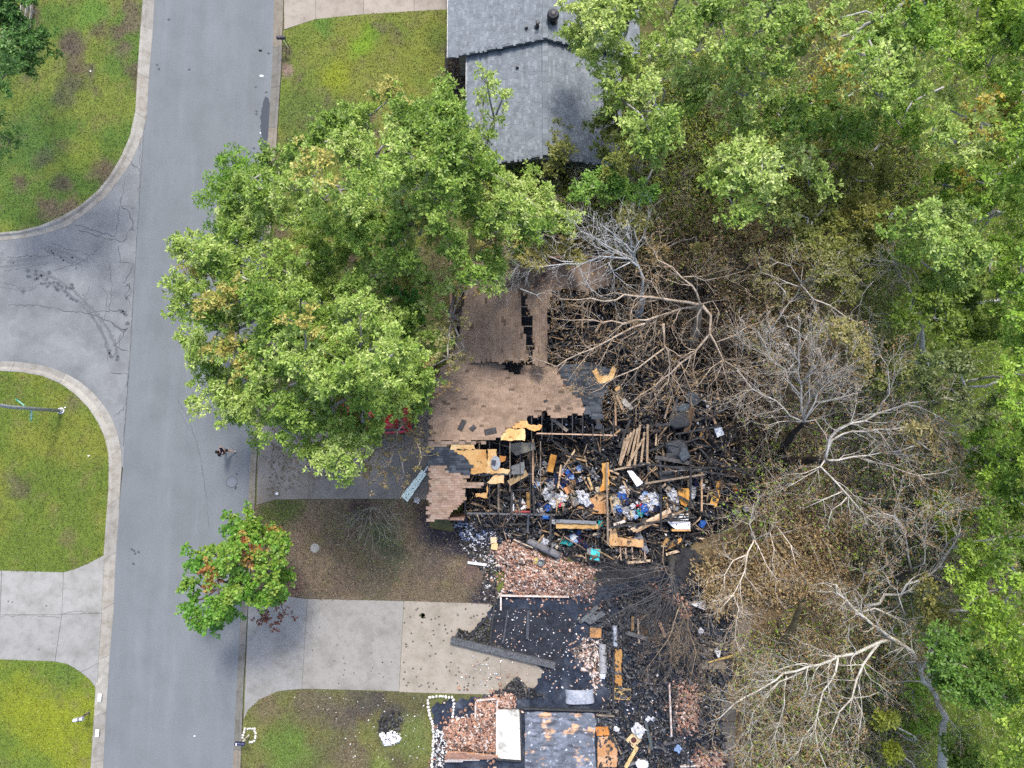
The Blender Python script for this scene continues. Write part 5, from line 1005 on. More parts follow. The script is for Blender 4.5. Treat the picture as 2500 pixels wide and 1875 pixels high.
# charred toppled tree lying over the second house
ch = []
rr_ = random.Random(9)
for k in range(30):
    a = math.radians(rr_.uniform(150, 285)); L = rr_.uniform(120, 300) if a < math.radians(225) else rr_.uniform(130, 280); u0, v0 = 1635 + rr_.uniform(-8, 16), 1385 + rr_.uniform(-12, 70)
    pl = [(u0, v0)]; b_ = a
    for j in range(4): b_ += rr_.gauss(0, .1); pl.append((pl[-1][0] + math.cos(b_) * L / 4, pl[-1][1] - math.sin(b_) * L / 4))
    ch.append((pl, 2.0 + rr_.uniform(-.3, .3), rr_.uniform(.5, 1.6), rr_.uniform(.03, .06)))
bare_tree('charred_tree', 'charred black tree crown collapsed over the second burnt house', (1640, 1370), ch, (.075, .075, .08), 41, .55, .24, [(1640, 1372, 1.2), (1638, 1400, 2.2)], ttint=(.05, .05, .05))
bare_tree('bare_tree', 'slim bare tree with brown bark standing in the rubble edge', (1660, 1480), [([(1655, 1490), (1640, 1540), (1610, 1590), (1580, 1630)], 3, 4, .05), ([(1665, 1470), (1680, 1530), (1700, 1590), (1690, 1640), (1680, 1690)], 3, 4, .05), ([(1620, 1330), (1618, 1370), (1628, 1400)], 3, 3.5, .04), ([(1690, 1590), (1730, 1600), (1760, 1640)], 3.5, 4, .03), ([(1673, 1480), (1674, 1560), (1672, 1620)], 3, 3, .04)], (.22, .17, .12), 42, 1.2, .1, [(1660, 1480, 3)])
bare_tree('bare_shrub', 'bare grey twiggy shrub on the dead front lawn', (908, 1238), [([(908, 1238), (908 + 75 * math.cos(t), 1240 - 75 * math.sin(t) * (1.1 if math.sin(t) < 0 else .3))], .3, 1.4, .02) for t in np.linspace(-2.9, -.2, 13)], (.26, .25, .21), 43, .8, .03, None, [(.1, .14, .03)], 500, cat='shrub')
for i, (u, v, n, R, c, lb) in enumerate([(1423, 385, 26, 48, (.42, .4, .37), 'pale dead shrub of fine twigs against the grey roof edge'), (1530, 415, 18, 45, (.3, .28, .24), 'bare twiggy shrub in the black gap below the grey roof'), (1640, 460, 16, 70, (.36, .31, .22), 'tan fallen bush of arching twigs beside the bushy trees'), (2010, 380, 20, 60, (.3, .27, .22), 'bare grey thicket shrub below the yellow flecked oak'), (1780, 250, 16, 55, (.26, .22, .17), 'bare brown shrub under the tall oaks'), (1380, 470, 14, 45, (.3, .26, .2), 'bare pale shrub among the olive brush')]):
    r9 = random.Random(i + 50); L_ = []
    for k in range(n):
        a = r9.uniform(0, 6.283); l = R * r9.uniform(.5, 1.1); L_.append(([(u, v), (u + l * .5 * math.cos(a) + r9.gauss(0, 4), v + l * .5 * math.sin(a) - 4), (u + l * math.cos(a), v + l * math.sin(a) - 6)], 2, 3.2, .018))
    bare_tree('bare_shrub', lb, (u, v + 6), L_, c, 60 + i, 1.0, .05, [(u, v, 2)], cat='shrub')

# -- brush: uncountable stems and small leaves
def brush(name, label, poly, stems, leaves, h, spal, lpal, seed, L=.21, W=.09, stemr=.011, arch=1., zmin=.1):
    rng = np.random.default_rng(seed); leaves = int(leaves * .5); stems = int(stems * .6); uv = rand_in(poly, stems, rng); b = Pn(uv, .07)
    a = rng.uniform(0, 6.283, stems); hh = h * rng.uniform(.45, 1.2, stems); out = hh * rng.uniform(.2, .95, stems) * arch
    dirn = np.stack([np.cos(a), np.sin(a), np.zeros(stems)], 1); m = b + dirn * (out * .35)[:, None] + np.stack([rng.normal(0, .12, stems), rng.normal(0, .12, stems), hh * .68], 1); t = b + dirn * out[:, None] + np.stack([rng.normal(0, .2, stems), rng.normal(0, .2, stems), hh], 1)
    rings = []
    for c, rr in ((b, stemr * 1.3), (m, stemr), (t, stemr * .4)):
        for k in range(3): rings.append(c + np.array([math.cos(2.094 * k), math.sin(2.094 * k), 0]) * rr * rng.uniform(.7, 1.5, (stems, 1)))
    V = np.stack(rings, 1).reshape(-1, 3); F = []
    for s in range(2):
        for k in range(3): F.append([s * 3 + k, s * 3 + (k + 1) % 3, s * 3 + 3 + (k + 1) % 3, s * 3 + 3 + k])
    F = (np.array(F)[None] + (np.arange(stems) * 9)[:, None, None]).reshape(-1); sp2 = np.array(spal); T1 = np.repeat(sp2[rng.integers(0, len(sp2), stems)] * rng.uniform(.6, 1.4, (stems, 1)), 6, 0)
    si = rng.integers(0, stems, leaves); f = rng.uniform(.4, 1, leaves)[:, None]
    lp = np.where(f < .5, b[si] * (1 - f * 2) + m[si] * f * 2, m[si] * (2 - f * 2) + t[si] * (f * 2 - 1)) + rng.normal(0, .12, (leaves, 3)); lp[:, 2] = np.maximum(lp[:, 2], zmin)
    d = unit(rng.normal(size=(leaves, 3)) + [0, 0, .25]); V2 = leaf_quads(lp, d, L * rng.uniform(.5, 1.4, leaves), W * rng.uniform(.6, 1.4, leaves), rng); lpal = np.array(lpal)
    T2 = lpal[rng.integers(0, len(lpal), leaves)] * rng.uniform(.78, 1.22, (leaves, 1)) * (.62 + .8 * fbm(lp[:, 0] * .6, lp[:, 1] * .6, seed))[:, None]
    VV = np.concatenate([V, V2]); FF = np.concatenate([F, np.arange(len(V2)) + len(V)])
    o = link(name, mesh_np(name, VV, FF, 4, np.concatenate([T1, T2]), M['leaf'])); return tag(o, label, 'brush', None, 'stuff')
OLV = [(.22, .27, .036), (.26, .3, .045), (.175, .23, .03), (.31, .33, .06)]
BRN = [(.33, .225, .105), (.29, .195, .09), (.37, .265, .13), (.25, .175, .085), (.33, .265, .125)]
GRN = [(.145, .26, .03), (.2, .32, .04), (.115, .2, .026), (.28, .37, .07)]
STM = [(.5, .45, .35), (.4, .34, .25), (.3, .25, .18)]
brush('undergrowth', 'olive green and grey twiggy undergrowth below the grey roofed house', [(1160, 420), (1320, 395), (1420, 380), (1500, 380), (1720, 560), (1600, 600), (1440, 560), (1200, 560)], 3200, 34000, 2.6, STM, OLV + GRN[:1], 1)
brush('undergrowth', 'olive undergrowth with arching bare stems in the middle of the wood', [(1500, 230), (1780, 150), (2000, 260), (2240, 340), (2290, 480), (2200, 600), (2080, 640), (1950, 560), (1720, 560), (1560, 420)], 6000, 66000, 2.6, STM, OLV + GRN[2:3], 2)
brush('scorched_brush', 'scorched rust brown brush behind the collapsed roof', [(1420, 570), (1560, 560), (1720, 560), (1900, 600), (2000, 680), (1960, 760), (1880, 900), (1820, 860), (1780, 760), (1700, 680), (1560, 650), (1440, 640)], 4600, 56000, 2.8, STM, BRN + OLV[:1], 3)
brush('scorched_brush', 'scorched rust brown brush between the rubble and the bare limbs', [(1880, 1130), (1960, 1060), (2050, 1150), (2080, 1300), (2000, 1420), (1880, 1440), (1720, 1470), (1700, 1380), (1780, 1330), (1860, 1280)], 4500, 42000, 1.5, STM, BRN, 4)
brush('brown_thicket', 'tangled grey brown thicket of bare stems below the long limbs', [(2060, 1200), (2260, 1150), (2440, 1230), (2460, 1400), (2300, 1440), (2150, 1440), (2050, 1330)], 7000, 14000, 2.2, [(.4, .36, .3), (.3, .26, .2), (.2, .16, .12)], BRN[:2] + OLV + GRN, 5, stemr=.009, arch=1.4)
brush('undergrowth', 'green undergrowth beneath the far edge of the wood', [(2090, 640), (2300, 480), (2640, 480), (2640, 1990), (2200, 1990), (2100, 1720), (2180, 1560), (2380, 1420), (2380, 1120), (2120, 1060), (2080, 900)], 5000, 62000, 1.1, STM, GRN + OLV[:1], 6, L=.15, W=.07)
brush('undergrowth', 'thin olive and tan brush under the lower bare oak', [(1790, 1600), (1960, 1440), (2180, 1560), (2200, 1990), (1780, 1990), (1830, 1760)], 3600, 17000, 1.0, STM, BRN + OLV + GRN[:2], 7)
brush('undergrowth', 'green fringe of weeds in the top corner of the wood', [(1560, 0), (1680, -90), (2640, -90), (2640, 220), (2280, 240), (1960, 250), (1900, 130), (1640, 160)], 2500, 22000, 1.6, STM, GRN + OLV, 8, L=.15, W=.07)
brush('scorched_brush', 'thin charred twigs around the rubble edge', [(1480, 690), (1640, 720), (1790, 860), (1890, 1050), (1880, 1230), (1780, 1190), (1740, 960), (1560, 780)], 2200, 2500, 1.2, [(.05, .045, .04), (.1, .085, .07)], [(.06, .045, .03), (.12, .08, .04)], 9)

brush('twig_tangle', 'tangle of long bare tan twigs over the edge of the rubble', [(1380, 600), (1560, 640), (1720, 700), (1840, 860), (1930, 1000), (1880, 1100), (1800, 1000), (1640, 830), (1500, 760), (1400, 700)], 1700, 1500, 3.6, [(.38, .32, .26), (.26, .21, .16), (.12, .1, .08)], BRN, 10, stemr=.016, arch=1.5)
brush('twig_tangle', 'tangle of bare grey twigs under the long pale limbs', [(1860, 1000), (2060, 940), (2300, 1000), (2350, 1160), (2200, 1300), (2050, 1330), (1900, 1250), (1800, 1350), (1760, 1260)], 2600, 9000, 2.6, [(.5, .45, .38), (.38, .33, .27), (.28, .23, .17)], BRN[:2] + OLV + GRN, 11, stemr=.013, arch=1.5)
brush('twig_tangle', 'tangle of bare pale twigs around the leaning oak', [(1780, 1560), (1960, 1480), (2160, 1480), (2260, 1600), (2200, 1800), (2100, 1990), (1820, 1990), (1800, 1750)], 2400, 9000, 2.4, [(.5, .45, .37), (.38, .33, .26), (.28, .23, .17)], BRN + OLV + GRN, 12, stemr=.014, arch=1.4)

# ================================================================== DEBRIS
def boxes_np(name, label, uvz, size, tints, seed, aspect=(1, .55, .3), material='rubble', cat='rubble', tumble=1., obj_kind='stuff'):
    """many tumbled chips as one uncountable mass; uvz: (n,3) world centres"""
    rng = np.random.default_rng(seed); n = len(uvz); q = unit(rng.normal(size=(n, 4)) * [1, tumble, tumble, 1]); w, x, y, z = q.T
    R = np.stack([np.stack([1 - 2 * (y * y + z * z), 2 * (x * y - z * w), 2 * (x * z + y * w)], 1), np.stack([2 * (x * y + z * w), 1 - 2 * (x * x + z * z), 2 * (y * z - x * w)], 1), np.stack([2 * (x * z - y * w), 2 * (y * z + x * w), 1 - 2 * (x * x + y * y)], 1)], 1)
    c = np.array([(-1, -1, -1), (1, -1, -1), (1, 1, -1), (-1, 1, -1), (-1, -1, 1), (1, -1, 1), (1, 1, 1), (-1, 1, 1)], float) * .5
    s = np.asarray(size)[:, None] * np.array(aspect)[None] * rng.uniform(.55, 1.35, (n, 3))
    V = np.einsum('nij,nkj->nki', R, c[None] * s[:, None] * (1 + rng.normal(0, .12, (n, 8, 1)))) + uvz[:, None]
    F = np.array([(3, 2, 1, 0), (4, 5, 6, 7), (0, 1, 5, 4), (1, 2, 6, 5), (2, 3, 7, 6), (3, 0, 4, 7)]); F = (F[None] + (np.arange(n) * 8)[:, None, None]).reshape(-1)
    T_ = np.repeat(np.array(tints)[rng.integers(0, len(tints), n)] * rng.uniform(.7, 1.3, (n, 1)), 6, 0)
    o = link(name, mesh_np(name, V.reshape(-1, 3), F, 4, T_, M[material])); return tag(o, label, cat, None, obj_kind)
def scatter(poly, n, z, seed, spread=.1):
    rng = np.random.default_rng(seed); p = Pn(rand_in(poly, n, rng), z); p[:, 2] += rng.uniform(0, spread, n); m = mound(p[:, 0], p[:, 1]); p[:, 2] += m; return p
BK = [(.02, .02, .022), (.035, .036, .04), (.055, .058, .066), (.012, .012, .013), (.09, .085, .08)]
WH = [(.6, .6, .62), (.45, .47, .52), (.7, .7, .7)]
def sizes(n, a, b, seed): return np.random.default_rng(seed).uniform(a, b, n) ** 1.0
in1 = [(1150, 1100), (1300, 1070), (1330, 720), (1480, 710), (1620, 780), (1760, 900), (1850, 1060), (1840, 1220), (1700, 1320), (1560, 1370), (1430, 1370), (1320, 1320), (1230, 1310), (1130, 1280)]
boxes_np('rubble', 'black charred chunks and splinters filling the gutted house', scatter(in1, 7200, .14, 1, .26), sizes(7200, .1, .6, 1), BK, 1, (1, .28, .16), 'char')
boxes_np('rubble', 'pale scraps and plaster crumbs strewn through the gutted house', scatter(in1, 1500, .22, 2, .3), sizes(1500, .05, .2, 2), WH[:2] + [(.3, .3, .32), (.35, .27, .18), (.25, .2, .15), (.16, .15, .15), (.2, .2, .22)], 2, (1, .6, .2))
boxes_np('rubble', 'splintered timber offcuts strewn through the gutted house', scatter(in1, 1700, .3, 3, .45), sizes(1700, .25, 1.3, 3), [(.36, .24, .13), (.28, .2, .13), (.4, .3, .2), (.16, .12, .08), (.08, .06, .05), (.05, .05, .05), (.04, .04, .042)], 3, (1, .075, .045), 'wood')
boxes_np('litter_scraps', 'blue and white scraps spilled in front of the gutted house', scatter([(1110, 1280), (1140, 1255), (1250, 1258), (1270, 1290), (1230, 1320), (1190, 1330), (1130, 1320)], 900, .16, 4, .12), sizes(900, .05, .17, 4), [(.28, .34, .5), (.45, .5, .6), (.6, .62, .68), (.12, .16, .3), (.05, .05, .07), (.04, .04, .05), (.03, .03, .035)], 4, (1, .7, .2))
boxes_np('rubble', 'dark soot crumbs on the ground in front of the gutted house', scatter([(1100, 1270), (1140, 1250), (1300, 1260), (1340, 1330), (1210, 1400), (1215, 1470), (1170, 1470), (1180, 1400), (1120, 1330)], 2600, .11, 5, .03), sizes(2600, .05, .16, 5), BK + [(.5, .5, .52)], 5, (1, .7, .4))
in2 = [(1440, 1480), (1520, 1450), (1640, 1410), (1720, 1460), (1790, 1510), (1780, 1600), (1760, 1720), (1790, 1990), (1460, 1990), (1456, 1740), (1480, 1700), (1470, 1600)]
boxes_np('rubble', 'black charred chunks on the floor of the second burnt house', scatter(in2, 4200, .14, 6, .14), sizes(4200, .06, .4, 6), BK + [(.09, .095, .11)], 6, (1, .4, .25), 'char')
boxes_np('rubble', 'pale scraps on the floor of the second burnt house', scatter(in2, 700, .16, 7, .12), sizes(700, .05, .15, 7), WH[:2] + [(.2, .2, .22), (.14, .13, .13)] + [(.4, .3, .24), (.36, .2, .15), (.3, .3, .33)], 7, (1, .6, .3))
boxes_np('rubble', 'pale specks and brick crumbs scattered over the carport floor', scatter([(1200, 1480), (1420, 1500), (1440, 1640), (1380, 1690), (1100, 1690), (1150, 1600)], 330, .145, 8, .02), sizes(330, .03, .1, 8), WH + [(.5, .36, .3), (.4, .24, .18)], 8, (1, .7, .5))
boxes_np('rubble', 'black debris piled at the end of the fallen beam', scatter([(1120, 1535), (1150, 1545), (1190, 1510), (1205, 1520), (1195, 1565), (1240, 1590), (1200, 1590), (1110, 1560)], 700, .115, 9, .1), sizes(700, .06, .25, 9), BK + [(.05, .05, .03)], 9, (1, .5, .4))
boxes_np('rubble', 'soot black debris on the inner corner of the driveway', scatter([(1230, 1680), (1262, 1650), (1290, 1680), (1330, 1700), (1250, 1705), (1200, 1690)], 420, .115, 10, .08), sizes(420, .05, .22, 10), BK, 10, (1, .5, .4))
boxes_np('plaster_scraps', 'heap of white plaster scraps on the patchy lawn', scatter([(930, 1790), (970, 1785), (975, 1805), (955, 1822), (935, 1815)], 150, .12, 11, .1), sizes(150, .08, .24, 11), [(.75, .75, .76), (.6, .6, .62)], 11, (1, .7, .2))
boxes_np('plaster_scraps', 'white plaster crumbs scattered across the patchy lawn', scatter([(700, 1700), (1040, 1700), (1045, 1870), (860, 1870), (740, 1740)], 170, .12, 12, .02), sizes(170, .02, .09, 12), [(.7, .7, .68), (.5, .45, .35), (.06, .06, .06)], 12, (1, .7, .3))
boxes_np('rubble', 'sooty lumps on the patchy lawn beside the white plaster heap', scatter([(920, 1740), (975, 1735), (990, 1775), (965, 1795), (925, 1785)], 90, .12, 13, .05), sizes(90, .06, .25, 13), BK, 13, (1, .6, .4))
boxes_np('rubble', 'dark soot and plaster crumbs around the white stone edging', scatter([(1060, 1780), (1100, 1790), (1090, 1840), (1080, 1880), (1062, 1880)], 420, .13, 14, .05), sizes(420, .05, .18, 14), BK + WH, 14, (1, .6, .4))
boxes_np('pale_pebbles', 'pale pebbles and twigs on the scorched earth behind the houses', scatter([(1790, 950), (1880, 1040), (1900, 1150), (1830, 1120), (1790, 1030)], 500, .12, 15, .03), sizes(500, .04, .14, 15), WH + [(.3, .24, .16), (.1, .08, .06)], 15, (1, .6, .4))

# ---- bricks: the largest are singled out, the rest of each heap is one mass
def brick_heap(poly, n, n_ind, hgt, seed, what, where, tset):
    rng = np.random.default_rng(seed); r = random.Random(seed); w2 = [(p.x, p.y) for p in (P(u, v, .1) for u, v in poly)]; p = Pn(rand_in(poly, n, rng), .13); d = edge_dist(w2, p[:, :2]); jt = rng.random(n) < .26; p[jt, :2] += rng.normal(0, .5, (jt.sum(), 2)); d = d * ~jt
    p[:, 2] += np.minimum(d * .6, hgt) * (.35 + 1.3 * fbm(p[:, 0] * 1.1, p[:, 1] * 1.1, seed)) * rng.uniform(.6, 1.05, n)
    order = np.argsort(-p[:, 2]); ind = set(order[:n_ind * 2][rng.permutation(min(n, n_ind * 2))[:n_ind]]); rest = [i for i in range(n) if i not in ind]
    lab = 'loose %s brick on the %s' % (what, where)
    for i in sorted(ind):
        o = bpy.data.objects.new('brick', BKM[r.choice(tset)]); COL.objects.link(o); o.location = p[i] + np.array([0, 0, .04]); o.rotation_euler = (r.gauss(0, .5), r.gauss(0, .5), r.uniform(0, 6.28)); tag(o, lab, 'brick', 'loose bricks on the ' + where)
    boxes_np('brick_rubble', 'broken %s brick rubble making up the %s' % (what, where), p[rest], rng.uniform(.14, .24, len(rest)), [BKT[k] for k in tset], seed, (1, .5, .36), 'brick', 'brick rubble')
brick_heap(jag([(1200, 1335), (1235, 1318), (1258, 1312), (1300, 1345), (1350, 1365), (1400, 1372), (1450, 1395), (1450, 1448), (1228, 1450), (1232, 1405), (1212, 1372)], 12, 8, 1), 3200, 110, .45, 21, 'pink and red', 'large brick heap between the two burnt houses', [0, 1, 2, 3, 2, 4, 5, 0, 4, 6])
brick_heap(jag([(1083, 1775), (1110, 1755), (1160, 1752), (1163, 1712), (1213, 1712), (1210, 1835), (1090, 1835)], 10, 4, 2), 1700, 90, .35, 22, 'orange and pink', 'brick heap by the white stone edging', [0, 1, 2, 3, 5, 5, 4, 4, 6])
brick_heap(jag([(1642, 1665), (1680, 1660), (1715, 1690), (1710, 1770), (1690, 1795), (1642, 1790)], 10, 4, 3), 620, 50, .25, 23, 'brown and red', 'brick heap beside the thin brick wall', [0, 1, 4, 5, 6, 2])
brick_heap(jag([(1420, 1560), (1460, 1560), (1465, 1640), (1455, 1700), (1440, 1650), (1400, 1600)], 10, 6, 4), 420, 25, .12, 24, 'pale pink', 'scattered bricks beside the metal trough', [1, 2, 3, 3, 6, 6])
brick_heap(jag([(1195, 1690), (1240, 1690), (1262, 1700), (1255, 1725), (1222, 1728)], 8, 3, 5), 190, 12, .12, 25, 'orange', 'small brick spill at the end of the driveway', [1, 5, 0, 2])
brick_heap(jag([(1600, 1430), (1650, 1430), (1690, 1480), (1680, 1530), (1630, 1480), (1600, 1460)], 8, 6, 6), 260, 10, .15, 26, 'dark red', 'bricks under the charred tree', [0, 4, 6, 1])
brick_heap(jag([(1690, 1830), (1765, 1830), (1770, 1880), (1690, 1880)], 8, 5, 7), 320, 14, .2, 27, 'red and orange', 'lowest brick heap by the garden path', [0, 1, 4, 5, 2])

# ---- boards and beams
def board(u0, v0, u1, v1, w, z0, z1, c, label, h=.05, name='board', cat='board', group=None, m=None, bend=0.):
    mb = MB(); p, q = P(u0, v0, z0), P(u1, v1, z1)
    for e, s in ((p, 0), (q, 1)): e.z = max(e.z, .12 + float(mound(e.x, e.y)[0]) + h / 2)
    if bend:
        k = 6; pts = [p.lerp(q, i / k) + Vector((0, 0, bend * math.sin(math.pi * i / k))) for i in range(k + 1)]
        for i in range(k): mb.bar(pts[i], pts[i + 1], w, h, c)
    else: mb.bar(p, q, w, h, c)
    return tag(mb.build(name, M[m or ('char' if c[0] < .1 else 'wood')], None), label, cat, group)
TANW, LTW, ORW, CHB, GYW = (.42, .3, .19), (.52, .4, .28), (.46, .25, .08), (.03, .03, .032), (.12, .12, .125)
G_ = 'pale rafters fanned out in the rubble'; LB_ = 'pale rafter in the fan of leaning boards amid the rubble'
for k_, a in enumerate([(1526, 1070, 1512, 1132), (1533, 1062, 1520, 1120), (1541, 1056, 1514, 1136), (1549, 1048, 1531, 1111), (1557, 1045, 1536, 1138), (1569, 1073, 1531, 1138), (1563, 1037, 1549, 1136), (1573, 1055, 1565, 1131), (1581, 1036, 1580, 1130)]): board(*a, .12, 2.0, 1.2, vary(TANW, .15), '%s pale rafter of the leaning fan, counted from the tall orange plywood strip' % ['first', 'second', 'third', 'fourth', 'fifth', 'sixth', 'seventh', 'eighth', 'ninth'][k_], .06, 'rafter', 'rafter', G_)
for a in [] and [(1563, 1037, 1549, 1136), (1581, 1036, 1580, 1130), (1573, 1055, 1565, 1131), (1557, 1045, 1536, 1138), (1549, 1048, 1531, 1111), (1569, 1073, 1531, 1138), (1541, 1056, 1514, 1136), (1533, 1062, 1520, 1120), (1526, 1070, 1512, 1132)]: board(*a, .12, 2.0, 1.2, vary(TANW, .15), LB_, .06, 'rafter', 'rafter', G_)
board(1499, 1147, 1587, 1130, .1, 1.1, 1.2, (.3, .24, .17), 'long plate board across the foot of the rafter fan')
board(1287, 1154, 1242, 1180, .32, 2.35, 2.2, (.33, .24, .13), 'wide tan plank slanting beside the grey felt sheet', .05)
board(1370, 1135, 1362, 1192, .1, 1.6, 1.4, (.55, .4, .25), 'thin pale post standing among the blue clothes')
board(1599, 1116, 1685, 1131, .22, 1.4, 1.4, (.07, .065, .065), 'charred beam with a pale upper edge beside the charred armchair', .2)
board(1581, 1178, 1713, 1159, .06, 1.5, 1.7, GYW, 'long thin dark pole slanting above the charred cabinet', .06)
board(1617, 1151, 1713, 1146, .06, 1.5, 1.6, GYW, 'long thin dark pole lying level above the charred cabinet', .06)
for i, (a, lb) in enumerate([((1540, 1292, 1636, 1243), 'topmost pale board of the slanting bundle'), ((1545, 1297, 1638, 1248), 'middle tan board of the slanting bundle'), ((1552, 1299, 1630, 1257), 'lowest brown board of the slanting bundle')]): board(*a, .13, 1.2, 1.4, [LTW, TANW, (.26, .17, .1)][i], lb, .06)
board(1498, 1281, 1526, 1272, .14, 1.3, 1.3, (.6, .55, .5), 'short whitish board above the broken plywood corner')
board(1665, 1316, 1623, 1341, .22, .5, .4, ORW, 'wide orange plank at the lower edge of the rubble'); board(1659, 1344, 1626, 1354, .16, .3, .3, LTW, 'pale yellow plank at the lower edge of the rubble'); board(1631, 1315, 1618, 1330, .2, .5, .4, (.35, .22, .09), 'short brown plank beside the orange plank')
board(1523, 1374, 1593, 1368, .14, .4, .4, LTW, 'pale split board lying above the charred branches', .06, bend=.05)
for u in (1514, 1527, 1543, 1573): board(u, 1335, u + 2, 1362 + (u % 5), .08, .7, .5, (.5, .36, .28), 'short upright stick below the broken plywood corner', .05, group='sticks below the broken plywood')
board(1640, 966, 1622, 1022, .1, 1.6, 1.3, (.28, .22, .17), 'brown rafter at the top edge of the rubble'); board(1657, 962, 1633, 1039, .14, 1.7, 1.3, (.06, .055, .05), 'charred rafter beside the brown rafter at the rubble top'); board(1690, 993, 1675, 1055, .34, 1.4, 1.1, (.1, .065, .04), 'broad half burnt post with an orange end', .2); board(1733, 1000, 1750, 1042, .14, 1.3, 1.1, TANW, 'tan board leaning towards the white box'); board(1718, 1045, 1710, 1072, .18, .9, .9, ORW, 'short orange splinter near the white box')
board(1590, 1000, 1640, 960, .1, 1.5, 1.7, CHB, 'thin charred rafter under the dark hanging limb'); board(1600, 1040, 1720, 1020, .12, 1.3, 1.3, CHB, 'charred joist crossing above the armchair'); board(1650, 1060, 1760, 1040, .1, 1.3, 1.4, CHB, 'charred joist reaching to the white box'); board(1700, 1085, 1860, 1110, .12, 1.0, .7, CHB, 'long charred pole pointing to the fan shaped bare tree'); board(1640, 1090, 1720, 1065, .1, 1.2, 1.2, CHB, 'charred slat behind the armchair')
board(1690, 1075, 1760, 1150, .1, 1.0, 1.0, CHB, 'charred slat crossing beside the white pane'); board(1740, 1235, 1763, 1170, .42, .9, .8, (.5, .28, .07), 'broad orange plywood strip tilted at the rubble edge', .03, m='plywood'); board(1713, 1200, 1713, 1250, .07, 1.4, 1.2, LTW, 'thin pale stud near the orange plywood'); board(1695, 1227, 1745, 1232, .06, 1.0, 1.0, (.4, .34, .28), 'thin grey lath below the orange plywood strip'); board(1720, 1246, 1752, 1243, .14, .5, .5, LTW, 'short pale board below the tilted orange strip')
board(1780, 1095, 1765, 1165, .12, .7, .8, (.3, .16, .06), 'rusty brown board standing at the rubble edge'); board(1505, 965, 1520, 1000, .12, 1.5, 1.5, (.42, .3, .18), 'short tan board below the blackened roof'); board(1520, 975, 1542, 1000, .3, 1.3, 1.3, (.4, .39, .36), 'pale grey plank in the upper rubble'); board(1345, 1020, 1385, 1052, .18, 3.2, 3.0, (.22, .19, .16), 'weathered board slipping off the north roof edge')
board(1352, 1110, 1342, 1152, .36, 1.6, 1.5, (.42, .22, .05), 'ragged orange plywood strip among the white lampshades', .02, m='plywood'); board(1436, 1165, 1446, 1195, .14, 1.2, 1.2, (.45, .33, .17), 'yellowish lath beside the charred cabinet door'); board(1254, 1317, 1302, 1338, .07, .5, .5, (.5, .42, .32), 'light stick lying on the large brick heap'); board(1142, 1373, 1188, 1379, .14, .2, .2, (.5, .52, .52), 'white pipe lying on the dead lawn', .12, 'pipe', 'pipe', m='paint')
board(1101, 1561, 1355, 1624, .36, .28, .3, (.075, .08, .085), 'long charred beam lying across the driveway end', .26, 'beam', 'beam', m='char'); board(1728, 1617, 1800, 1600, .07, .35, .3, (.5, .36, .12), 'upper yellow lath by the grey step'); board(1745, 1612, 1807, 1594, .07, .42, .35, (.5, .36, .12), 'lower yellow lath by the grey step'); board(1834, 1768, 1870, 1741, .13, .25, .4, (.62, .62, .6), 'short white pipe on the scorched earth', .12, 'pipe', 'pipe', m='paint'); board(1556, 1823, 1527, 1874, .2, .4, .4, (.45, .34, .16), 'yellow board leading down from the wooden hatch'); board(1530, 1868, 1578, 1855, .16, .35, .35, GYW, 'grey charred board beside the yellow board'); board(1575, 1760, 1592, 1830, .14, .35, .35, (.06, .08, .085), 'blue black board between the hatch and the white rag'); board(1580, 1560, 1532, 1545, .22, .4, .5, GYW, 'grey burnt plank under the charred branches'); board(1460, 1480, 1415, 1520, .2, .35, .35, (.1, .11, .12), 'grey burnt plank at the edge of the carport floor'); board(1610, 1520, 1625, 1555, .18, .5, .5, (.36, .24, .17), 'light brown post among the charred branches'); board(1557, 1510, 1560, 1570, .1, .4, .4, (.38, .3, .22), 'thin pale stud on the second house floor'); board(1545, 1505, 1544, 1540, .16, .4, .4, (.25, .16, .07), 'short brown stud beside the thin pale stud')
r3 = random.Random(77)
for i in range(34):          # charred rafters lost in the rubble
    u, v = rand_in([(1480, 900), (1640, 900), (1780, 1000), (1800, 1200), (1640, 1300), (1500, 1280), (1420, 1000)], 1, np.random.default_rng(500 + i))[0]; a = r3.choice((.3, 1.2, 1.5, 2.6, .1)) + r3.gauss(0, .3); L = r3.uniform(25, 75)
    board(u - math.cos(a) * L / 2, v - math.sin(a) * L / 2, u + math.cos(a) * L / 2, v + math.sin(a) * L / 2, r3.uniform(.08, .16), .8 + r3.uniform(0, .5), .9 + r3.uniform(0, .5), vary(CHB, .4, r3), 'blackened rafter jumbled in the rubble of the gutted house', .1, 'rafter', 'rafter', 'blackened rafters in the gutted house')
for i in range(16):
    u, v = rand_in([(1330, 720), (1480, 720), (1600, 800), (1560, 880), (1350, 870)], 1, np.random.default_rng(600 + i))[0]; a = r3.choice((0, 1.57)) + r3.gauss(0, .2); L = r3.uniform(30, 70)
    board(u - math.cos(a) * L / 2, v - math.sin(a) * L / 2, u + math.cos(a) * L / 2, v + math.sin(a) * L / 2, .1, 1.2, 1.4, vary(CHB, .4, r3), 'blackened joist in the burnt room behind the roof ridge', .12, 'joist', 'joist', 'blackened joists behind the roof ridge')

for i in range(30):
    u, v = rand_in([(1490, 1480), (1640, 1440), (1760, 1520), (1740, 1700), (1760, 1870), (1480, 1870), (1500, 1700)], 1, np.random.default_rng(700 + i))[0]; a = r3.uniform(0, 3.14); L = r3.uniform(18, 55)
    board(u - math.cos(a) * L / 2, v - math.sin(a) * L / 2, u + math.cos(a) * L / 2, v + math.sin(a) * L / 2, r3.uniform(.06, .14), .2, .3, vary((.05, .05, .054) if i % 4 else (.2, .15, .1), .4, r3), 'burnt stud strewn over the floor of the second burnt house', .07, 'stud', 'stud', 'burnt studs on the second house floor')
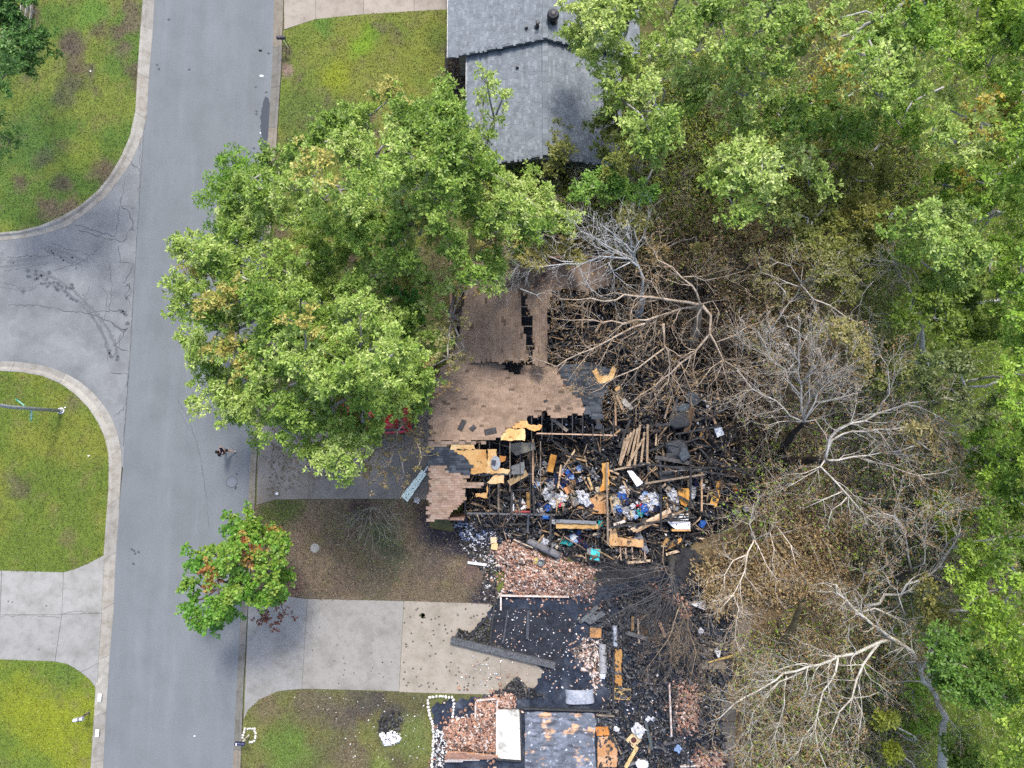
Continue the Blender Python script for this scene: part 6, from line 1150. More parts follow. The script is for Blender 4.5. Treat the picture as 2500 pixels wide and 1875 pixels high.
# ---- sheets, boxes and furniture in the rubble
def panel(poly, z, c, label, name='panel', cat='panel', m='plywood', th=.03, tilt=(0, 0), ragged=1.5, group=None, sd=1):
    q = [P(u, v, z) for u, v in (jag(poly, 7, ragged, sd) if ragged else poly)]; c0 = sum(q, Vector()) / len(q); zb = max(z, .14 + float(mound(c0.x, c0.y)[0])); f = lambda x, y: zb + tilt[0] * (x - c0.x) + tilt[1] * (y - c0.y)
    mb = MB(); mb.prism([(p.x, p.y) for p in q], lambda x, y: f(x, y) - th, f, c); return tag(mb.build(name, M[m], None), label, cat, group)
panel([(1408, 1238), (1465, 1202), (1481, 1200), (1479, 1254), (1446, 1252)], 1.2, (.4, .24, .12), 'large triangular brown plywood sheet beside the cream baskets', 'plywood_sheet', 'plywood', sd=2)
panel([(1469, 1132), (1486, 1128), (1487, 1196), (1464, 1200), (1472, 1165)], 1.7, (.5, .28, .08), 'tall orange plywood strip beside the rafter fan', 'plywood_sheet', 'plywood', ragged=2.4, sd=3)
panel([(1654, 1193), (1681, 1192), (1684, 1225), (1675, 1238), (1662, 1230)], 1.1, (.5, .26, .06), 'rectangular orange plywood sheet beside the white rags', 'plywood_sheet', 'plywood', sd=4)
panel([(1488, 1283), (1506, 1286), (1508, 1312), (1571, 1318), (1570, 1336), (1488, 1331)], .9, (.46, .3, .16), 'broken corner shaped plywood sheet below the slanting bundle', 'plywood_sheet', 'plywood', ragged=1, sd=5)
panel([(1245, 1082), (1305, 1080), (1308, 1097), (1258, 1112), (1242, 1095)], 2.7, (.17, .16, .135), 'folded grey brown felt sheet under the roof ridge', 'felt_sheet', 'felt', 'fabric', tilt=(.1, .15), sd=6)
panel([(1248, 1139), (1280, 1127), (1280, 1155), (1249, 1158)], 2.5, (.14, .15, .155), 'square grey felt sheet below the folded felt', 'felt_sheet', 'felt', 'fabric', tilt=(.1, -.1), sd=7)
panel([(1531, 1150), (1543, 1149), (1570, 1179), (1555, 1188)], 1.35, (.75, .76, .78), 'long white door panel below the rafter fan', 'door_panel', 'door', 'paint', .05, (.05, .05), .6, sd=8)
panel([(1545, 1316), (1560, 1300), (1570, 1312), (1585, 1345), (1578, 1352)], .7, (.16, .17, .2), 'slate grey slab beside the broken plywood', 'slab', 'slab', 'char', sd=9)
panel([(1613, 1152), (1645, 1152), (1646, 1176), (1612, 1174)], 1.2, (.03, .033, .04), 'charred black cabinet front below the long poles', 'charred_cabinet', 'cabinet', 'char', .2, ragged=0)
panel([(1744, 1046), (1762, 1043), (1768, 1061), (1752, 1068)], 1.0, (.66, .7, .72), 'white square box lid at the rubble edge', 'box', 'box', 'paint', .3, (.1, .05), 0)
panel([(1754, 1102), (1764, 1104), (1768, 1114), (1758, 1116)], .5, (.55, .57, .57), 'small white pane below the square box', 'pane', 'pane', 'paint', .02, (.1, 0), 0)
panel([(1760, 1000), (1796, 998), (1797, 1032), (1761, 1033)], .25, (.05, .048, .044), 'upper scorched deck panel behind the gutted house', 'deck_panel', 'deck', 'char', .08, ragged=.5)
panel([(1763, 1037), (1797, 1036), (1799, 1078), (1766, 1080)], .25, (.045, .042, .04), 'lower scorched deck panel behind the gutted house', 'deck_panel', 'deck', 'char', .08, ragged=.5)
panel([(1810, 1000), (1845, 1000), (1850, 1045), (1812, 1048)], .16, (.09, .08, .065), 'grey dusty slab beside the scorched deck panels', 'slab', 'slab', 'stone', .06, ragged=2)
panel([(1454, 1775), (1486, 1774), (1488, 1795), (1456, 1796)], .33, (.4, .18, .05), 'rust orange board scrap on the second house floor', 'plywood_sheet', 'plywood', sd=10)
panel([(1459, 1800), (1485, 1797), (1508, 1830), (1506, 1872), (1460, 1874)], .31, (.4, .25, .15), 'tan plywood floor remnant beside the burnt deck', 'plywood_sheet', 'plywood', sd=11)
panel([(1501, 1585), (1517, 1585), (1518, 1675), (1502, 1676)], .32, (.35, .2, .07), 'burnt orange strip of floor panel', 'plywood_sheet', 'plywood', ragged=2.5, sd=12)
panel([(1330, 1258), (1342, 1257), (1341, 1268), (1322, 1268), (1318, 1262)], 1.0, (.05, .16, .45), 'crumpled blue tarp at the edge of the gutted house', 'tarp', 'tarp', 'fabric', .05, sd=13)
panel([(1700, 1472), (1722, 1466), (1721, 1490), (1706, 1484), (1685, 1476)], .4, (.65, .62, .6), 'broken white sheet beside the charred tree', 'sheet', 'sheet', 'paint', .02, (.2, .1), .8)
panel([(1745, 1588), (1759, 1588), (1757, 1605), (1753, 1606)], .6, (.68, .68, .68), 'bent white metal frame by the yellow laths', 'bent_metal_rack', 'rack', 'paint', .05, (.3, .2), .4)
panel([(1558, 1500), (1640, 1500), (1636, 1560), (1562, 1565)], .2, (.1, .075, .06), 'scorched brown floor sheet under the charred branches', 'floor_sheet', 'plywood', 'plywood', .05, ragged=3, sd=14)
panel([(1420, 1515), (1440, 1500), (1470, 1490), (1480, 1500), (1440, 1525)], .35, (.1, .11, .12), 'grey slate pile at the edge of the carport floor', 'slate', 'slate', 'char', .06, ragged=2, sd=15)
panel([(1355, 1274), (1460, 1280), (1462, 1292), (1358, 1290)], 1.3, (.4, .27, .12), 'long plywood shelf above the spilled clothes', 'shelf', 'shelf', 'plywood', .04, ragged=1, sd=17)
panel([(1356, 1268), (1455, 1272), (1457, 1280), (1357, 1276)], 1.45, (.14, .15, .16), 'grey metal shelf strip above the plywood shelf', 'shelf_strip', 'shelf', 'metal', .04, ragged=.6, sd=18)
# open white cabinet
cb = empty('cabinet', P(1275, 1226, .5), 'open white lined cabinet with a brown side panel', 'cabinet')
def pbox(poly, z0, z1, c, name, parent, m='paint'):
    mb = MB(); mb.prism([(p.x, p.y) for p in (P(u, v, z1) for u, v in poly)], z0, z1, c); return mb.build(name, M[m], parent)
pbox([(1257, 1222), (1274, 1216), (1291, 1240), (1256, 1247)], .5, .8, (.72, .74, .78), 'lining', cb); pbox([(1285, 1202), (1295, 1203), (1296, 1242), (1286, 1241)], .5, 1.1, (.26, .16, .06), 'side_panel', cb, 'plywood'); pbox([(1252, 1203), (1255, 1203), (1255, 1250), (1252, 1250)], .5, 1.2, (.5, .52, .55), 'side_rail', cb); pbox([(1252, 1248), (1296, 1248), (1296, 1251), (1252, 1251)], .5, 1.2, (.3, .05, .05), 'front_rail', cb)
# white bed base with slats
bd = empty('bed_base', P(1655, 1280, .5), 'white slatted bed base with an orange lower rail', 'bed')
pbox([(1630, 1274), (1685, 1274), (1685, 1292), (1650, 1292), (1640, 1284)], .6, .95, (.74, .73, .74), 'mattress', bd, 'fabric'); pbox([(1640, 1292), (1686, 1292), (1686, 1297), (1640, 1297)], .6, .9, (.5, .28, .1), 'rail', bd, 'wood')
for v in (1255, 1261, 1267): pbox([(1623, v), (1681, v - 1), (1681, v + 2.6), (1623, v + 3)], .7, .9, (.66, .66, .66), 'slat', bd)
# charred armchair
ac = empty('armchair', P(1655, 1100, .7), 'charred black armchair slumped in the middle of the rubble', 'armchair')
def lump(u, v, z, sx, sy, sz, c, name, parent, m='char', seed=1, n=12):
    r = random.Random(seed); bm = bmesh.new(); bmesh.ops.create_icosphere(bm, subdivisions=3, radius=1.); p = P(u, v, z)
    for vt in bm.verts:
        k = 1 + .18 * math.sin(vt.co.x * 4 + seed) * math.cos(vt.co.y * 5 + seed * 2) + r.gauss(0, .03); e = [math.copysign(abs(t) ** .6, t) for t in vt.co]; vt.co = Vector((e[0] * sx * k, e[1] * sy * k, e[2] * sz * k))
    me = bpy.data.meshes.new(name); bm.to_mesh(me); bm.free(); a = me.attributes.new('tint', 'FLOAT_COLOR', 'FACE'); t = np.ones((len(me.polygons), 4), np.float32); t[:, :3] = c; a.data.foreach_set('color', t.ravel()); me.materials.append(M[m]); me.polygons.foreach_set('use_smooth', np.ones(len(me.polygons), bool))
    return link(name, me, parent, p)
lump(1650, 1097, 1.1, .55, .5, .3, (.04, .045, .055), 'seat', ac, seed=1); lump(1668, 1108, 1.35, .3, .42, .35, (.06, .075, .09), 'backrest', ac, seed=2); lump(1640, 1085, 1.2, .45, .16, .25, (.04, .045, .05), 'armrest', ac, seed=3); lump(1642, 1112, 1.15, .45, .15, .22, (.035, .04, .045), 'armrest', ac, seed=4)
for i, (u, v, sx, sy, c, lb) in enumerate([(1666, 995, .6, .25, (.06, .08, .095), 'slumped blue grey cushion at the rubble top'), (1658, 1024, .6, .5, (.03, .033, .036), 'collapsed black tarpaulin heap above the armchair'), (1690, 972, .4, .4, (.04, .055, .07), 'slate blue charred bundle at the rubble top'), (1210, 1131, .0, .0, None, '')]):
    if c: tag(lump(u, v, 1.2, sx, sy, .22, c, ['cushion', 'tarpaulin', 'bundle'][i], None, seed=i + 8), lb, ['cushion', 'tarpaulin', 'bundle'][i])
mb = MB(); pc = PP(1210, 1130, AS)
mb.prism([(pc.x + .26 * math.cos(t), pc.y + .38 * math.sin(t)) for t in np.linspace(0, 6.28, 22)[:-1]], lambda x, y: pz(AS, x, y) + .02, lambda x, y: pz(AS, x, y) + .06, (.27, .28, .29)); fd = tag(mb.build('felt_disc', M['fabric'], None), 'round grey felt lid lying on the bare roof sheathing', 'felt')
mb = MB(); mb.prism([(pc.x - .24, pc.y - .1), (pc.x - .02, pc.y - .18), (pc.x + .04, pc.y + .12), (pc.x - .2, pc.y + .16)], lambda x, y: pz(AS, x, y) + .065, lambda x, y: pz(AS, x, y) + .08, (.05, .055, .07)); mb.build('dark_patch', M['char'], fd)  # near-black piece covering about half of the grey lid
# crumpled clothes
def cloth_mesh(t, seed):
    r = random.Random(seed); n = 7; m = MB()
    hh = [[.12 * r.random() + .1 * math.sin(i * 1.3 + seed) * math.cos(j * 1.7 + seed) + .1 * (1 - ((i - 3) ** 2 + (j - 3) ** 2) / 18) for j in range(n)] for i in range(n)]; b = 0
    for i in range(n):
        for j in range(n): a = math.hypot(i - 3, j - 3) / 4.2; m.v.append(((i - 3) / 6 * (1 - .25 * a * r.random()) + r.gauss(0, .03), (j - 3) / 6 * (1 - .3 * a * r.random()) + r.gauss(0, .03), max(0, hh[i][j]) * 1.6 + .02))
    for i in range(n - 1):
        for j in range(n - 1): m.face((i * n + j, (i + 1) * n + j, (i + 1) * n + j + 1, i * n + j + 1), vary(t, .12, r))
    k = len(m.v); ring = [(i, 0) for i in range(n)] + [(n - 1, j) for j in range(1, n)] + [(i, n - 1) for i in range(n - 2, -1, -1)] + [(0, j) for j in range(n - 2, 0, -1)]
    for i, j in ring: x, y, z = m.v[i * n + j]; m.v.append((x, y, -.02))
    for q in range(len(ring)): a, b2 = ring[q], ring[(q + 1) % len(ring)]; m.face((a[0] * n + a[1], k + q, k + (q + 1) % len(ring), b2[0] * n + b2[1]), t)
    return m.mesh('cloth', M['fabric'])
CC = {'white': (.42, .43, .46), 'blue': (.03, .09, .3), 'grey': (.2, .205, .22), 'cream': (.36, .31, .23), 'dark navy': (.02, .025, .06), 'light blue': (.19, .28, .45), 'red': (.3, .015, .03), 'teal': (.02, .2, .2), 'brown': (.16, .1, .05)}
CMS = {k: [cloth_mesh(t, 10 * i + j) for j in range(3)] for i, (k, t) in enumerate(CC.items())}
rc = random.Random(12)
def cloth(u, v, s, colr, where, z=None):
    o = bpy.data.objects.new('cloth', rc.choice(CMS[colr])); COL.objects.link(o); p = P(u, v, .8); zz = .46 + float(mound(p.x, p.y)[0]) if z is None else z; p = P(u, v, zz); o.location = p; s2 = s * MPP * (1.12 if z is None else 1.); o.scale = (s2 * rc.uniform(.8, 1.25), s2 * rc.uniform(.8, 1.25), s2 * rc.uniform(.6, 1.)); o.rotation_euler = (rc.gauss(0, .2), rc.gauss(0, .2), rc.uniform(0, 6.28))
    return tag(o, 'crumpled %s cloth in the %s' % (colr, where), 'cloth', 'cloths in the ' + where)
H1, H2, H3, H4 = 'heap beside the thin pale post', 'blue and white heap right of the plywood triangle', 'heap around the orange plywood sheet', 'spill below the plywood shelf'
H2 = 'blue and white heap under the white door panel'
for lst, wh in (([(1310, 1183, 16, 'light blue'), (1389, 1157, 18, 'blue'), (1337, 1238, 16, 'blue'), (1425, 1216, 24, 'white'), (1418, 1205, 15, 'white'), (1432, 1226, 16, 'white'), (1374, 1213, 18, 'white'), (1349, 1212, 20, 'grey'), (1334, 1200, 14, 'white'), (1345, 1185, 16, 'grey'), (1355, 1175, 16, 'dark navy'), (1380, 1175, 18, 'dark navy'), (1372, 1186, 14, 'blue'), (1360, 1160, 14, 'dark navy'), (1328, 1172, 12, 'brown'), (1413, 1144, 12, 'light blue'), (1425, 1142, 12, 'grey'), (1416, 1170, 10, 'white'), (1352, 1228, 15, 'white'), (1335, 1215, 12, 'grey'), (1400, 1180, 14, 'brown'), (1320, 1245, 12, 'white'), (1318, 1230, 13, 'dark navy'), (1447, 1155, 14, 'grey'), (1452, 1180, 12, 'cream'), (1365, 1222, 12, 'white'), (1373, 1156, 9, 'red'), (1330, 1132, 12, 'grey'), (1460, 1196, 12, 'cream'), (1345, 1150, 12, 'dark navy'), (1395, 1165, 12, 'light blue'), (1405, 1225, 14, 'grey'), (1455, 1165, 10, 'white')], H1),
                ([(1521, 1213, 22, 'blue'), (1512, 1208, 12, 'blue'), (1571, 1240, 18, 'blue'), (1551, 1255, 16, 'light blue'), (1586, 1218, 22, 'white'), (1578, 1228, 18, 'white'), (1593, 1208, 14, 'white'), (1533, 1247, 20, 'grey'), (1522, 1195, 16, 'white'), (1508, 1238, 14, 'light blue'), (1514, 1246, 13, 'blue'), (1500, 1230, 16, 'cream'), (1496, 1215, 14, 'cream'), (1495, 1245, 14, 'grey'), (1545, 1235, 12, 'white'), (1560, 1230, 12, 'red'), (1562, 1252, 14, 'teal'), (1580, 1250, 14, 'blue'), (1604, 1240, 12, 'dark navy'), (1555, 1190, 10, 'blue'), (1595, 1225, 14, 'light blue'), (1540, 1262, 12, 'white'), (1590, 1240, 12, 'white'), (1530, 1228, 14, 'dark navy'), (1568, 1215, 12, 'white'), (1505, 1258, 12, 'dark navy'), (1575, 1205, 10, 'light blue')], H2),
                ([(1640, 1204, 18, 'white'), (1632, 1195, 13, 'cream'), (1648, 1215, 16, 'white'), (1640, 1225, 14, 'grey'), (1624, 1220, 10, 'cream'), (1650, 1240, 14, 'grey'), (1672, 1243, 12, 'teal'), (1692, 1195, 16, 'grey'), (1690, 1210, 12, 'white'), (1715, 1185, 10, 'white'), (1638, 1240, 10, 'white'), (1700, 1180, 12, 'dark navy'), (1795, 1195, 12, 'red'), (1835, 1190, 14, 'white'), (1846, 1200, 12, 'light blue'), (1795, 1250, 12, 'white'), (1822, 1243, 13, 'white'), (1714, 1280, 14, 'blue')], H3),
                ([(1400, 1316, 18, 'light blue'), (1390, 1326, 14, 'teal'), (1375, 1322, 12, 'teal'), (1410, 1320, 18, 'dark navy'), (1402, 1312, 12, 'white'), (1416, 1318, 10, 'red'), (1393, 1294, 9, 'teal'), (1430, 1330, 14, 'dark navy'), (1440, 1345, 14, 'grey'), (1465, 1278, 14, 'teal'), (1460, 1304, 14, 'grey'), (1350, 1330, 12, 'grey'), (1331, 1322, 13, 'white'), (1348, 1272, 10, 'white'), (1415, 1300, 12, 'blue'), (1385, 1312, 12, 'dark navy')], H4)):
    for u, v, s, c in lst:
        cloth(u, v, s, c, wh)
        if c in ('white', 'blue', 'grey', 'light blue'): cloth(u + rc.uniform(-14, 14), v + rc.uniform(-11, 11), s * .7, rc.choice((c, 'white', 'dark navy', 'cream')), wh)
cloth(1558, 1782, 26, 'white', 'second burnt house', .35); cloth(1505, 1780, 12, 'white', 'second burnt house', .35); cloth(1582, 1755, 12, 'white', 'second burnt house', .3); cloth(1594, 1755, 10, 'white', 'second burnt house', .3); cloth(1655, 1828, 16, 'light blue', 'second burnt house', .3); cloth(1710, 1540, 12, 'white', 'second burnt house', .3)
tag(lump(1568, 1866, .35, .35, .25, .15, (.55, .57, .62), 'ash_bag', None, 'fabric', 31), 'pale grey ash bag at the picture bottom', 'bag')
# boxes, baskets, bins
def crate(u, v, z, sx, sy, sz, c, name, label, cat, rz=0., m='paint', lid=None):
    p = P(u, v, z); g0 = .13 + float(mound(p.x, p.y)[0]); p = P(u, v, g0 + sz); p.z = g0; root = empty(name, p, label, cat); t = .025; R = Matrix.Rotation(rz, 3, 'Z')
    def pc(cx, cy, cz, ax, ay, az, nm, cc): mb = MB(); mb.box(p + R @ Vector((cx, cy, cz)), (ax, ay, az), cc, rz); mb.build(nm, M[m], root)
    pc(0, 0, t / 2, sx, sy, t, 'base', c)
    for s in (-1, 1): pc(s * (sx / 2 - t / 2), 0, sz / 2 + t / 2, t, sy - .002, sz - t, 'side', c); pc(0, s * (sy / 2 - t / 2), sz / 2 + t / 2, sx - 2 * t - .004, t, sz - t, 'end', c)
    if lid: pc(0, 0, sz + .02, sx + .03, sy + .03, .03, 'lid', lid)
    return root
crate(1453, 1354, .9, .5, .62, .4, (.03, .3, .32), 'storage_bin', 'turquoise plastic storage bin lying in the rubble', 'bin', -.15, lid=(.05, .42, .44)); crate(1205, 1319, .3, .32, .34, .3, (.45, .33, .2), 'box', 'upper of two tan boxes on the sooty lawn', 'box', .05, lid=(.48, .36, .22)); crate(1207, 1334, .3, .34, .34, .3, (.42, .3, .14), 'box', 'lower of two tan boxes on the sooty lawn', 'box', -.15, lid=(.46, .34, .16)); crate(1366, 1230, .9, .34, .3, .25, (.4, .01, .03), 'box', 'crimson red box among the white cloths', 'box', .2, lid=(.45, .015, .04)); crate(1388, 1195, .9, .4, .36, .3, (.35, .14, .04), 'box', 'rusty orange box beside the cream baskets', 'box', .5, lid=(.42, .18, .06)); crate(1454, 1545, .3, .62, .5, .35, (.2, .19, .18), 'appliance', 'rusty grey appliance shell on the carport floor', 'appliance', -.05, 'metal', (.4, .2, .07)); crate(1624, 1220, .9, .18, .26, .3, (.6, .42, .02), 'jug', 'small yellow jug beside the white cloths', 'jug', .1, lid=(.65, .45, .02)); crate(1307, 1369, .4, .26, .28, .25, (.3, .28, .06), 'pot', 'olive square pot on the brick heap', 'pot', .1, lid=(.34, .32, .08)); crate(1520, 1695, .3, .95, .6, .14, (.5, .36, .16), 'wooden_frame', 'pale open wooden drawer frame on the second house floor', 'frame', -.05, 'wood')
def basin(u, v, r, h, c, name, label, cat, m='paint', z=None):
    p = P(u, v, .9); g0 = .15 + float(mound(p.x, p.y)[0]) if z is None else z; p = P(u, v, g0 + h); p.z = g0; mb = MB(); mb.lathe([(r * .7, 0), (r, h), (r * .93, h), (r * .64, .03)], c, p, 18); return tag(mb.build(name, M[m], None, smooth=False), label, cat)
basin(1402, 1208, .22, .25, (.5, .47, .33), 'basket', 'round cream basket beside the rusty orange box', 'basket'); basin(1449, 1212, .28, .25, (.6, .52, .4), 'basket', 'larger cream basket leaning on the plywood triangle', 'basket'); basin(1321, 1153, .17, .4, (.78, .78, .77), 'lampshade', 'lower white lampshade beside the orange plywood', 'lampshade'); basin(1329, 1147, .17, .4, (.78, .78, .77), 'lampshade', 'upper white lampshade beside the orange plywood', 'lampshade'); basin(1320, 1374, .2, .25, (.2, .22, .23), 'pot', 'grey round pot on the large brick heap', 'pot', 'metal', .45); basin(1250, 652, .18, .3, (.6, .6, .6), 'vent_cap', 'white round vent cap on the upper brown roof', 'vent', 'metal', 3.2); basin(1708, 832, .2, .3, (.4, .04, .07), 'bucket', 'crimson bucket under the scorched bare tree', 'bucket'); basin(1722, 845, .16, .22, (.3, .03, .35), 'bucket', 'violet bucket beside the crimson bucket', 'bucket', z=.3)
# charred log, troughs, metal sheets
def trough(a, b2, w, h, c, name, label, cat, arc=1.0, m='metal', z=.15, n=9, flip=False):
    p, q = P(*a, z), P(*b2, z); d = (q - p); L = d.length; d.normalize(); s = Vector((-d.y, d.x, 0)); mb = MB(); rings = []
    for e in (0, .2, .4, .6, .8, 1):
        o = p + d * L * e; g0 = .13 + float(mound(o.x, o.y)[0]); ring = []
        for k in range(n): t = math.pi * (k / (n - 1)); ring.append(o + s * math.cos(t) * w / 2 * (1 + .04 * math.sin(e * 9)) + Vector((0, 0, g0 - o.z + math.sin(t) * h * (1 + .12 * math.sin(e * 7 + k)))))
        rings.append(ring)
    b = 0
    for ring in rings: mb.v += [tuple(x) for x in ring]
    for ring in rings: mb.v += [tuple(x - Vector((0, 0, .02))) for x in ring]
    K = len(rings)
    for i in range(K - 1):
        for k in range(n - 1): mb.face((i * n + k, i * n + k + 1, (i + 1) * n + k + 1, (i + 1) * n + k), c); o2 = K * n; mb.face((o2 + i * n + k + 1, o2 + i * n + k, o2 + (i + 1) * n + k, o2 + (i + 1) * n + k + 1), c)
    return tag(mb.build(name, M[m], None, smooth=True), label, cat)
trough((1471, 1571), (1472, 1642), .46, .22, (.3, .3, .3), 'metal_trough', 'long grey metal trough lying upside down on the carport floor', 'trough'); trough((1471, 1644), (1471, 1656), .42, .15, (.5, .55, .62), 'trough_end', 'pale blue end cap beyond the metal trough', 'cap'); trough((1415, 1682), (1416, 1716), 1.6, .28, (.3, .32, .36), 'metal_sheet', 'curved grey corrugated metal sheet by the burnt floor deck', 'metal sheet'); trough((1500, 1525), (1502, 1575), .3, .3, (.42, .44, .48), 'water_tank', 'dented whitish water tank on the second house floor', 'tank')
mb = MB(); pts = [P(1287 + 79 * t, 1319 + 38 * t, .45) for t in np.linspace(0, 1, 8)]; mb.tube(pts, [.18, .2, .21, .22, .22, .23, .22, .2], (.14, .14, .15), 10); tag(mb.build('log', M['bark'], None, smooth=True), 'thick grey charred log across the large brick heap', 'log')
mb = MB(); pts = [P(1718 + 46 * t, 1254 + 10 * t, .35) for t in np.linspace(0, 1, 6)]; mb.tube(pts, [.14, .16, .17, .16, .15, .12], (.3, .29, .27), 9); tag(mb.build('log', M['bark'], None, smooth=True), 'pale grey log at the lower rubble edge', 'log')
# wooden hatch with a round opening
ht = empty('hatch', P(1547, 1807, .2), 'square tan wooden hatch with a round opening set diagonally', 'hatch'); pc_ = P(1547, 1807, .35); mb = MB(); n_ = 16
sq = [pc_ + Vector((.45 * math.cos(a), .45 * math.sin(a), 0)) for a in (0, 1.57, 3.14, 4.71)]; o_ = []; i_ = []
for k in range(n_):
    t = k / n_ * 4; e = int(t); f = t - e; o_.append(sq[e].lerp(sq[(e + 1) % 4], f)); i_.append(pc_ + Vector((.16 * math.cos(math.pi * 2 * k / n_), .16 * math.sin(math.pi * 2 * k / n_), 0)))
mb.v = [tuple(x) for x in o_ + i_] + [tuple(x - Vector((0, 0, .06))) for x in o_ + i_]
for k in range(n_):
    j = (k + 1) % n_; mb.face((k, j, n_ + j, n_ + k), (.45, .35, .2)); mb.face((2 * n_ + j, 2 * n_ + k, 3 * n_ + k, 3 * n_ + j), (.4, .3, .18)); mb.face((j, k, 2 * n_ + k, 2 * n_ + j), (.4, .3, .18)); mb.face((n_ + k, n_ + j, 3 * n_ + j, 3 * n_ + k), (.2, .08, .05))
mb.build('board', M['wood'], ht); mb = MB(); mb.lathe([(.155, 0), (.155, .03), (.02, .035)], (.09, .03, .025), pc_ - Vector((0, 0, .13)), 16); mb.build('plug', M['metal'], ht)
# mint panels of a fallen garage door
gd = empty('garage_door', P(1015, 1180, .12), 'pale mint garage door panels fallen against the brown roof corner', 'garage door')
pts = [(987, 1219), (1003, 1197), (1020, 1174), (1036, 1152), (1045, 1138)]
for i in range(3):
    a, b2 = P(*pts[i], .25 + .12 * i), P(*pts[i + 1], .37 + .12 * i); d = (b2 - a).normalized(); a2 = a + d * .015; mb = MB(); mb.bar(a2, b2, .5 - .06 * i, .05, (.62, .7, .62), up=(-.2, .1, 1)); pn = mb.build('door_section', M['paint'], gd)
    for k in (.25, .6): mb = MB(); mb.box(a.lerp(b2, k) + Vector((.03, -.03, .035)), (.06, .05, .02), (.06, .06, .06), .9); mb.build('hinge', M['metal'], pn)
mb = MB(); mb.bar(P(*pts[3], .62), P(*pts[4], .8), .08, .04, (.6, .6, .58)); mb.build('track', M['metal'], gd)
board(997, 1168, 977, 1219, .05, .2, .2, (.5, .36, .18), 'thin yellow stick beside the mint garage door', .04, 'stick', 'stick'); cloth(1018, 1221, 12, 'white', 'dead lawn by the garage door', .13)
# burnt scraps lying on the brown roof
for i, (a, b2, w, lb) in enumerate([((1122, 1050), (1134, 1026), .28, 'larger black scrap lying on the brown roof'), ((1150, 1050), (1160, 1040), .25, 'smaller black scrap lying on the brown roof'), ((1183, 1056), (1212, 1050), .32, 'flat black scrap near the roof ridge'), ((1328, 981), (1336, 977), .12, 'tiny black chip on the brown roof')]):
    mb = MB(); p, q = PP(*a, AN), PP(*b2, AN); mb.bar(p + Vector((0, 0, .06)), q + Vector((0, 0, .06)), w, .04, (.025, .025, .028), up=(-AN[1], -AN[2], 1)); tag(mb.build('roof_scrap', M['char'], None), lb, 'scrap')
# white stone edging rings
def stones(path, step, s, name, label, seed, z=.1, c=(.5, .48, .44)):
    root = empty(name, P(*path[0], z), label, 'edging'); r = random.Random(seed); L_ = 0; prev = None
    for i in range(len(path) - 1):
        a, b2 = P(*path[i], z), P(*path[i + 1], z); n = max(1, int((b2 - a).length / step))
        for k in range(n):
            p = a.lerp(b2, k / n); bm = bmesh.new(); bmesh.ops.create_icosphere(bm, subdivisions=1, radius=1.)
            for vt in bm.verts: vt.co = Vector((vt.co.x * s * r.uniform(.8, 1.2), vt.co.y * s * .8 * r.uniform(.8, 1.2), vt.co.z * s * .75))
            me = bpy.data.meshes.new('stone'); bm.to_mesh(me); bm.free(); at = me.attributes.new('tint', 'FLOAT_COLOR', 'FACE'); t = np.ones((len(me.polygons), 4), np.float32); t[:, :3] = vary(c, .12, r); at.data.foreach_set('color', t.ravel()); me.materials.append(M['stone'])
            o = link('stone', me, root, p + Vector((r.gauss(0, .015), r.gauss(0, .015), s * .35))); o.rotation_euler = (0, 0, r.uniform(0, 3))
    return root
stones([(1108, 1768), (1106, 1749), (1109, 1717), (1104, 1703), (1075, 1699), (1050, 1701), (1045, 1710), (1047, 1733), (1054, 1760), (1060, 1794), (1056, 1828), (1054, 1880)], .15, .105, 'stone_edging', 'winding white stone edging around the burnt front garden', 1)
stones([(592, 1800), (595, 1788), (600, 1778), (622, 1778), (625, 1790), (624, 1802), (622, 1809), (606, 1811)], .12, .085, 'stone_edging', 'small horseshoe of white stones around the dark mailbox', 2)
# stepping slabs and garden path behind the second house
gp = empty('garden_path', P(1815, 1530, .08), kind='structure')
for q in ([(1800, 1466), (1834, 1466), (1834, 1510), (1800, 1510)], [(1801, 1513), (1833, 1513), (1833, 1551), (1801, 1551)], [(1801, 1553), (1833, 1553), (1832, 1590), (1800, 1590)], [(1785, 1470), (1798, 1470), (1798, 1590), (1786, 1590)]): pbox(q, .03, .16, vary((.15, .125, .095), .12), 'paving_slab', gp, 'concrete')
gp2 = empty('garden_path', P(1770, 1800, .08), kind='structure')
for q in ([(1756, 1714), (1800, 1714), (1796, 1760), (1762, 1760)], [(1762, 1763), (1796, 1763), (1794, 1830), (1766, 1830)], [(1766, 1833), (1794, 1833), (1792, 1900), (1768, 1900)]): pbox(q, .03, .15, vary((.11, .1, .09), .12), 'paving_slab', gp2, 'concrete')
pbox([(1715, 1612), (1775, 1614), (1774, 1634), (1712, 1634)], .08, .3, (.15, .13, .105), 'step', gp, 'concrete')
lid = MB(); p = P(769, 1338, .11); lid.lathe([(.27, 0), (.27, .02), (.24, .03)], (.22, .22, .2), p, 20); tag(lid.build('utility_cover', M['concrete'], None), 'round grey utility cover in the dead lawn', 'cover')

# ================================================================== STREET THINGS
# manhole cover
mh = empty('manhole', P(566, 1177, .004), 'round manhole cover set in the street beside the walker', 'manhole'); p0 = P(566, 1177, 0)
mb = MB(); mb.lathe([(.33, -.02), (.33, .007), (.3, .007), (.3, -.02)], (.055, .06, .07), p0, 28); mb.build('frame', M['metal'], mh)
mb = MB(); mb.lathe([(.29, -.02), (.29, .009), (.05, .011)], (.135, .142, .165), p0, 28); mb.build('lid', M['asphalt'], mh)
stain([(578, 1158), (576, 1189), (575, 1193)], .05, road, .005, (.03, .035, .045), 31)
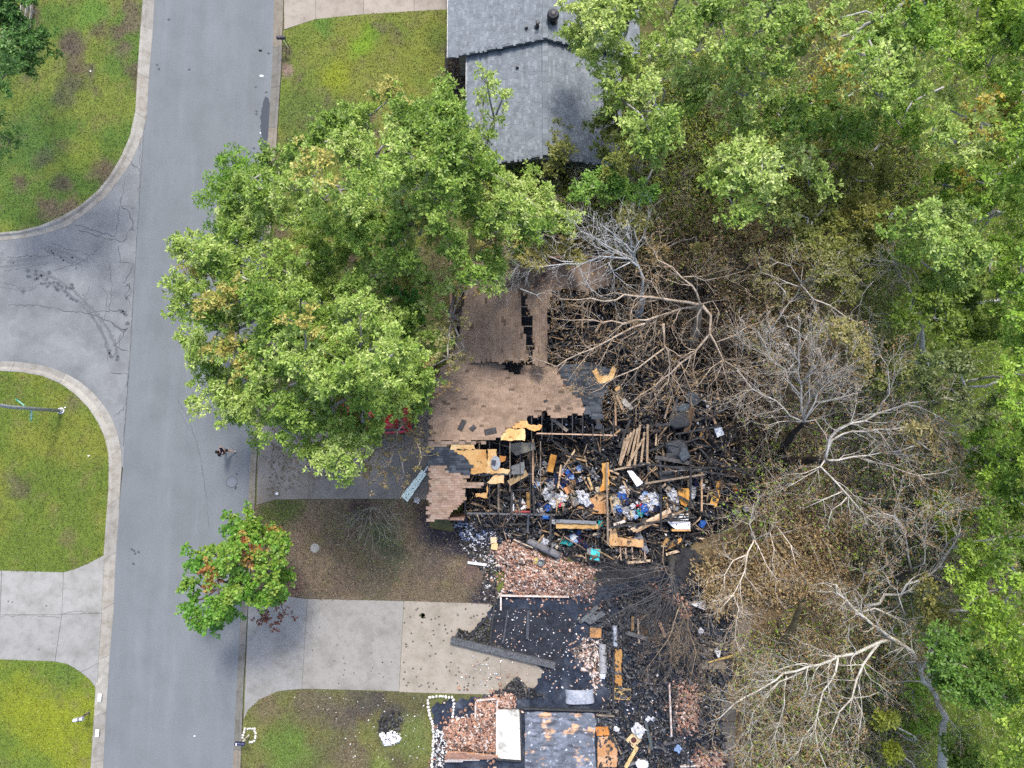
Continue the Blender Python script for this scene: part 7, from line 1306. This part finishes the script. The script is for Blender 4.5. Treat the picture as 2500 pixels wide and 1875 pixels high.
# sign pole with two street blades
sp_ = empty('street_sign_pole', P(150, 1003, .1), 'tall grey lamp pole with green street name blades on the lawn', 'pole'); b0 = P(150, 1003, .1)
mb = MB(); mb.tube([b0, b0 + Vector((-.01, 0, 4)), b0 + Vector((-.03, .28, 9))], [.105, .095, .07], (.34, .36, .38), 14); mb.build('shaft', M['metal'], sp_, smooth=True)
mb = MB(); mb.lathe([(.2, 0), (.2, .04), (.13, .06), (.12, .2)], (.4, .41, .42), b0, 16); bs = mb.build('base_plate', M['metal'], sp_)
for k in range(4):
    a = .785 + k * 1.571; mb = MB(); mb.lathe([(.03, 0), (.03, .07), (.012, .08)], (.72, .72, .7), b0 + Vector((.17 * math.cos(a), .17 * math.sin(a), .04)), 8); mb.build('anchor_bolt', M['metal'], bs)
zs = 2.75; c0 = b0 + Vector((0, .08, zs))
def blade(dirx, diry, L, name, zz, text_cells):
    d = Vector((dirx, diry, 0)).normalized(); s = Vector((-d.y, d.x, 0)); a = b0 + Vector((0, .06, zz)) + d * .12; mb = MB(); mb.bar(a, a + d * L, .012, .17, (.02, .3, .22)); o = mb.build(name, M['paint'], sp_)
    for (t0, t1, h0, h1) in text_cells:
        for sd in (1, -1):
            m2 = MB(); q = a + d * (L * (t0 + t1) / 2) + s * sd * .0085; m2.box(q + Vector((0, 0, (h0 + h1) / 2 * .17)), (L * (t1 - t0), .004, .17 * (h1 - h0)), (.75, .8, .78), math.atan2(d.y, d.x)); m2.build('letter_stroke', M['paint'], o)
blade(.03, -1, .62, 'sign_blade', 2.55, [(.08, .13, -.3, .3), (.16, .26, -.3, -.15), (.16, .19, -.3, .3), (.3, .36, -.3, .3), (.38, .44, .1, .3), (.47, .5, -.3, .3), (.53, .6, -.3, .3), (.72, .8, -.3, .3), (.82, .86, -.3, .3)])
blade(-.8, .6, .62, 'sign_blade', 2.95, [(.1, .16, -.3, .3), (.2, .3, -.05, .1), (.34, .4, -.3, .3), (.5, .56, -.3, .3), (.62, .7, -.3, .3)])
# mailboxes
def mailbox(u, v, ang, c, label, post='wood', flag=True, emblem=False, h=1.05, post_c=(.2, .17, .13)):
    b = P(u, v, .1); root = empty('mailbox', b, label, 'mailbox'); d = Vector((math.cos(ang), math.sin(ang), 0)); s = Vector((-d.y, d.x, 0)); top = b + Vector((0, 0, h))
    if post == 'lattice':
        for k in (-1, 1): mb = MB(); mb.bar(b + d * .1 * k, top + d * .1 * k, .03, .03, (.015, .015, .015)); mb.build('post', M['metal'], root)
        for k in range(5):
            e = 1 if k % 2 else -1; mb = MB(); mb.bar(b + d * .1 * e + Vector((0, 0, .1 + k * .18)), b - d * .1 * e + Vector((0, 0, .28 + k * .18)), .014, .014, (.3, .3, .3)); mb.build('lattice_bar', M['metal'], root)
    else: mb = MB(); mb.bar(b - Vector((0, 0, .05)), top, .09, .09, post_c); mb.build('post', M['wood'], root)
    mb = MB(); prof = [(-.085, 0), (.085, 0)] + [(.085 * math.cos(t), .1 + .085 * math.sin(t)) for t in np.linspace(0, math.pi, 9)]; n = len(prof); a0, a1 = top - d * .2, top + d * .32
    for e in (a0, a1): mb.v += [tuple(e + s * x + Vector((0, 0, z))) for x, z in prof]
    mb.face(range(n - 1, -1, -1), c); mb.face(range(n, 2 * n), c)
    for k in range(n): mb.face((k, (k + 1) % n, n + (k + 1) % n, n + k), c)
    bx = mb.build('box', M['paint'], root)
    mb = MB(); mb.bar(a1 + d * .004, a1 + d * .02, .18, .19, tuple(x * .7 for x in c)); mb.v = [(x, y, z + .09) for x, y, z in mb.v]; mb.build('door', M['paint'], root)
    if flag: mb = MB(); mb.bar(top + d * .02 - s * .095 + Vector((0, 0, .06)), top + d * .02 - s * .095 + Vector((0, 0, .22)), .035, .012, (.02, .02, .03)); mb.build('flag', M['paint'], root)
    if emblem:
        mb = MB(); mb.box(top + d * .24 + Vector((0, 0, .19)), (.05, .12, .012), (.75, .77, .85), ang); mb.build('emblem', M['paint'], bx)
    else: mb = MB(); mb.box(top + d * .12 + Vector((0, 0, .1)), (.05, .185, .2), (.01, .01, .015), ang); mb.build('band', M['paint'], bx)
    return root
mailbox(219, 1738, math.radians(10), (.4, .42, .46), 'silver grey mailbox with a black band on the bright lawn')
mailbox(608, 1795, math.radians(175), (.012, .016, .06), 'dark blue mailbox with a pale emblem inside a stone horseshoe', emblem=True, post_c=(.5, .46, .36))
mailbox(704, 118, math.radians(180), (.03, .026, .035), 'black mailbox on an iron lattice post by the grey house driveway', 'lattice', emblem=False)
# grey fence under the corner tree
fn = empty('timber_fence', P(78, 60, .1), 'short grey timber fence half hidden under the corner tree', 'fence')
for i, (u, v) in enumerate(((86, -30), (83, 30), (76, 105))):
    mb = MB(); b = P(u, v, .1); mb.bar(b, b + Vector((0, 0, 1.3)), .12, .12, (.32, .3, .26)); mb.build('post', M['wood'], fn)
for k, z in enumerate((.35, .75, 1.15)):
    for (a, b2) in (((86, -30), (83, 30)), ((83, 30), (76, 105))): mb = MB(); mb.bar(P(*a, .1) + Vector((.08, 0, z)), P(*b2, .1) + Vector((.08, 0, z)), .04, .16, vary((.36, .34, .3), .1)); mb.build('rail', M['wood'], fn)
# street litter
for i, (u, v, s, c, lb, nm) in enumerate([(639, 186, .16, (.75, .77, .8), 'white paper scrap on the street near the damp patch', 'paper_scrap'), (636, 325, .09, (.7, .72, .75), 'tiny white paper scrap beside the damp patch', 'paper_scrap'), (475, 1797, .06, (.7, .7, .68), 'tiny white scrap in the lower street', 'paper_scrap'), (676, 1205, .16, (.7, .7, .68), 'white rag on the dark driveway', 'rag'), (217, 1113, .08, (.75, .75, .78), 'tiny white scrap on the lawn below the sign pole', 'paper_scrap'), (159, 995, .06, (.78, .78, .74), 'white pebble beside the sign pole', 'pebble'), (221, 174, .07, (.75, .78, .7), 'white leaf scrap on the corner lawn', 'paper_scrap'), (635, 123, .2, (.05, .055, .06), 'dark fallen leaf curled on the street', 'fallen_leaf')]):
    r = random.Random(i); b = P(u, v, .006 if u < 660 and v not in (1113, 995, 174) else .13); mb = MB(); n = 7; pts = [b + Vector((s * math.cos(6.283 * k / n) * r.uniform(.5, 1.2), s * math.sin(6.283 * k / n) * r.uniform(.4, 1.1) * (.4 if nm == 'fallen_leaf' else .8), 0)) for k in range(n)]
    top = [p + (b - p) * .25 + Vector((0, 0, s * .35)) for p in pts]; mb.v = [tuple(p) for p in pts + top]; mb.face(range(n, 2 * n), c)
    for k in range(n): mb.face((k, (k + 1) % n, n + (k + 1) % n, n + k), c)
    tag(mb.build(nm, M['fabric'], None), lb, nm.replace('_', ' '))
for i, (u, v) in enumerate(((243, 1703), (237, 1790))):    # white paint blocks on the kerb
    mb = MB(); b = P(u, v, .128); mb.box(b, (.2, .42, .006), (.7, .7, .68), -.06); mb.build('paint_mark', M['paint'], bpy.data.objects['kerb.001'])

# ---- the red car under the oak
car = empty('red_car', P(918, 1022, .1), 'red hatchback parked on the dark driveway under the oak', 'car'); cz = .105
cxy = P(918, 1022, .6); cx, cy = cxy.x, cxy.y
RED = (.42, .012, .02)
def sec(x, hw, z0, z1, crown=.0): return [(x, -hw * .96, z0), (x, -hw, z0 + .22), (x, -hw, z1 - .12), (x, -hw * .9, z1), (x, 0, z1 + crown), (x, hw * .9, z1), (x, hw, z1 - .12), (x, hw, z0 + .22), (x, hw * .96, z0)]
SE = [sec(-2.12, .55, .32, .58), sec(-2.05, .74, .24, .66, .02), sec(-1.8, .84, .2, .76, .04), sec(-1.0, .88, .18, .92, .04), sec(-.4, .89, .18, .95, .02), sec(.8, .89, .18, .97, .02), sec(1.6, .87, .2, .98, .02), sec(1.95, .8, .24, .92, .02), sec(2.1, .68, .3, .78, .01), sec(2.14, .55, .34, .62)]
def loft(S, c, name, parent, m='paint', smooth=True):
    mb = MB(); n = len(S[0])
    for s in S: mb.v += [(cx + x, cy + y, cz + z) for x, y, z in s]
    for i in range(len(S) - 1):
        for k in range(n): mb.face((i * n + k, (i + 1) * n + k, (i + 1) * n + (k + 1) % n, i * n + (k + 1) % n), c)
    mb.face(range(n), c); mb.face([(len(S) - 1) * n + n - 1 - k for k in range(n)], c)
    return mb.build(name, M[m], parent, smooth=smooth)
M['car_paint'] = mat('car_paint', rough=.25, spec=.6, layers=[(8, 4, (-.8, -.8, -.8), .5, .7, 1)])
loft(SE, RED, 'body', car, 'car_paint')
def gs(x, hw, z0, z1, tw): return [(x, -hw, z0), (x, -tw, z1), (x, 0, z1 + .03), (x, tw, z1), (x, hw, z0)]
loft([gs(-1.05, .72, .9, .93, .7), gs(-.45, .8, .9, 1.34, .6), gs(.2, .82, .9, 1.44, .62), gs(1.1, .82, .9, 1.42, .61), gs(1.75, .74, .9, 1.05, .62), gs(1.85, .7, .9, .95, .62)], (.02, .025, .03), 'cabin_glass', car, 'glass')
loft([[(-.4, -.6, 1.37), (-.4, -.3, 1.42), (-.4, .3, 1.42), (-.4, .6, 1.37)], [(.2, -.63, 1.455), (.2, -.3, 1.5), (.2, .3, 1.5), (.2, .63, 1.455)], [(1.1, -.62, 1.435), (1.1, -.3, 1.475), (1.1, .3, 1.475), (1.1, .62, 1.435)], [(1.45, -.6, 1.27), (1.45, -.3, 1.3), (1.45, .3, 1.3), (1.45, .6, 1.27)]], RED, 'roof_panel', car, 'car_paint')
for sx in (-1.32, 1.28):
    for sy in (-1, 1):
        wb = Vector((cx + sx, cy + sy * .8, cz + .3)); mb = MB(); mb.tube([wb - Vector((0, .1, 0)), wb + Vector((0, .1, 0))], [.3, .3], (.015, .015, .016), 18); wl = mb.build('wheel', M['fabric'], car)
        mb = MB(); mb.tube([wb + Vector((0, sy * .1, 0)), wb + Vector((0, sy * .112, 0))], [.19, .17], (.4, .4, .42), 14); mb.build('rim', M['metal'], wl)
for sy in (-1, 1):
    mb = MB(); mb.box((cx + 2.03, cy + sy * .62, cz + .7), (.16, .2, .18), (.5, .02, .02), sy * -.3); mb.build('tail_light', M['paint'], car); mb = MB(); mb.box((cx - 2.0, cy + sy * .6, cz + .6), (.14, .26, .12), (.7, .72, .74), sy * .35); mb.build('headlight', M['glass'] if False else M['paint'], car)
    mb = MB(); mb.box((cx - .5, cy + sy * .97, cz + 1.0), (.12, .18, .12), RED); mb.build('wing_mirror', M['car_paint'], car)
    for x in (-.25, .75): mb = MB(); mb.box((cx + x, cy + sy * .893, cz + .8), (.2, .02, .03), (.3, .01, .015)); mb.build('door_handle', M['car_paint'], car)
mb = MB(); mb.box((cx + 2.13, cy, cz + .4), (.08, 1.2, .14), (.1, .1, .1)); mb.build('bumper', M['paint'], car); mb = MB(); mb.box((cx + 1.7, cy, cz + 1.12), (.3, 1.2, .04), RED, ry=.2); mb.build('spoiler', M['car_paint'], car)

# ---- the person walking on the street
pb = P(561, 1103, .003); per = empty('person', pb, 'person in a dark navy top and dark shorts with white shoes walking on the street', 'person')
yaw = math.radians(165)            # walks towards the far kerb
Rz = Matrix.Rotation(yaw, 3, 'Z')
def W(x, y, z): return pb + Rz @ Vector((x, y, z))           # x forward, y to the side
def skin_mesh(name, verts, edges, material, tint, parent, sub=2, root=0):
    me = bpy.data.meshes.new(name); me.from_pydata([tuple(W(*v[:3]) - pb) for v in verts], edges, []); o = link(name, me, parent, pb)
    m = o.modifiers.new('skin', 'SKIN'); sv = me.skin_vertices[0].data
    for i, v in enumerate(verts): sv[i].radius = (v[3], v[4] if len(v) > 4 else v[3]); sv[i].use_root = (i == root)
    s = o.modifiers.new('sub', 'SUBSURF'); s.levels = sub; s.render_levels = sub
    dg = bpy.context.evaluated_depsgraph_get(); m2 = bpy.data.meshes.new_from_object(o.evaluated_get(dg)); o.modifiers.clear(); o.data = m2
    a = m2.attributes.new('tint', 'FLOAT_COLOR', 'FACE'); t = np.ones((len(m2.polygons), 4), np.float32); t[:, :3] = tint; a.data.foreach_set('color', t.ravel()); m2.materials.clear(); m2.materials.append(material); m2.polygons.foreach_set('use_smooth', np.ones(len(m2.polygons), bool))
    return o
HIPF, HIPB = (.02, .1), (-.02, -.1)
V_ = [(0, 0, .93, .13, .15), (0, 0, 1.12, .115, .14), (.01, 0, 1.32, .12, .16), (.02, 0, 1.46, .055), (.03, 0, 1.55, .06), (.045, 0, 1.64, .088, .078), (.04, 0, 1.72, .07),
      (.01, .19, 1.41, .055), (-.06, .25, 1.15, .043), (.08, .24, .93, .033), (.11, .235, .86, .036, .02),        # arm swinging (7-10)
      (.01, -.19, 1.41, .055), (.03, -.25, 1.14, .043), (.2, -.22, 1.0, .033), (.26, -.21, .96, .036, .02),       # other arm (11-14)
      (.02, .1, .88, .09), (.2, .1, .5, .06), (.19, .1, .3, .055), (.16, .1, .09, .035), (.28, .1, .04, .035),      # front leg (15-19)
      (-.02, -.1, .88, .09), (-.08, -.1, .5, .06), (-.2, -.1, .32, .055), (-.36, -.1, .16, .035), (-.27, -.1, .05, .035)]   # rear leg (20-24)
E_ = [(0, 1), (1, 2), (2, 3), (3, 4), (4, 5), (5, 6), (2, 7), (7, 8), (8, 9), (9, 10), (2, 11), (11, 12), (12, 13), (13, 14), (0, 15), (15, 16), (16, 17), (17, 18), (18, 19), (0, 20), (20, 21), (21, 22), (22, 23), (23, 24)]
for hb, sg in ((10, 1), (14, -1)):
    hx, hy, hz = V_[hb][:3]
    for k, (dx, dy, l) in enumerate([(.03, 0.028, .085), (.035, .01, .095), (.034, -.008, .09), (.03, -.026, .075), (.0, .04, .06)]):
        a = len(V_); V_.append((hx + dx * .6, hy + dy * .8, hz - .02, .009)); V_.append((hx + dx + l * .35, hy + dy, hz - .03 - l * .5, .0085)); V_.append((hx + dx + l * .3, hy + dy * 1.1, hz - .035 - l * .85, .0075)); E_ += [(hb, a), (a, a + 1), (a + 1, a + 2)]
SKN = (.42, .25, .17)
skin_mesh('body', V_, E_, M['skin'], SKN, per, 1)
skin_mesh('shirt', [(0, 0, .98, .15, .17), (0, 0, 1.14, .135, .16), (.01, 0, 1.33, .14, .18), (.015, 0, 1.43, .085), (.01, .19, 1.41, .072), (-.03, .225, 1.26, .066), (.01, -.19, 1.41, .072), (.02, -.225, 1.26, .066)], [(0, 1), (1, 2), (2, 3), (2, 4), (4, 5), (2, 6), (6, 7)], M['fabric'], (.012, .014, .03), per)
skin_mesh('shorts', [(0, 0, .98, .145, .165), (0, 0, .9, .15, .17), (.02, .1, .84, .11), (.13, .1, .6, .09), (-.02, -.1, .84, .11), (-.06, -.1, .58, .09)], [(0, 1), (1, 2), (2, 3), (1, 4), (4, 5)], M['fabric'], (.015, .015, .018), per)
skin_mesh('shoe', [(.13, .1, .07, .05), (.22, .1, .05, .05, .04), (.31, .1, .045, .045, .035)], [(0, 1), (1, 2)], M['fabric'], (.75, .76, .78), per)
skin_mesh('shoe', [(-.38, -.1, .15, .05), (-.32, -.1, .09, .05, .04), (-.25, -.1, .05, .045, .035)], [(0, 1), (1, 2)], M['fabric'], (.75, .76, .78), per)
skin_mesh('hair', [(.02, 0, 1.68, .09, .085), (.03, 0, 1.75, .085, .08), (-.02, 0, 1.64, .075)], [(0, 1), (0, 2)], M['fabric'], (.02, .015, .012), per)
for y in (-.03, .03): o = skin_mesh('eye', [(.128, y, 1.655, .009), (.132, y, 1.655, .007)], [(0, 1)], M['paint'], (.05, .04, .03), per, 1)
skin_mesh('nose', [(.125, 0, 1.645, .011), (.145, 0, 1.625, .012)], [(0, 1)], M['skin'], SKN, per, 1)
skin_mesh('mouth', [(.122, -.02, 1.59, .006), (.128, 0, 1.588, .007), (.122, .02, 1.59, .006)], [(0, 1), (1, 2)], M['skin'], (.35, .12, .1), per, 1)
for y in (-.085, .085): skin_mesh('ear', [(.03, y, 1.66, .014), (.025, y * 1.05, 1.62, .012)], [(0, 1)], M['skin'], SKN, per, 1)
mb = MB(); q = W(-.12, 0, 1.36)
mb.box(W(-.155, .02, 1.36), (.012, .13, .12), (.7, .66, .62), yaw); mb.build('back_print', M['paint'], per); mb = MB(); mb.box(W(-.158, -.03, 1.33), (.012, .06, .08), (.6, .2, .08), yaw); mb.build('back_print', M['paint'], per)
